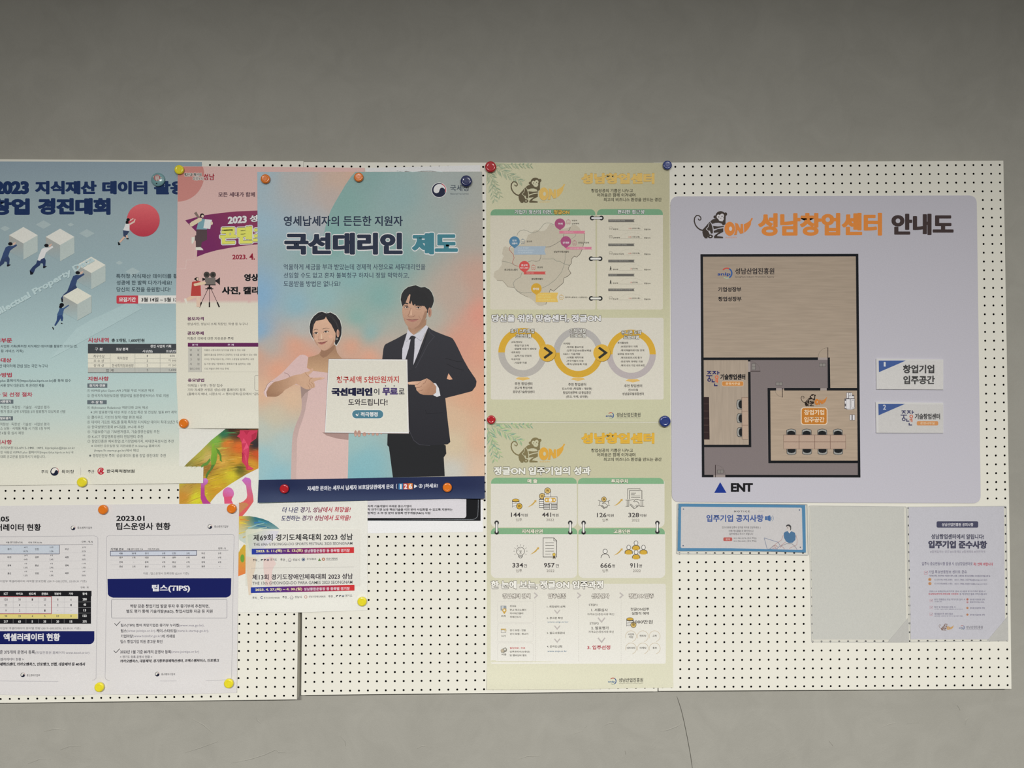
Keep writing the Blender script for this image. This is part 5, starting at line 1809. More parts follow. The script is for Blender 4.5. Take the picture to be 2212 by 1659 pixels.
for s, a, b, y0, y1 in (('복정역', 1640, 1740, 221, 251), ('남위례역', 1640, 1775, 277, 309), ('판교역', 778, 875, 616, 651), ('단대오거리역', 1762, 1965, 640, 676), ('성남하이테크밸리', 1292, 1580, 811, 849), ('판교역', 980, 1080, 1111, 1146), ('판교테크노밸리', 350, 602, 1154, 1196), ('분당벤처밸리', 868, 1085, 1332, 1371), ('정자역 (분당선 / 신분당선)', 1508, 1935, 1688, 1718)):
    S.t(s, a, b, y0, y1, lb, .03)
S.begin('route_table')
S.v = (1250, 440, 11.06)
for y0, y1, s, x1 in ((377, 441, '창업지원주택 (위례)', 1105), (953, 1016, '성남하이테크밸리 (상대원)', 1150), (1339, 1402, '킨스타워/정글온 창업센터(정자동)', 1190), (1675, 1737, '창업카페', 905), (2028, 2091, '성남글로벌융합센터 (판교2밸리)', 1280)):
    S.poly([(708, y0), (1338, y0), (1312, (y0 + y1) / 2), (1338, y1), (708, y1)], (92, 90, 86))
    S.t(s, 735, x1, y0 + 14, y1 - 18, (150, 148, 142), .01)
for y, s, x1, m_, mx0, mx1, kind in ((632, '복정역', 940, '15분 (대중교통)', 1195, 1468, 'bus'), (836, '남위례역', 985, '10분 (대중교통)', 1185, 1462, 'bus'), (1225, '단대오거리역', 1072, '16분 (대중교통)', 1185, 1462, 'bus'),
                                     (1594, '정자역', 940, '2분 (도보)', 1230, 1415, 'walk'), (1922, '판교역', 940, '2분 (도보)', 1230, 1415, 'walk'), (2300, '판교역', 942, '15분 (대중교통)', 1195, 1468, 'bus')):
    S.t(s, 815, x1, y - 40, y - 2, (70, 66, 60), .03)
    S.l([(x1 + 15, y), (1520, y)], 5, (140, 136, 124))
    k_ = m_.split(' ')
    xm = mx0 + (mx1 - mx0) * .28
    S.t(k_[0], mx0, xm - 8, y - 56, y - 24, (168, 92, 84), .015)
    S.t(k_[1], xm, mx1, y - 58, y - 20, (74, 70, 64), .03)
    S.t('정글ON', 1562, 1716, y - 38, y + 2, (74, 70, 64), .03)
    n = [(1265 + 285 * math.cos(math.radians(a)), y - 5 - 140 * math.sin(math.radians(a))) for a in range(15, 166, 15)]
    S.l(n, 3, (164, 160, 146))
    if kind == 'bus':
        S.box(730, y - 78, 800, y - 24, 6, (104, 100, 92), 14)
        S.l([(735, y - 45), (795, y - 45)], 5, (104, 100, 92))
        S.l([(742, y - 22), (742, y - 10)], 7, (104, 100, 92))
        S.l([(788, y - 22), (788, y - 10)], 7, (104, 100, 92))
    else:
        S.c(764, y - 86, 11, (52, 50, 46), 13, 12)
        S.poly([(752, y - 72), (776, y - 72), (784, y - 40), (774, y - 34), (788, y - 2), (774, y), (764, y - 24), (754, y), (740, y), (752, y - 36), (744, y - 44)], (52, 50, 46))
S.begin('ring_heading')
S.v = (1040, 340, 5.267)
S.t('당신을 위한 맞춤센터, 정글ON', 116, 1358, 1787, 1876, (222, 218, 206), .05, halo=7, hcol=(62, 56, 48))
S.begin('card')
S.v = (0, 0, 1)
S.items.append(((1060, 686, 1434, 863), 1))
sv = S.layer
S.layer = lambda bb: .5
S.r(1060.3, 686.5, 1433.5, 863, (196, 192, 180), 4)
del S.layer
S.begin('ring_diagram')
YE, GY = (192, 152, 52), (166, 162, 156)
for cx_, cy_, r0, r1, up, dn in ((1129.1, 761.3, 38.4, 52.8, YE, GY), (1248.8, 761.6, 39.8, 53.7, (162, 159, 156), YE), (1363.3, 765.4, 40.0, 53.4, YE, (168, 160, 160))):
    S.ring(cx_, cy_, r0, r1, up, 180, 360, 60)
    S.ring(cx_, cy_, r0, r1, dn, 0, 180, 60)
for x, y in ((1182, 762.2), (1300, 762.1)):
    S.c(x + .6, y + .8, 18.6, (128, 100, 44))
    S.c(x, y, 18.4, (198, 158, 60))
    S.l([(x - 6.5, y - 11.3), (x + 8.8, y), (x - 6.5, y + 11.3)], 5.2, (44, 44, 38))
for x, y in ((1129.5, 815.5), (1248.6, 816.4), (1367, 819.6)):
    S.poly([(x - 10, y - .5), (x + 10, y - .5), (x + 16, y + 3), (x, y + 6.5), (x - 16, y + 3)], (206, 170, 96))
S.begin('ring_titles')
for s, a, b, y0, y1 in (('초기 스타트업', 1102.5, 1154, 710.5, 720), ('프로그램', 1114, 1147, 721.5, 730), ('기업 성장', 1231, 1266, 710.5, 719.5), ('프로그램', 1232, 1265, 721, 729.5), ('유니콘 도약', 1342, 1385.5, 713.5, 722.8), ('프로그램', 1347, 1380, 724.5, 732.5)):
    S.t(s, a, b, y0, y1, (220, 214, 198), .035, halo=.9, hcol=(72, 64, 50))
S.begin('ring_text')
gt = (74, 70, 66)
S.v = (1050, 670, 11.06)
for s, a, b, y0, y1 in (('교육/멘토링', 600, 860, 739, 786), ('-창업기업 교육', 665, 1022, 820, 869), ('-맞춤형 전문가 멘토링', 665, 1200, 900, 950), ('네트워킹', 600, 812, 984, 1033), ('-입주기업 간담회', 665, 1080, 1067, 1116), ('자금지원', 600, 812, 1149, 1196), ('-사업화 지원', 665, 970, 1231, 1280)):
    S.t(s, a, b, y0, y1, gt, .02)
S.v = (1200, 690, 9.217)
for s, a, b, y0, y1 in (('마케팅', 158, 290, 461, 503), ('-마케팅 홍보지원', 215, 555, 531, 573), ('-입주기업 SNS홍보채널', 215, 708, 599, 641), ('R&D / 기술개발', 158, 492, 669, 709), ('-시제품 제작지원', 215, 555, 737, 779), ('-연구개발비 지원', 215, 555, 807, 846), ('-특허/상표등록 지원', 215, 628, 872, 913),
                        ('투자활성화', 1235, 1450, 446, 488), ('-IR데모데이 개최', 1290, 1635, 519, 561), ('-해외액셀러레이팅 연계', 1290, 1765, 596, 638), ('글로벌 판로개척', 1235, 1558, 671, 709), ('-해외유망전시회 참가', 1290, 1722, 741, 783), ('-판로개척 마케팅 지원', 1290, 1735, 819, 859), ('-해외 선도기업 네트워킹', 1290, 1780, 896, 938)):
    S.t(s, a, b, y0, y1, gt, .02)
S.v = (1040, 790, 5.267)
for s, a, b, y0, y1 in (('추천 창업센터', 378, 580, 187, 223), ('판교역 창업카페', 378, 578, 237, 268), ('중장년기술창업센터', 357, 603, 282, 313), ('추천 창업센터', 987, 1190, 196, 231), ('킨스타워 (독립형 / 개방형)', 918, 1258, 247, 279), ('창업지원주택 내 창업공간', 928, 1248, 291, 323), ('(판교, 위례, 상대원)', 962, 1212, 337, 369),
                        ('추천 창업센터', 1623, 1828, 211, 246), ('킨스타워', 1672, 1780, 261, 291), ('성남글로벌융합센터', 1602, 1848, 304, 336)):
    S.t(s, a, b, y0, y1, gt, .022)
S.begin('logos')
snip(S, 1413, 530, 1508, 602)
S.t('성남산업진흥원', 1536, 1810, 533, 580, (62, 60, 56), .02)
S.t('Seongnam Industry Promotion Agency', 1540, 1806, 587, 599, (110, 108, 98), 0)
S.done()

colF2 = lambda x, y: mixc(mixc((184, 182, 154), (190, 187, 158), (y - 912) / 60), (224, 222, 198), sstep(950, 1480, y))
S = Sheet('poster', [(1051.5, 912.6), (1250, 913), (1449, 912.8), (1452, 1200), (1454.3, 1485.2), (1350, 1486.5), (1250, 1488), (1150, 1487.8), (1052, 1488.1)], .0005, colF2,
          'lower of two pale green posters, with four statistic cards and admission steps', 'poster', 'posters pinned to the board',
          curl=lambda x, y: .0062 * sstep(1425, 1488, y) * (1 - sstep(1080, 1420, x)) + .0008 * sstep(1450, 1488, y), cut=(1045, 1415, 1460, 1495))
S.v = (1040, 890 + 60 / 5.267 * 0, 5.267)
S.v = (1040, 901.1, 5.267)
green_head(S, 230, [(146, 170, 136), (126, 162, 138), (170, 188, 142)], (212, 168, 62), (120, 92, 40), (66, 64, 54), (124, 114, 80), (210, 160, 66), (190, 188, 158))
S.v = (1040, 890, 5.267)
S.begin('card_heading')
S.t('정글ON 입주기업의 성과', 138, 1243, 622, 716, (232, 228, 218), .05, halo=7, hcol=(78, 74, 66))
S.begin('card')
CB, GN2 = (216, 213, 202), (128, 172, 132)
S.r(107, 790, 1086, 1312, CB, 60, '0011')
S.r(1098, 790, 2083, 1312, CB, 60, '0011')
S.r(107, 1370, 1089, 1889, (222, 219, 210), 60, '0011')
S.r(1103, 1370, 2091, 1889, (222, 219, 210), 60, '0011')
S.begin('green_heading')
S.r(109, 748, 1085, 816, GN2, 58, '1100')
S.r(1097, 750, 2076, 818, GN2, 58, '1100')
S.r(107, 1320, 1090, 1391, GN2, 52, '1100')
S.r(1103, 1322, 2086, 1392, GN2, 52, '1100')
for s, a, b, y0, y1 in (('매 출', 523, 636, 761, 809), ('투자유치', 1475, 1668, 763, 811), ('지식재산권', 457, 698, 1332, 1382), ('고용인원', 1503, 1693, 1333, 1382)):
    S.t(s, a, b, y0, y1, (226, 222, 204), .045, halo=4, hcol=(92, 116, 88))
S.begin('icon_print')
ic, gd = (66, 62, 60), (208, 168, 64)
ww = (228, 226, 220)


def coin(x, y, r, ch, col=(212, 180, 110)):
    S.c(x, y, r, ic)
    S.c(x, y, r * .84, col)
    if ch:
        S.t(ch, x - r * .48, x + r * .48, y - r * .42, y + r * .42, (100, 82, 36), .03)


def stack(x, y, w, h, n):
    S.poly([(x, y), (x + w, y), (x + w, y + h - 12), (x + w * .75, y + h), (x + w * .25, y + h), (x, y + h - 12)], ic)
    for i in range(n):
        yy = y + h * (.2 + .8 * i / n)
        S.poly([(x + 6, yy), (x + w * .5, yy + 12), (x + w - 6, yy), (x + w - 6, yy + h * .8 / n - 8), (x + w * .5, yy + h * .8 / n + 3), (x + 6, yy + h * .8 / n - 8)], ww)
    S.c(x + w / 2, y, w / 2, ic, 38)
    S.c(x + w / 2, y - 2, w / 2 - 8, gd, 28)


def arrow(x, y):
    S.poly([(x - 120, y + 95), (x - 40, y + 40), (x + 10, y - 10), (x + 48, y - 52), (x + 28, y - 62), (x + 86, y - 72), (x + 82, y - 14), (x + 66, y - 30), (x + 20, y + 26), (x - 40, y + 66)], (200, 164, 84))


S.v = (1050, 1030, 10.533)
stack(592, 535, 164, 182, 4)
coin(755, 667, 70, 'W', gd)
arrow(1060, 600)
S.poly([(1330, 330), (1472, 330), (1472, 460), (1330, 460)], ic)
S.poly([(1339, 340), (1463, 340), (1463, 460), (1339, 460)], ww)
S.l([(1352, 410), (1445, 410)], 9, ic)
S.poly([(1205, 500), (1320, 500), (1320, 705), (1205, 705)], ic)
for i in range(4):
    S.r(1214, 520 + i * 46, 1320, 552 + i * 46, ww)
coin(1400, 315, 72, 'W')
coin(1275, 440, 70, 'W')
S.r(1308, 450, 1620, 742, ic)
S.r(1318, 460, 1610, 592, ww)
S.poly([(1350, 475), (1570, 475), (1596, 527), (1570, 578), (1350, 578), (1326, 527)], (206, 166, 78))
S.c(1462, 527, 40, ww)
S.poly([(1352, 527), (1378, 502), (1404, 527), (1378, 552)], ww)
S.poly([(1526, 527), (1552, 502), (1578, 527), (1552, 552)], ww)
for i in range(4):
    S.r(1318, 603 + i * 34, 1444, 622 + i * 34, ww)
    S.r(1488, 603 + i * 34, 1610, 622 + i * 34, ww)
S.r(1453, 602, 1480, 734, ww)
S.v = (1240, 1030, 10.533)
coin(680, 510, 60, '$')
for pts in ([(545, 530), (590, 548), (625, 555), (650, 560)], [(545, 648), (590, 648), (612, 660), (680, 722), (760, 685), (770, 650), (820, 652)], [(820, 530), (780, 550), (740, 560), (690, 575), (640, 600), (660, 612), (700, 595), (770, 655)], [(590, 548), (578, 645)], [(780, 550), (796, 650)], [(620, 650), (690, 715)], [(635, 640), (700, 700)], [(700, 690), (735, 710)], [(720, 670), (755, 690)]):
    S.l(pts, 9, ic)
arrow(1020, 572)
S.l([(1222, 510), (1222, 272), (1500, 272), (1505, 290)], 12, ic)
S.l([(1262, 510), (1262, 315), (1545, 315), (1545, 505)], 12, ic)
for y, x1 in ((370, 1408), (403, 1378), (435, 1505), (467, 1505)):
    S.l([(1298, y), (x1, y)], 9, ic)
for pts in ([(1172, 530), (1290, 530), (1330, 515), (1375, 520)], [(1172, 672), (1250, 672)], [(1208, 530), (1208, 672)], [(1246, 530), (1246, 672)], [(1598, 530), (1500, 532), (1440, 508), (1400, 510), (1355, 560), (1375, 572), (1425, 550), (1480, 610), (1478, 650), (1400, 710), (1360, 722), (1280, 640), (1295, 615)],
            [(1598, 672), (1500, 668), (1480, 650)], [(1525, 530), (1525, 672)], [(1562, 530), (1562, 672)], [(1290, 650), (1320, 625)], [(1315, 675), (1345, 648)], [(1340, 700), (1372, 672)], [(1400, 655), (1435, 685)], [(1420, 635), (1455, 668)]):
    S.l(pts, 10, ic)
S.v = (1050, 1130, 10.533)
S.ring(783, 640, 88, 98, ic)
S.ring(783, 640, 62, 68, ic, 180, 270)
S.l([(762, 630), (806, 630), (790, 655), (800, 700)], 8, ic)
S.l([(762, 630), (778, 655), (768, 700)], 8, ic)
S.poly([(732, 725), (834, 725), (832, 765), (800, 800), (766, 800), (734, 765)], ic)
S.poly([(742, 732), (824, 732), (822, 750), (744, 750)], (206, 204, 196))
S.poly([(744, 760), (822, 760), (795, 790), (770, 790)], (206, 204, 196))
for a in range(-30, 211, 30):
    ca, sa = math.cos(math.radians(a)), -math.sin(math.radians(a))
    S.l([(783 + 125 * ca, 640 + 125 * sa), (783 + 160 * ca, 640 + 160 * sa)], 7, ic)
arrow(1120, 620)
S.l([(1298, 770), (1298, 336), (1540, 336), (1606, 400), (1606, 770)], 12, ic, True)
S.l([(1540, 336), (1540, 402), (1606, 402)], 10, ic)
for i in range(5):
    S.l([(1348, 445 + i * 65), (1545 if i < 4 else 1470, 445 + i * 65)], 9, ic)
S.poly([(1525, 740), (1568, 740), (1580, 820), (1548, 795), (1518, 820)], (90, 78, 60))
coin(1546, 715, 38, None, (214, 182, 80))
S.v = (1240, 1130, 10.533)


def person(x, y, r, fill):
    if fill:
        S.poly([(x - r * 1.85, y + r * 2.9), (x - r * 1.85, y + r * 1.9), (x - r * 1.2, y + r * 1.2), (x, y + r * .95), (x + r * 1.2, y + r * 1.2), (x + r * 1.85, y + r * 1.9), (x + r * 1.85, y + r * 2.9)], ic)
        S.poly([(x - r * 1.6, y + r * 2.9), (x - r * 1.6, y + r * 1.95), (x - r, y + r * 1.4), (x, y + r * 1.2), (x + r, y + r * 1.4), (x + r * 1.6, y + r * 1.95), (x + r * 1.6, y + r * 2.9), (x + r * .8, y + r * 3.3), (x - r * .8, y + r * 3.3)], gd)
    else:
        S.l([(x - r * 1.75, y + r * 2.7), (x - r * 1.55, y + r * 1.9), (x - r * 1.0, y + r * 1.25), (x, y + r * 1.0), (x + r, y + r * 1.25), (x + r * 1.55, y + r * 1.9), (x + r * 1.8, y + r * 2.7)], 13, ic)
    S.c(x, y, r, ic, r * (1.15 if fill else 1.0))
    S.c(x, y, r * .78, ww, r * (.92 if fill else .8))


person(708, 642, 56, False)
arrow(1020, 644)
person(1410, 452, 49, True)
person(1243, 552, 49, True)
person(1580, 552, 49, True)
person(1412, 660, 49, True)
S.begin('statistics')
n1, n2 = (70, 66, 66), (126, 120, 112)
S.v = (1050, 1030, 10.533)
for s, a, b, y0, y1, c_, w in (('144', 568, 785, 812, 912, n1, .02), ('억원', 797, 948, 838, 909, n1, .012), ('입주', 680, 818, 945, 1012, n2, .004), ('441', 1272, 1480, 812, 912, n1, .02), ('억원', 1500, 1650, 838, 909, n1, .012), ('2022', 1370, 1545, 950, 1008, n2, .004)):
    S.t(s, a, b, y0, y1, c_, w)
S.v = (1240, 1030, 10.533)
for s, a, b, y0, y1, c_, w in (('126', 522, 738, 818, 922, n1, .02), ('억원', 752, 905, 845, 916, n1, .012), ('입주', 643, 779, 955, 1020, n2, .004), ('328', 1235, 1480, 818, 922, n1, .02), ('억원', 1495, 1645, 845, 916, n1, .012), ('2022', 1315, 1488, 956, 1016, n2, .004)):
    S.t(s, a, b, y0, y1, c_, w)
S.v = (1050, 1130, 10.533)
for s, a, b, y0, y1, c_, w in (('334', 598, 845, 904, 1010, n1, .02), ('건', 858, 930, 934, 1009, n1, .012), ('입주', 680, 818, 1052, 1121, n2, .004), ('957', 1315, 1562, 904, 1010, n1, .02), ('건', 1582, 1655, 934, 1009, n1, .012), ('2022', 1375, 1552, 1055, 1116, n2, .004)):
    S.t(s, a, b, y0, y1, c_, w)
S.v = (1240, 1130, 10.533)
for s, a, b, y0, y1, c_, w in (('666', 598, 848, 908, 1018, n1, .02), ('명', 865, 932, 938, 1012, n1, .012), ('입주', 643, 779, 1052, 1121, n2, .004), ('911', 1275, 1455, 908, 1018, n1, .02), ('명', 1475, 1545, 938, 1012, n1, .012), ('2022', 1340, 1517, 1055, 1116, n2, .004)):
    S.t(s, a, b, y0, y1, c_, w)
S.begin('binder_ring_picture')


def vring(x, y0, y1):
    for y in (y0, y1):
        S.c(x, y, 52, (74, 74, 74))
        S.c(x, y, 38, (36, 36, 38))
    S.l([(x, y0), (x, y1)], 62, (60, 60, 62))
    S.poly(rrect(x - 20, y0 - 16, x + 18, y1 + 6, 18, seg=5), (232, 230, 226))


S.v = (1050, 1030, 10.533)
vring(241, 1045, 1264)
vring(1915, 1046, 1264)
S.v = (1240, 1030, 10.533)
vring(218, 1048, 1264)
vring(1896, 1050, 1248)
S.v = (0, 0, 1)
S.begin('card')
S.items.append(((1060, 1261, 1438, 1434), 1))
S.layer = lambda bb: .5
S.r(1060, 1261, 1438.2, 1433.8, lambda x, y: mixc((222, 219, 208), (236, 234, 226), (y - 1262) / 170), 4)
del S.layer
S.v = (1050, 1250, 10.533)
S.begin('step_heading')
S.t('한 눈에 보는, 정글ON 입주과정', 108, 2668, 46, 240, (238, 236, 228), .05, halo=14, hcol=(84, 78, 70))
S.begin('step_titles')
oc = (104, 96, 88)
S.t('창업센터 검색', 378, 1005, 340, 450, (236, 232, 222), .03, halo=9, hcol=oc)
S.t('입주신청', 1410, 1812, 340, 448, (236, 232, 222), .03, halo=9, hcol=oc)
cv = (190, 184, 180)
S.l([(1095, 320), (1165, 380), (1095, 445)], 30, cv)
S.l([(2075, 320), (2148, 380), (2075, 445)], 30, cv)
for y in (712, 1070, 1368):
    S.l([(1556, y), (1618, y + 75), (1682, y)], 27, cv)
for x in (1132, 2105):
    for i in range(34):
        S.l([(x, 470 + i * 42), (x, 492 + i * 42)], 7, (196, 192, 184))
S.v = (1240, 1260, 10.533)
S.t('선정심사', 398, 800, 234, 342, (236, 232, 222), .03, halo=9, hcol=oc)
S.t('정글ON입주', 1248, 1810, 234, 342, (236, 232, 222), .03, halo=9, hcol=oc)
S.l([(1038, 212), (1110, 272), (1035, 338)], 30, cv)
S.l([(545, 782), (625, 880), (705, 782)], 30, cv)
S.l([(545, 1240), (627, 1340), (705, 1240)], 30, cv)
for i in range(34):
    S.l([(1073, 372 + i * 42), (1073, 394 + i * 42)], 7, (196, 192, 184))
S.begin('step_boxes')
S.v = (1050, 1250, 10.533)
for y0, y1 in ((508, 997), (1022, 1438), (1462, 1886)):
    S.box(262, y0, 1072, y1, 5, (206, 202, 196), 50)
S.poly([(330, 615), (460, 615), (462, 690), (400, 730), (330, 720)], (150, 156, 160))
S.poly([(352, 625), (400, 620), (398, 700), (356, 700)], (206, 208, 206))
S.poly([(370, 740), (462, 740), (414, 806)], (204, 164, 74))
S.c(416, 722, 48, (204, 164, 74))
S.c(414, 720, 24, (232, 228, 214))
S.r(336, 1140, 455, 1230, (160, 158, 154))
S.r(346, 1172, 446, 1222, (226, 224, 216))
S.r(334, 1138, 456, 1166, (200, 168, 96))
S.c(440, 1178, 26, (206, 196, 168))
S.poly([(330, 1620), (440, 1560), (476, 1600), (470, 1650), (400, 1690), (340, 1680)], (140, 136, 126))
S.c(372, 1640, 34, (196, 184, 160))
S.c(430, 1610, 24, (222, 220, 210))
S.begin('step_text')
st, sb = (92, 88, 84), (96, 124, 148)
for s, a, b, y0, y1 in (('정자동', 540, 685, 604, 646), ('판교 테크노밸리', 540, 910, 687, 731), ('하이테크밸리', 540, 845, 767, 811), ('위례신도시', 540, 795, 847, 893), ('위치', 343, 448, 829, 876), ('정기 모집 : 연말', 540, 905, 1151, 1196), ('상시 모집 : 공고시', 540, 958, 1231, 1278), ('시기', 343, 448, 1279, 1326),
                        ('1. 희망센터 선택', 1385, 1798, 611, 663), ('2. 공고문 확인', 1380, 1745, 871, 921), ('3. 필요서류준비', 1382, 1788, 1211, 1263), ('4. 온라인신청', 1382, 1732, 1517, 1569)):
    S.t(s, a, b, y0, y1, st, .02)
S.t('www.snip.or.kr', 1392, 1870, 964, 1012, sb, .01, shear=.15)
S.v = (1040, 1350, 10.05)
S.t('월임대료 : 무료', 615, 950, 481, 523, (196, 82, 86), .02)
for s, a, b, y0, y1 in (('입주관리비(보증금)', 615, 1052, 561, 606), ('및 멤버십비 별도', 615, 985, 637, 683), ('비용', 440, 542, 616, 663)):
    S.t(s, a, b, y0, y1, st, .02)
S.t('www.snip.or.kr', 1430, 1852, 551, 596, sb, .01, shear=.15)
S.v = (1240, 1260, 10.533)
for s, a, b, y0, y1, w in (('STEP1', 337, 527, 468, 518, .008), ('1. 서류심사', 392, 768, 571, 641, .02), ('자격요건/증빙서류 확인', 300, 912, 679, 731, .008), ('STEP2', 355, 562, 889, 939, .008), ('2. 발표평가', 392, 792, 981, 1053, .02), ('자격요건/증빙서류 확인', 330, 905, 1077, 1131, .008),
                           ('정글ON입주', 1285, 1708, 554, 623, .02), ('실질적 혜택', 1310, 1705, 651, 719, .02)):
    S.t(s, a, b, y0, y1, st, w)
S.t('3. 입주선정', 300, 825, 1410, 1507, (184, 82, 92), .035)
S.begin('icon_print_small')
stack(1192, 815, 160, 178, 4)
coin(1352, 945, 66, 'W', (214, 184, 110))
S.t('2000만원', 1320, 1790, 832, 917, (84, 80, 78), .012)
for x, y, s in ((1295, 1205, '사업화|지원'), (1565, 1205, '멘토링'), (1835, 1205, '교육'), (1297, 1482, '네트워킹'), (1567, 1482, '마케팅'), (1837, 1482, '홍보')):
    S.ring(x, y, 118, 129, (206, 192, 168), 158, 435, 40)
    q = s.split('|')
    for i, t_ in enumerate(q):
        w_ = len(t_) * 24
        yy = y - 12 + (i - (len(q) - 1) / 2) * 62
        S.t(t_, x - w_, x + w_, yy - 24, yy + 24, (96, 92, 88), .02)
S.begin('logos')
S.v = (1240, 1400, 7.373)
snip(S, 540, 468, 668, 578, True)
S.t('성남산업진흥원', 712, 1100, 473, 541, (74, 72, 66), .02)
S.t('Seongnam Industry Promotion Agency', 716, 1098, 551, 570, (128, 126, 112), 0)
S.done()
# ------------------------------------------------------------------ G: floor plan sign board
gq = quad_round([(1448.6, 424), (2109.8, 422.2), (2118.6, 1087), (1451.4, 1084.6)], 17)
S = Sheet('sign_board', gq, .003, (170, 168, 176), 'large pale grey rounded sign board with a floor plan and orange title', 'sign', mat='panel', thick=.0029)
S.v = (1440, 410, 6.506)
S.begin('monkey_logo')
monkey(S, 378, 298, 1.0, (54, 47, 43), (188, 116, 58), (178, 175, 178))
S.begin('headline')
S.v = (0, 0, 1)
S.t('성남창업센터', 1637.3, 1905.5, 460.3, 510, (188, 116, 54), .055, dy=-1)
S.t('안내도', 1925.4, 2060, 461.6, 508, (56, 46, 46), .055)
bl = (20, 22, 26)
S.begin('plan_floor', 'wood')
S.poly([(1515, 551), (1852, 550), (1855, 841), (1790, 841), (1790, 775), (1515, 775)], (150, 136, 121))
S.poly([(1661, 841), (1855, 841), (1856, 998), (1661, 998)], (166, 149, 131))
S.begin('plan_floor_upright', 'woodv')
S.poly([(1516, 775), (1618.5, 775), (1619, 963), (1517, 963)], (160, 146, 131))
S.begin('plan_corridor')
S.poly([(1618.5, 775), (1790, 775), (1790, 841), (1661, 841), (1661, 998), (1856, 998), (1856.5, 1028.5), (1518.5, 1028.5), (1517.5, 963), (1619, 963)], (120, 111, 111))
S.begin('plan_outline_print')


def wallp(*p):
    S.poly(list(p), bl)


wallp((1513, 549.1), (1853.9, 548.3), (1854, 553.8), (1513.2, 554.6))
wallp((1513, 549.1), (1518.4, 549.1), (1521.6, 1031), (1516.1, 1031))
wallp((1848.6, 548.4), (1854, 548.4), (1858.6, 1031.4), (1853, 1031.4))
wallp((1516.1, 1025.6), (1541, 1025.6), (1541, 1031), (1516.1, 1031))
wallp((1566.6, 1025.6), (1858.6, 1026), (1858.6, 1031.5), (1566.6, 1031))
wallp((1516, 772.3), (1766.8, 772), (1766.8, 777.6), (1516, 777.8))
wallp((1787.6, 772.3), (1792.6, 772.3), (1793.6, 841), (1788, 841))
wallp((1615.6, 777), (1621, 777), (1621, 780.8), (1615.6, 780.8))
wallp((1615.8, 803.5), (1621.2, 803.5), (1622.8, 966), (1617.4, 966))
wallp((1518, 960.6), (1622.8, 960.6), (1622.8, 966), (1518, 966))
wallp((1657.9, 838), (1676.4, 838), (1676.4, 843.6), (1657.9, 843.6))
wallp((1693.8, 838), (1772, 838), (1772, 843.6), (1693.8, 843.6))
wallp((1785.8, 838), (1855, 838), (1855, 843.6), (1785.8, 843.6))
wallp((1657.9, 838), (1663.7, 838), (1665.1, 1000.4), (1659.7, 1000.4))
wallp((1659.7, 995), (1856, 995), (1856, 1000.5), (1659.7, 1000.5))
S.begin('door_print')
gd_ = (150, 140, 136)
for q in ([(1541, 1026), (1566.6, 1026), (1566.6, 1031), (1541, 1031)], [(1767, 772.5), (1787.4, 772.5), (1787.4, 777.3), (1767, 777.3)], [(1616, 781), (1620.6, 781), (1620.6, 803), (1616, 803)], [(1676.6, 838.6), (1688.6, 838.6), (1688.6, 843), (1676.6, 843)], [(1772, 838.6), (1785.6, 838.6), (1785.6, 843), (1772, 843)]):
    S.poly(q, gd_)
for a, b in (((1545.3, 1004), (1545.3, 1031)), ((1788.2, 750.5), (1788.2, 774)), ((1621, 801.8), (1642.5, 801.8)), ((1690, 838), (1690, 858.5))):
    S.l([a, b], 1.3, (40, 26, 28))
th = (96, 90, 84)
arcp = lambda cx_, cy_, r, a0, a1: [(cx_ + r * math.cos(math.radians(a0 + (a1 - a0) * i / 8)), cy_ + r * math.sin(math.radians(a0 + (a1 - a0) * i / 8))) for i in range(9)]
S.l(arcp(1545.5, 1025.5, 21, -90, 0), .4, th)
S.l(arcp(1788, 772, 20.8, -90, -180), .4, th)
S.l(arcp(1621, 801.5, 20.8, -90, 0), .4, th)
S.l(arcp(1690, 842, 15.5, 90, 180), .4, th)
for x, y, w_, h_ in ((1549.5, 1015.3, 13, 7), (1769.6, 784.8, 14, 7), (1676, 825.4, 14, 7.2), (1624, 785.3, 7.5, 13.5)):
    S.r(x, y, x + w_, y + h_, (128, 124, 120))
    S.box(x, y, x + w_, y + h_, .7, (84, 80, 78))
    if w_ > h_:
        S.l([(x + w_ / 2, y), (x + w_ / 2, y + h_)], .6, (84, 80, 78))
    else:
        S.l([(x, y + h_ / 2), (x + w_, y + h_ / 2)], .6, (84, 80, 78))
S.begin('furniture_print')
S.poly([(1519.6, 857.6), (1531.6, 857.6), (1532.8, 949.5), (1520.6, 949.5)], (46, 32, 33))
for i in range(6):
    S.l([(1520.3, 872.5 + i * 15.3), (1530.6, 872.5 + i * 15.3)], .6, (96, 78, 72))


def chair(x, y, dx, dy):
    """seen from above: grey back rest round a dark seat; dx, dy point from back to seat"""
    px_, py_ = -dy, dx
    f = lambda P_: [(x + a * px_ + b * dx, y + a * py_ + b * dy) for a, b in P_]
    S.poly(f([(-10.6, 6.5), (-10.2, -4), (-6, -6), (0, -6.8), (6, -6), (10.2, -4), (10.6, 6.5)]), (36, 36, 38))
    S.poly(f([(-9.6, 6), (-9.2, -3.4), (-5.6, -5.2), (0, -5.9), (5.6, -5.2), (9.2, -3.4), (9.6, 6)]), (148, 148, 144))
    S.poly(f([(-8.6, 6.4), (-8.6, 1.2), (-5, -1.6), (0, -2.6), (5, -1.6), (8.6, 1.2), (8.6, 6.4)]), (26, 28, 30))


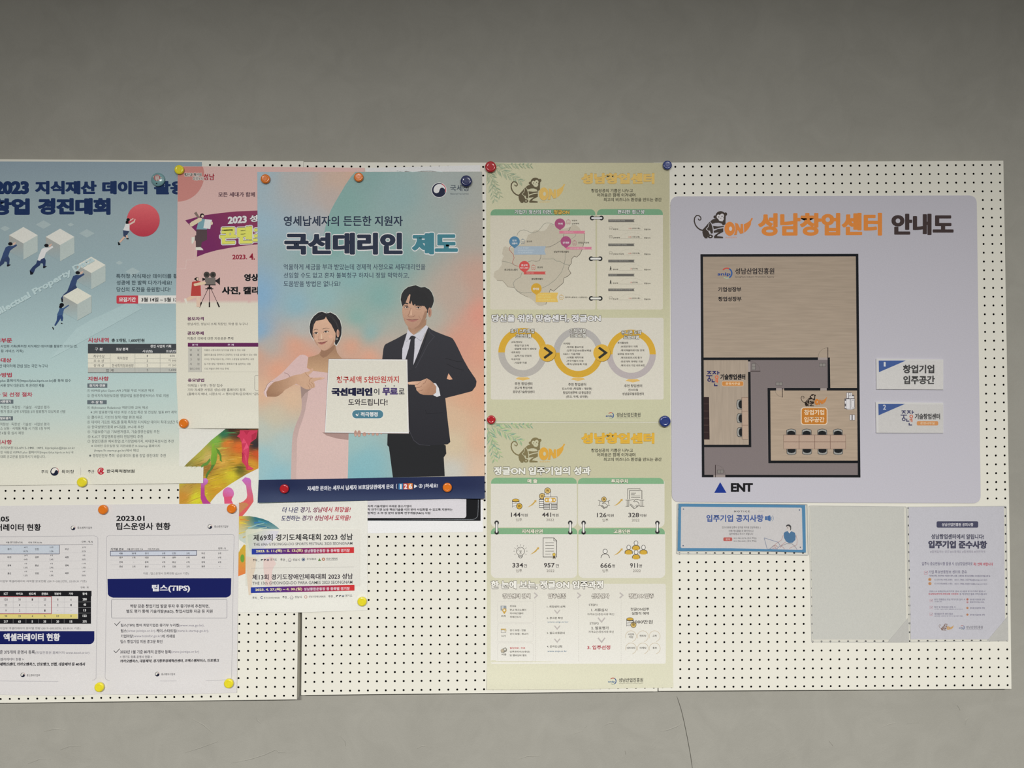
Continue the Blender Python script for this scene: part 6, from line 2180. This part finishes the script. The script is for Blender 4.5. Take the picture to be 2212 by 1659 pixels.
for y in (873.6, 903.6, 933.6):
    chair(1597.4 + (y - 873) * .012, y, 1, 0)
S.poly([(1602.2, 858.5), (1615.8, 858.5), (1616.2, 948.5), (1603, 948.5)], (172, 150, 133))
for i in range(4):
    S.l([(1602.4, 858.5 + 30 * i), (1616, 858.5 + 30 * i)], .7, (116, 92, 80))
S.l([(1602.2, 858.5), (1603, 948.5)], .7, (96, 80, 72))
S.v = (1640, 880, 9.217)
for x in (636, 945, 1253, 1565):
    chair_y = 489
    sv_ = S.v
    X, Y = S.px(x, 489)
    X2, Y2 = S.px(x + 6, 886)
    S.v = (0, 0, 1)
    chair(X, Y, 0, 1)
    chair(X2, Y2, 0, -1)
    S.v = sv_
S.poly([(482, 545), (1720, 548), (1724, 828), (484, 828)], (116, 90, 80))
for i in range(4):
    for j in range(2):
        x0, y0 = 488 + i * 309.5, 553 + j * 140
        S.r(x0, y0, x0 + 300, y0 + 131, (176, 153, 136))
S.v = (1640, 720, 9.217)
pw = (206, 204, 206)
gl = (92, 88, 92)
S.r(1735, 1178, 1850, 1300, gl)
S.r(1800, 1225, 1892, 1310, gl)
S.r(1698, 1300, 1902, 1505, gl)
S.r(1742, 1500, 1868, 1522, gl)
for q in ((1742, 1186, 1776, 1290), (1786, 1190, 1812, 1240), (1818, 1186, 1843, 1246), (1786, 1250, 1884, 1296), (1732, 1312, 1808, 1498), (1818, 1312, 1896, 1498), (1704, 1345, 1726, 1400), (1704, 1455, 1726, 1490), (1750, 1500, 1860, 1516)):
    S.r(*q, pw)
S.box(1836, 1340, 1890, 1470, 5, gl)
S.v = (1640, 880, 9.217)
S.r(1800, 143, 1906, 256, (88, 84, 86))
S.r(1806, 150, 1838, 250, pw)
S.r(1860, 150, 1900, 250, pw)
S.begin('plan_logos')
S.v = (1440, 410, 6.506)
snip(S, 716, 1093, 926, 1252)
S.t('성남산업진흥원', 963, 1513, 1098, 1188, (36, 33, 36), .022)
S.t('SeongNam Industry Promotion Agency', 960, 1510, 1212, 1240, (80, 73, 68), .008)
S.begin('plan_text')
S.t('기업성장부', 722, 1050, 1368, 1434, (32, 29, 32), .035)
S.t('창업성장부', 725, 1053, 1502, 1567, (32, 29, 32), .035)


def prime(S, x0, y0, sx, sy):
    """the middle-aged start-up centre's stacked lettering, navy with one orange figure; box 280..600 x 678..1045"""
    f = lambda x, y: (x0 + (x - 280) * sx, y0 + (y - 678) * sy)
    nb, og = (24, 26, 86), (196, 100, 66)
    L = lambda P_, w, c: S.l([f(*p) for p in P_], w * sx, c)
    L([(300, 690), (404, 690)], 22, nb)
    L([(352, 700), (340, 730), (312, 752)], 22, nb)
    L([(352, 700), (366, 730), (398, 750)], 22, nb)
    L([(280, 792), (430, 792)], 24, nb)
    L([(354, 800), (354, 850)], 22, nb)
    a, b = f(354, 892)
    S.ring(a, b, 22 * sx, 44 * sx, nb)
    L([(430, 690), (522, 690)], 22, nb)
    L([(476, 700), (462, 732), (432, 754)], 22, nb)
    L([(476, 700), (492, 732), (520, 754)], 22, nb)
    L([(556, 678), (556, 768)], 22, nb)
    L([(560, 722), (600, 722)], 20, nb)
    a, b = f(532, 826)
    S.ring(a, b, 22 * sx, 44 * sx, og)
    L([(490, 896), (560, 896)], 22, og)
    L([(500, 932), (552, 932), (548, 960)], 22, og)
    L([(548, 870), (550, 955)], 22, og)
    L([(424, 876), (424, 938), (488, 938)], 24, nb)
    L([(482, 978), (482, 1030), (552, 1030)], 24, nb)


S.begin('plan_logos')
S.v = (1500, 740, 11.06)
prime(S, 280, 678, 1, 1)
S.t('기술창업센터', 618, 1215, 752, 890, (26, 24, 26), .045)
S.r(655, 922, 1175, 1044, (200, 172, 144), 34)
S.r(664, 932, 1166, 1034, (184, 124, 64), 28)
S.t('운영사무실', 745, 1086, 950, 1012, (218, 188, 156), .03)
S.v = (1640, 720, 9.217)
monkey(S, 828, 1210, .627, (38, 28, 22), (190, 118, 52), (176, 158, 140), small=False)
S.v = (1640, 880, 9.217)
S.r(828, 0, 1358, 350, (214, 196, 176), 56)
S.r(845, 14, 1342, 334, (182, 116, 46), 46)
S.t('창업기업', 892, 1293, 46, 150, (222, 196, 168), .035)
S.t('입주공간', 892, 1298, 190, 296, (222, 196, 168), .035)
S.begin('entrance_mark')
S.v = (1500, 880, 7.9)
S.poly([(440, 1276), (548, 1459), (338, 1459)], (26, 52, 138))
S.t('ENT', 622, 1000, 1293, 1441, (20, 20, 24), .055)
S.done()

FILM = film_mat()


def film(name, q, h, parent, lift=.0, rad=2, bulge=.0):
    q2 = quad_round(q, rad, 4)
    tri = tessellate_polygon([[Vector((p[0], p[1], 0)) for p in q2]])
    polys = grid_cut([[q2[i] for i in t] for t in tri], 12)
    idx, vsx, fc = {}, [], []
    cx_, cy_ = sum(p[0] for p in q) / 4, sum(p[1] for p in q) / 4
    hw = max(abs(p[0] - cx_) for p in q)
    hh_ = max(abs(p[1] - cy_) for p in q)
    for p in polys:
        f = []
        for s in p:
            k = (round(s[0], 2), round(s[1], 2))
            if k not in idx:
                idx[k] = len(vsx)
                w = W(k[0], k[1], h)
                b = bulge * max(0, 1 - ((k[0] - cx_) / hw) ** 2) * max(0, 1 - ((k[1] - cy_) / hh_) ** 2)
                vsx.append((w[0], w[1] - b, w[2]))
            if idx[k] not in f:
                f.append(idx[k])
        if len(f) > 2:
            fc.append(tuple(f))
    return mesh_obj(name, vsx, fc, FILM, parent, True)


def welt(name, q, h, w, parent, mat, rad=3):
    """the welded rim of a plastic pocket, a thin raised bead"""
    pts = quad_round(q, rad, 4)
    n = len(pts)
    cx_, cy_ = sum(p[0] for p in pts) / n, sum(p[1] for p in pts) / n
    vsx, fc = [], []
    for p in pts:
        d = (cx_ - p[0], cy_ - p[1])
        L = math.hypot(*d)
        for k, hh_ in ((0, .0002), (.4, .0009), (1, .0002)):
            sx_ = 1 if d[0] > 0 else -1
            sy_ = 1 if d[1] > 0 else -1
            x, y = p[0] + sx_ * w * k, p[1] + sy_ * w * k
            c = W(x, y, h)
            vsx.append((c[0], c[1] - hh_, c[2]))
    for i in range(n):
        j = (i + 1) % n
        fc += [(3 * i, 3 * j, 3 * j + 1, 3 * i + 1), (3 * i + 1, 3 * j + 1, 3 * j + 2, 3 * i + 2)]
    return mesh_obj(name, vsx, fc, mat, parent, True)


rim_m = flat_mat('milky_plastic_rim', (.66, .66, .62), .3, .5, .02, 20)
clear_m = flat_mat('white_plastic_holder', (.74, .73, .72), .25, .5, .02, 20)


def plate(n, q, label, fill):
    root = empty('name_plate', W((q[0][0] + q[2][0]) / 2, q[2][1], .003))
    tag(root, label, 'name plate', 'name plates on the floor plan sign')
    inv = Matrix.Translation(-Vector(root.location))
    # a shallow white tray
    vsx, fc = [], []
    for hh_ in (.0031, .0068):
        vsx += [W(p[0], p[1], hh_) for p in q]
    fc = [(0, 1, 5, 4), (1, 2, 6, 5), (2, 3, 7, 6), (3, 0, 4, 7), (4, 5, 6, 7)]
    o = mesh_obj('holder', vsx, fc, clear_m, root)
    o.matrix_parent_inverse = inv
    ins = [(q[0][0] + 5.5, q[0][1] + 4), (q[1][0] - .6, q[1][1] + 3.4), (q[2][0] - .6, q[2][1] - 1.2), (q[3][0] + 5, q[3][1] - 1.2)]
    c = Sheet('card', ins, .0071, (200, 198, 196), None, None, thick=.0003, root=root)
    c.root.matrix_parent_inverse = inv
    fill(c)
    for nm, d in c.parts.items():
        k = mesh_obj(nm, c.world(d['v']), d['f'], M[d['m']], c.root, False, d['c'])
    f = film('clear_cover', [(ins[0][0], ins[0][1]), (ins[1][0], ins[1][1]), ins[2], ins[3]], .0079, root, rad=1.5, bulge=.0012)
    f.matrix_parent_inverse = inv
    return root


def fill1(c):
    c.v = (1870, 750, 7.9)
    c.begin('blue_corner')
    c.poly([(222, 229), (685, 229), (226, 427)], (26, 72, 142))
    c.t('1', 308, 340, 252, 330, (206, 208, 214), .02)
    c.begin('lettering')
    c.t('창업기업', 635, 1170, 300, 446, (28, 26, 28), .04)
    c.t('입주공간', 640, 1180, 486, 632, (28, 26, 28), .04)


def fill2(c):
    c.v = (1870, 750, 7.9)
    c.begin('blue_corner')
    c.poly([(215, 968), (670, 968), (220, 1163)], (26, 72, 142))
    c.t('2', 295, 347, 980, 1066, (206, 208, 214), .02)
    c.begin('lettering')
    prime(c, 596, 1078, .72, .71)
    c.t('기술창업센터', 838, 1270, 1132, 1232, (34, 30, 34), .04)
    c.r(872, 1263, 1238, 1335, (206, 140, 76), 22)
    c.t('운영사무실', 930, 1175, 1276, 1318, (226, 196, 164), .03)


plate(1, [(1892.8, 774.7), (2037.7, 776.6), (2037.7, 841.6), (1893.4, 840.9)], 'upper white name plate with a blue corner marked 1 on the sign board', fill1)
plate(2, [(1891.8, 868.8), (2037.7, 870), (2037.7, 935.6), (1893, 935)], 'lower white name plate with a blue corner marked 2 and orange pill', fill2)

# ------------------------------------------------------------------ I: the blue-framed notice in its pocket
qI = [(1462.5, 1086.5), (1744.5, 1088.5), (1747.5, 1199.5), (1461, 1196.5)]
pk_ = empty('clear_pocket', W(1604, 1196, 0))
tag(pk_, 'wide clear plastic pocket holding the blue-framed notice under the sign board', 'plastic pocket', 'clear plastic pockets on the right panel')
inv = Matrix.Translation(-Vector(pk_.location))
o = film('clear_cover', qI, .0052, pk_)
o.matrix_parent_inverse = inv
o = welt('rim', qI, .0030, 1.6, pk_, rim_m)
o.matrix_parent_inverse = inv
S = Sheet('notice_card', [(1465.8, 1088.4), (1600, 1089.3), (1739, 1090.8), (1740.5, 1193.4), (1680, 1191.3), (1600, 1190.3), (1463.8, 1190.4)], .0036, (60, 132, 176),
          'small landscape notice with a blue frame, a loudhailer and a reading man', 'notice', 'notices pinned to the board',
          curl=lambda x, y: .0012 * sstep(1640, 1740, x), cut=(1640, 1080, 1745, 1200))
S.v = (1440, 1060, 6.506)
S.begin('white_field')
S.poly([(212, 224), (1885, 238), (1898, 248), (1912, 818), (1902, 830), (1400, 822), (900, 808), (210, 806), (198, 795), (203, 234)], (208, 205, 205))
S.begin('text')
S.t('N O T I C E', 948, 1168, 278, 303, (50, 50, 56), .03)
S.l([(725, 284), (812, 284)], 3, (150, 150, 152))
S.l([(1280, 288), (1366, 288)], 3, (150, 150, 152))
for s, a, b, y0, y1 in (('킨스타워에 입주사 임직원 여러분 안녕하세요 :)', 778, 1320, 501, 537), ('아래 게시물을 꼭 확인하시고', 872, 1222, 549, 582), ('업무에 참고 하시기 바랍니다', 880, 1215, 591, 623), ('031-782-3273 (관리 주임)', 942, 1262, 655, 685), ('031-786-0681 (관리 주임)', 942, 1262, 695, 724)):
    S.t(s, a, b, y0, y1, (102, 100, 104), .014)
S.begin('headline')
S.t('입주기업 공지사항', 558, 1362, 337, 438, (34, 78, 154), .035)
S.begin('loudhailer_picture')
S.r(1382, 358, 1410, 412, (34, 96, 160))
S.poly([(1414, 358), (1452, 345), (1465, 380), (1465, 395), (1456, 432), (1414, 412)], (34, 96, 160))
for r in (30, 52):
    S.ring(1445, 388, r, r + 5, (70, 110, 150), -45, 45)
S.begin('red_tag')
S.r(797, 657, 921, 707, (190, 72, 62), 14)
S.t('문의', 830, 890, 668, 698, (222, 190, 184), .02)
S.begin('dot_print')
for x, y in ((237, 258), (1865, 270), (232, 773), (1876, 794)):
    S.c(x, y, 9, (50, 76, 110), seg=12)
S.begin('reader_picture')
S.poly([(1662, 578), (1700, 566), (1720, 585), (1748, 566), (1800, 590), (1812, 640), (1806, 690), (1770, 728), (1720, 736), (1676, 712), (1648, 660), (1644, 600)], (52, 110, 154))
S.poly([(1700, 566), (1722, 600), (1750, 566), (1742, 552), (1706, 556)], (220, 216, 214))
S.c(1710, 528, 30, (212, 204, 200), 36)
S.poly([(1676, 512), (1680, 484), (1704, 472), (1734, 478), (1748, 500), (1746, 540), (1732, 566), (1736, 520), (1716, 496), (1690, 500)], (36, 32, 36))
S.l([(1690, 515), (1705, 518), (1698, 534)], 4, (60, 52, 56))
S.l([(1370, 662), (1570, 726), (1594, 776), (1545, 815), (1412, 822)], 7, (120, 132, 160))
S.l([(1370, 662), (1412, 820)], 7, (120, 132, 160))
for p in ([(1640, 620), (1615, 690), (1530, 750), (1490, 790), (1500, 815), (1560, 820)], [(1815, 620), (1832, 690), (1826, 760), (1720, 812)], [(1500, 770), (1540, 768), (1560, 790)], [(1510, 800), (1520, 775)], [(1530, 806), (1536, 776)], [(1600, 770), (1640, 800), (1660, 822)], [(1670, 720), (1610, 765), (1600, 800)]):
    S.l(p, 4.5, (176, 110, 106))
S.l([(1600, 780), (1680, 745), (1760, 745), (1810, 790), (1830, 828)], 5, (110, 110, 122))
S.l([(1440, 825), (1490, 780), (1520, 768)], 5, (110, 110, 122))
S.done()

# ------------------------------------------------------------------ J: empty pocket, K: pocket with the rules sheet
for q, ins, col, lab, cat in (([(1746.6, 1091.5), (1958.6, 1093.8), (1963.9, 1387.9), (1752.4, 1387.3)], [(1750.2, 1094), (1953, 1095), (1958.4, 1381.6), (1755.4, 1381.2)], (207, 207, 200),
                               'blank grey-white sheet in the empty-looking pocket between the two notices', 'sheet'),
                              ([(1958.6, 1094.3), (2174.6, 1092.6), (2178.2, 1385.2), (1965.4, 1387.4)], [(1962.4, 1094.6), (2168.8, 1094), (2171.2, 1381.4), (1967.6, 1381)], (205, 204, 212), '', '')):
    rt = empty('clear_pocket', W((q[2][0] + q[3][0]) / 2, q[2][1], 0))
    tag(rt, 'clear plastic pocket round the ' + ('blank sheet' if cat else 'tenant rules sheet by the right edge of the board'), 'plastic pocket', 'clear plastic pockets on the right panel')
    inv = Matrix.Translation(-Vector(rt.location))
    o = welt('rim', q, .0006, 1.5, rt, rim_m)
    o.matrix_parent_inverse = inv
    o = film('clear_cover', q, .0021, rt, bulge=.0028)
    o.matrix_parent_inverse = inv
    # the thumb cut at the lower right corner of the pocket
    a, b = q[2], q[3]
    th_ = Sheet('thumb_cut', [(a[0] - 1, a[1] - 54), (a[0] - 1.5, a[1] - 2), (a[0] - 46, a[1] - 1)], .0018, (200, 199, 194), None, None, thick=.0002, root=rt)
    th_.root.matrix_parent_inverse = inv
    if cat:
        S = Sheet('blank_sheet', ins, .0009, col, lab, cat)
        S.done()
SK = Sheet('rules_sheet', ins, .0009, col, 'white tenant rules sheet with a navy pill heading and orange dots', 'notice', 'notices pinned to the board')
S = SK
S.v = (1940, 1080, 8.508)
nv = (36, 36, 74)
S.begin('navy_pill')
S.r(707, 392, 1473, 508, (42, 44, 84), 26)
S.t('성남산업진흥원 공지사항', 803, 1383, 422, 486, (216, 214, 222), .03)
S.begin('headline')
S.t('성남창업센터에서 알립니다!', 608, 1578, 624, 718, nv, .035, dy=6)
S.t('입주기업 준수사항', 552, 1637, 742, 888, nv, .06, dy=8)
S.begin('body_text')
pu, rd = (98, 92, 124), (190, 78, 96)
S.t('#함께일하는 공간 #소통해요 #함께해요 #안전하게', 588, 1600, 925, 976, (138, 132, 150), .004)
S.t('입주사 중요변동사항 발생 시 성남창업센터로', 437, 1368, 1140, 1204, pu, .012)
S.t('꼭! 연락 바랍니다', 1383, 1745, 1150, 1210, rd, .035)
S.t('기업 주요변동정보 센터로 공유', 560, 1262, 1293, 1354, pu, .012)
S.t('기업명(상호), 대표자명, 사업장소재지, 업종, 고용인원, 투자유치현황, 지식재산권 변동사항 등', 560, 1692, 1376, 1410, pu, .03, dy=8)
for y, s, m_ in ((1450, '킨스타워(19층,20층)', '031-782-3274(@snip.or.kr)'), (1523, '킨스타워(08층,21층)', '031-786-0681(@snip.or.kr)')):
    S.t(s, 668, 998, y, y + 36, pu, .01)
    S.t(m_, 1038, 1636, y + 4, y + 40, pu, .01)
S.v = (1940, 1220, 8.508)
S.t('코로나19 유증상자(자가키트 검사 시) 발생 및 자가격리 발생 시', 570, 1600, 472, 510, pu, .012)
S.t('성남창업센터에 관련상황 사전공유', 555, 1110, 517, 554, rd, .025)
S.t('등 적극적인 협조 부탁드립니다', 1130, 1630, 519, 557, pu, .012)
for y, s, x1, s2, x2 in ((620, '본인 감염증상 의심 자가키트 검사 시', 1232, '검사결과 통보', 808), (760, '확진 및 격리대상 분류 시', 1052, '자가격리, 시설격리 대상자, 밀접접촉자, 동거인 확진 등', 1185), (885, '해외출장 전 센터 통보', 1006, '출국일정 사전공유 및 귀국 시 검사결과 제출', 1185)):
    S.t(s, 665, x1, y, y + 36, pu, .01)
    S.t(s2, 668, x2, y + 48, y + 66, pu, .02)
for y in (622, 780, 903):
    S.t('센터별 대표번호 연락', 1320, 1594, y, y + 34, pu, .012)
S.t('질병관리청(1339)', 1320, 1584, 672, 704, pu, .012)
S.begin('tick_print')
bx = (206, 130, 146)
for x, y, s in ((585, 634, 48), (585, 760, 46), (583, 886, 46)):
    S.box(x, y, x + s, y + s, 4, bx)
    check(S, x + 12, y + 18, 36, (120, 60, 90), 5)
S.v = (1940, 1080, 8.508)
S.box(480, 1306, 540, 1364, 5, bx)
check(S, 498, 1326, 42, (120, 60, 90), 6)
S.begin('dot_print')
for x, y in ((582, 1461), (584, 1537)):
    S.c(x, y, 30, (206, 150, 96))
    S.l([(x - 12, y - 12), (x, y + 8), (x + 14, y + 6)], 8, (150, 96, 60))
S.v = (1940, 1220, 8.508)
for x, y, c_ in ((1274, 636, (196, 112, 96)), (1274, 794, (200, 138, 92)), (1274, 916, (200, 138, 92)), (1274, 688, (206, 160, 170))):
    S.c(x, y, 21, c_)
    S.l([(x - 8, y - 8), (x, y + 6), (x + 10, y + 4)], 6, (150, 96, 76))
S.begin('logos')
monkey(S, 750, 1080, .328, (130, 98, 84), (214, 166, 92), (205, 204, 212), small=False)
snip(S, 1115, 1112, 1220, 1196)
S.t('성남산업진흥원', 1250, 1558, 1121, 1172, (104, 100, 112), .012)
S.l([(1252, 1188), (1556, 1194)], 6, (150, 146, 158))
S.done()
# ------------------------------------------------------------------ magnets
mag_cols = {}


def gloss(name, col):
    if name not in mag_cols:
        m_ = flat_mat(name, col, .22, .5, .05, 90)
        m_.node_tree.nodes['Principled BSDF'].inputs['Coat Weight'].default_value = .4
        m_.node_tree.nodes['Principled BSDF'].inputs['Coat Roughness'].default_value = .08
        mag_cols[name] = m_
    return mag_cols[name]


core_m = flat_mat('dark_magnet_core', (.03, .03, .032), .6, .3)


def lathe(prof, n=32):
    vsx, fc = [], []
    for r, h in prof:
        for i in range(n):
            a = 2 * math.pi * i / n
            vsx.append((r * math.cos(a), -h, r * math.sin(a)))
    for k in range(len(prof) - 1):
        for i in range(n):
            j = (i + 1) % n
            fc.append((k * n + i, k * n + j, (k + 1) * n + j, (k + 1) * n + i))
    fc.append(tuple(range((len(prof) - 1) * n, len(prof) * n)))
    return vsx, fc


def magnet(px, py, rpx, h, matname, col, label, group, ht=.0085):
    c = W(px, py, h + ht * .6)
    R = rpx * (W(px + 1, py, h)[0] - W(px, py, h)[0])
    base = (c[0], -h, c[2])
    key = 'cap%s%.1f' % (matname, rpx)
    prof = [(R * .97, .0008), (R, .0016), (R, ht * .55), (R * .985, ht * .70), (R * .94, ht * .84), (R * .84, ht * .945), (R * .60, ht * .985), (R * .55, ht * .955), (R * .5, ht * .95), (R * .2, ht * .96)]
    vsx, fc = lathe(prof)
    root = empty('magnet', base)
    tag(root, label, 'magnet', group)
    cap = mesh_obj('cap', vsx, fc, gloss(matname, col), root, True)
    v2, f2 = lathe([(R * .88, 0), (R * .88, .0012), (R * .5, .0013)], 20)
    mesh_obj('core', v2, f2, core_m, root, True)
    return root


OR, YLW, RDM, BLM, NVM = (.82, .20, .012), (.88, .76, .03), (.50, .012, .02), (.022, .045, .22), (.012, .02, .11)
GO, GYL, GR, GB = 'orange magnets', 'yellow magnets', 'red magnets', 'blue magnets'
for (x, y, r, h, nm, col, lab, g) in (
    (396.6, 914.6, 10.2, .0034, 'orange_plastic', OR, 'orange magnet at the lower left corner of the pink poster', GO),
    (222.2, 1101, 10.3, .0033, 'orange_plastic', OR, 'orange magnet between the two white table sheets', GO),
    (500.2, 1099, 10.2, .0033, 'orange_plastic', OR, 'orange magnet at the upper right of the sheet dated 2023.01', GO),
    (573.3, 386.5, 10.1, .0050, 'orange_plastic', OR, 'orange magnet at the upper left corner of the couple poster', GO),
    (774.8, 382.8, 10.1, .0050, 'orange_plastic', OR, 'orange magnet in the middle of the couple poster top edge', GO),
    (966.2, 1053, 10, .0072, 'orange_plastic', OR, 'orange magnet on the navy band of the couple poster', GO),
    (387, 366.6, 10.1, .0034, 'yellow_plastic', YLW, 'yellow magnet at the upper left corner of the pink poster', GYL),
    (176.8, 1041.6, 10.6, .0018, 'yellow_plastic', YLW, 'yellow magnet at the bottom edge of the blue contest poster', GYL),
    (214.4, 1484.6, 10.2, .0033, 'yellow_plastic', YLW, 'yellow magnet at the bottom between the two white table sheets', GYL),
    (494, 1476.6, 10.2, .0033, 'yellow_plastic', YLW, 'yellow magnet at the lower right of the sheet dated 2023.01', GYL),
    (782, 1299.6, 10, .0024, 'yellow_plastic', YLW, 'yellow magnet at the lower right of the sports festival poster', GYL),
    (614, 1056, 9.9, .0080, 'red_plastic', RDM, 'red magnet on the navy band of the couple poster', GR),
    (1059.8, 360.4, 12, .0018, 'red_plastic', RDM, 'large red magnet at the upper left of the upper green poster', GR),
    (1061.2, 906.6, 9.4, .0034, 'red_plastic', RDM, 'red magnet where the two green posters meet on the left', GR),
    (1441.6, 356.8, 9.8, .0018, 'blue_plastic', BLM, 'blue magnet at the upper right of the upper green poster', GB),
    (1436.4, 910, 12.1, .0034, 'blue_plastic', BLM, 'large blue magnet where the two green posters meet on the right', GB),
    (1007.2, 391, 12.2, .0062, 'navy_plastic', NVM, 'large navy magnet over the tax office name on the couple poster', GB),
):
    magnet(x, y, r, h, nm, col, lab, g, .0085 if r < 11 else .0105)

# the round tin badge with a balloon
bx_, by_, br = 340.6, 387.6, 14.9
c = W(bx_, by_, .006)
mm = W(101, 500, 0)[0] - W(100, 500, 0)[0]
root = empty('badge', (c[0], -.0014, c[2]))
tag(root, 'round teal badge picturing a striped hot air balloon', 'badge')
R = br * mm
vsx, fc = lathe([(R * .98, .0002), (R, .0022), (R * .99, .0034), (R * .95, .0046), (R * .85, .0058), (R * .6, .0070), (R * .3, .0077), (R * .05, .0079)], 36)
cap = mesh_obj('dome', vsx, fc, gloss('teal_enamel', (.20, .38, .40)), root, True)


def dome_h(x, y):
    r = math.hypot(x, y)
    pr = [(0, .0079), (.3, .0077), (.6, .0070), (.85, .0058), (.95, .0046), (1, .003)]
    for (a, ha), (b, hb) in zip(pr, pr[1:]):
        if r <= b:
            return ha + (hb - ha) * (r - a) / (b - a)
    return .003


def on_badge(name, P_, col, lift=.00012):
    """P_ in badge radii, y down"""
    tri = tessellate_polygon([[Vector((p[0], p[1], 0)) for p in P_]])
    polys = grid_cut([[P_[i] for i in t] for t in tri], .15)
    v_, f_ = [], []
    for p in polys:
        f_.append(tuple(range(len(v_), len(v_) + len(p))))
        v_ += [(q[0] * R, -dome_h(*q) - lift, -q[1] * R) for q in p]
    return mesh_obj(name, v_, f_, gloss(name + '_enamel', col), root, True)


ell = lambda cx_, cy_, rx, ry: [(cx_ + rx * math.cos(2 * math.pi * i / 20), cy_ + ry * math.sin(2 * math.pi * i / 20)) for i in range(20)]
on_badge('cloud', [(-.75, -.42), (-.3, -.5), (.25, -.42), (.8, -.2), (.3, -.18), (-.2, -.1), (-.72, -.2), (-.5, -.3)], (.62, .58, .52))
on_badge('balloon', ell(-.03, -.2, .48, .48), (.40, .07, .09), .00022)
on_badge('balloon_stripe', ell(-.03, -.16, .12, .5), (.70, .66, .60), .00032)
on_badge('balloon_stripe', ell(-.28, -.2, .08, .42), (.70, .66, .60), .00032)
on_badge('balloon_stripe', ell(.22, -.2, .08, .42), (.70, .66, .60), .00032)
on_badge('basket', ell(-.1, .62, .12, .09), (.02, .03, .035), .00022)
bpy.data.curves.remove(_tc)
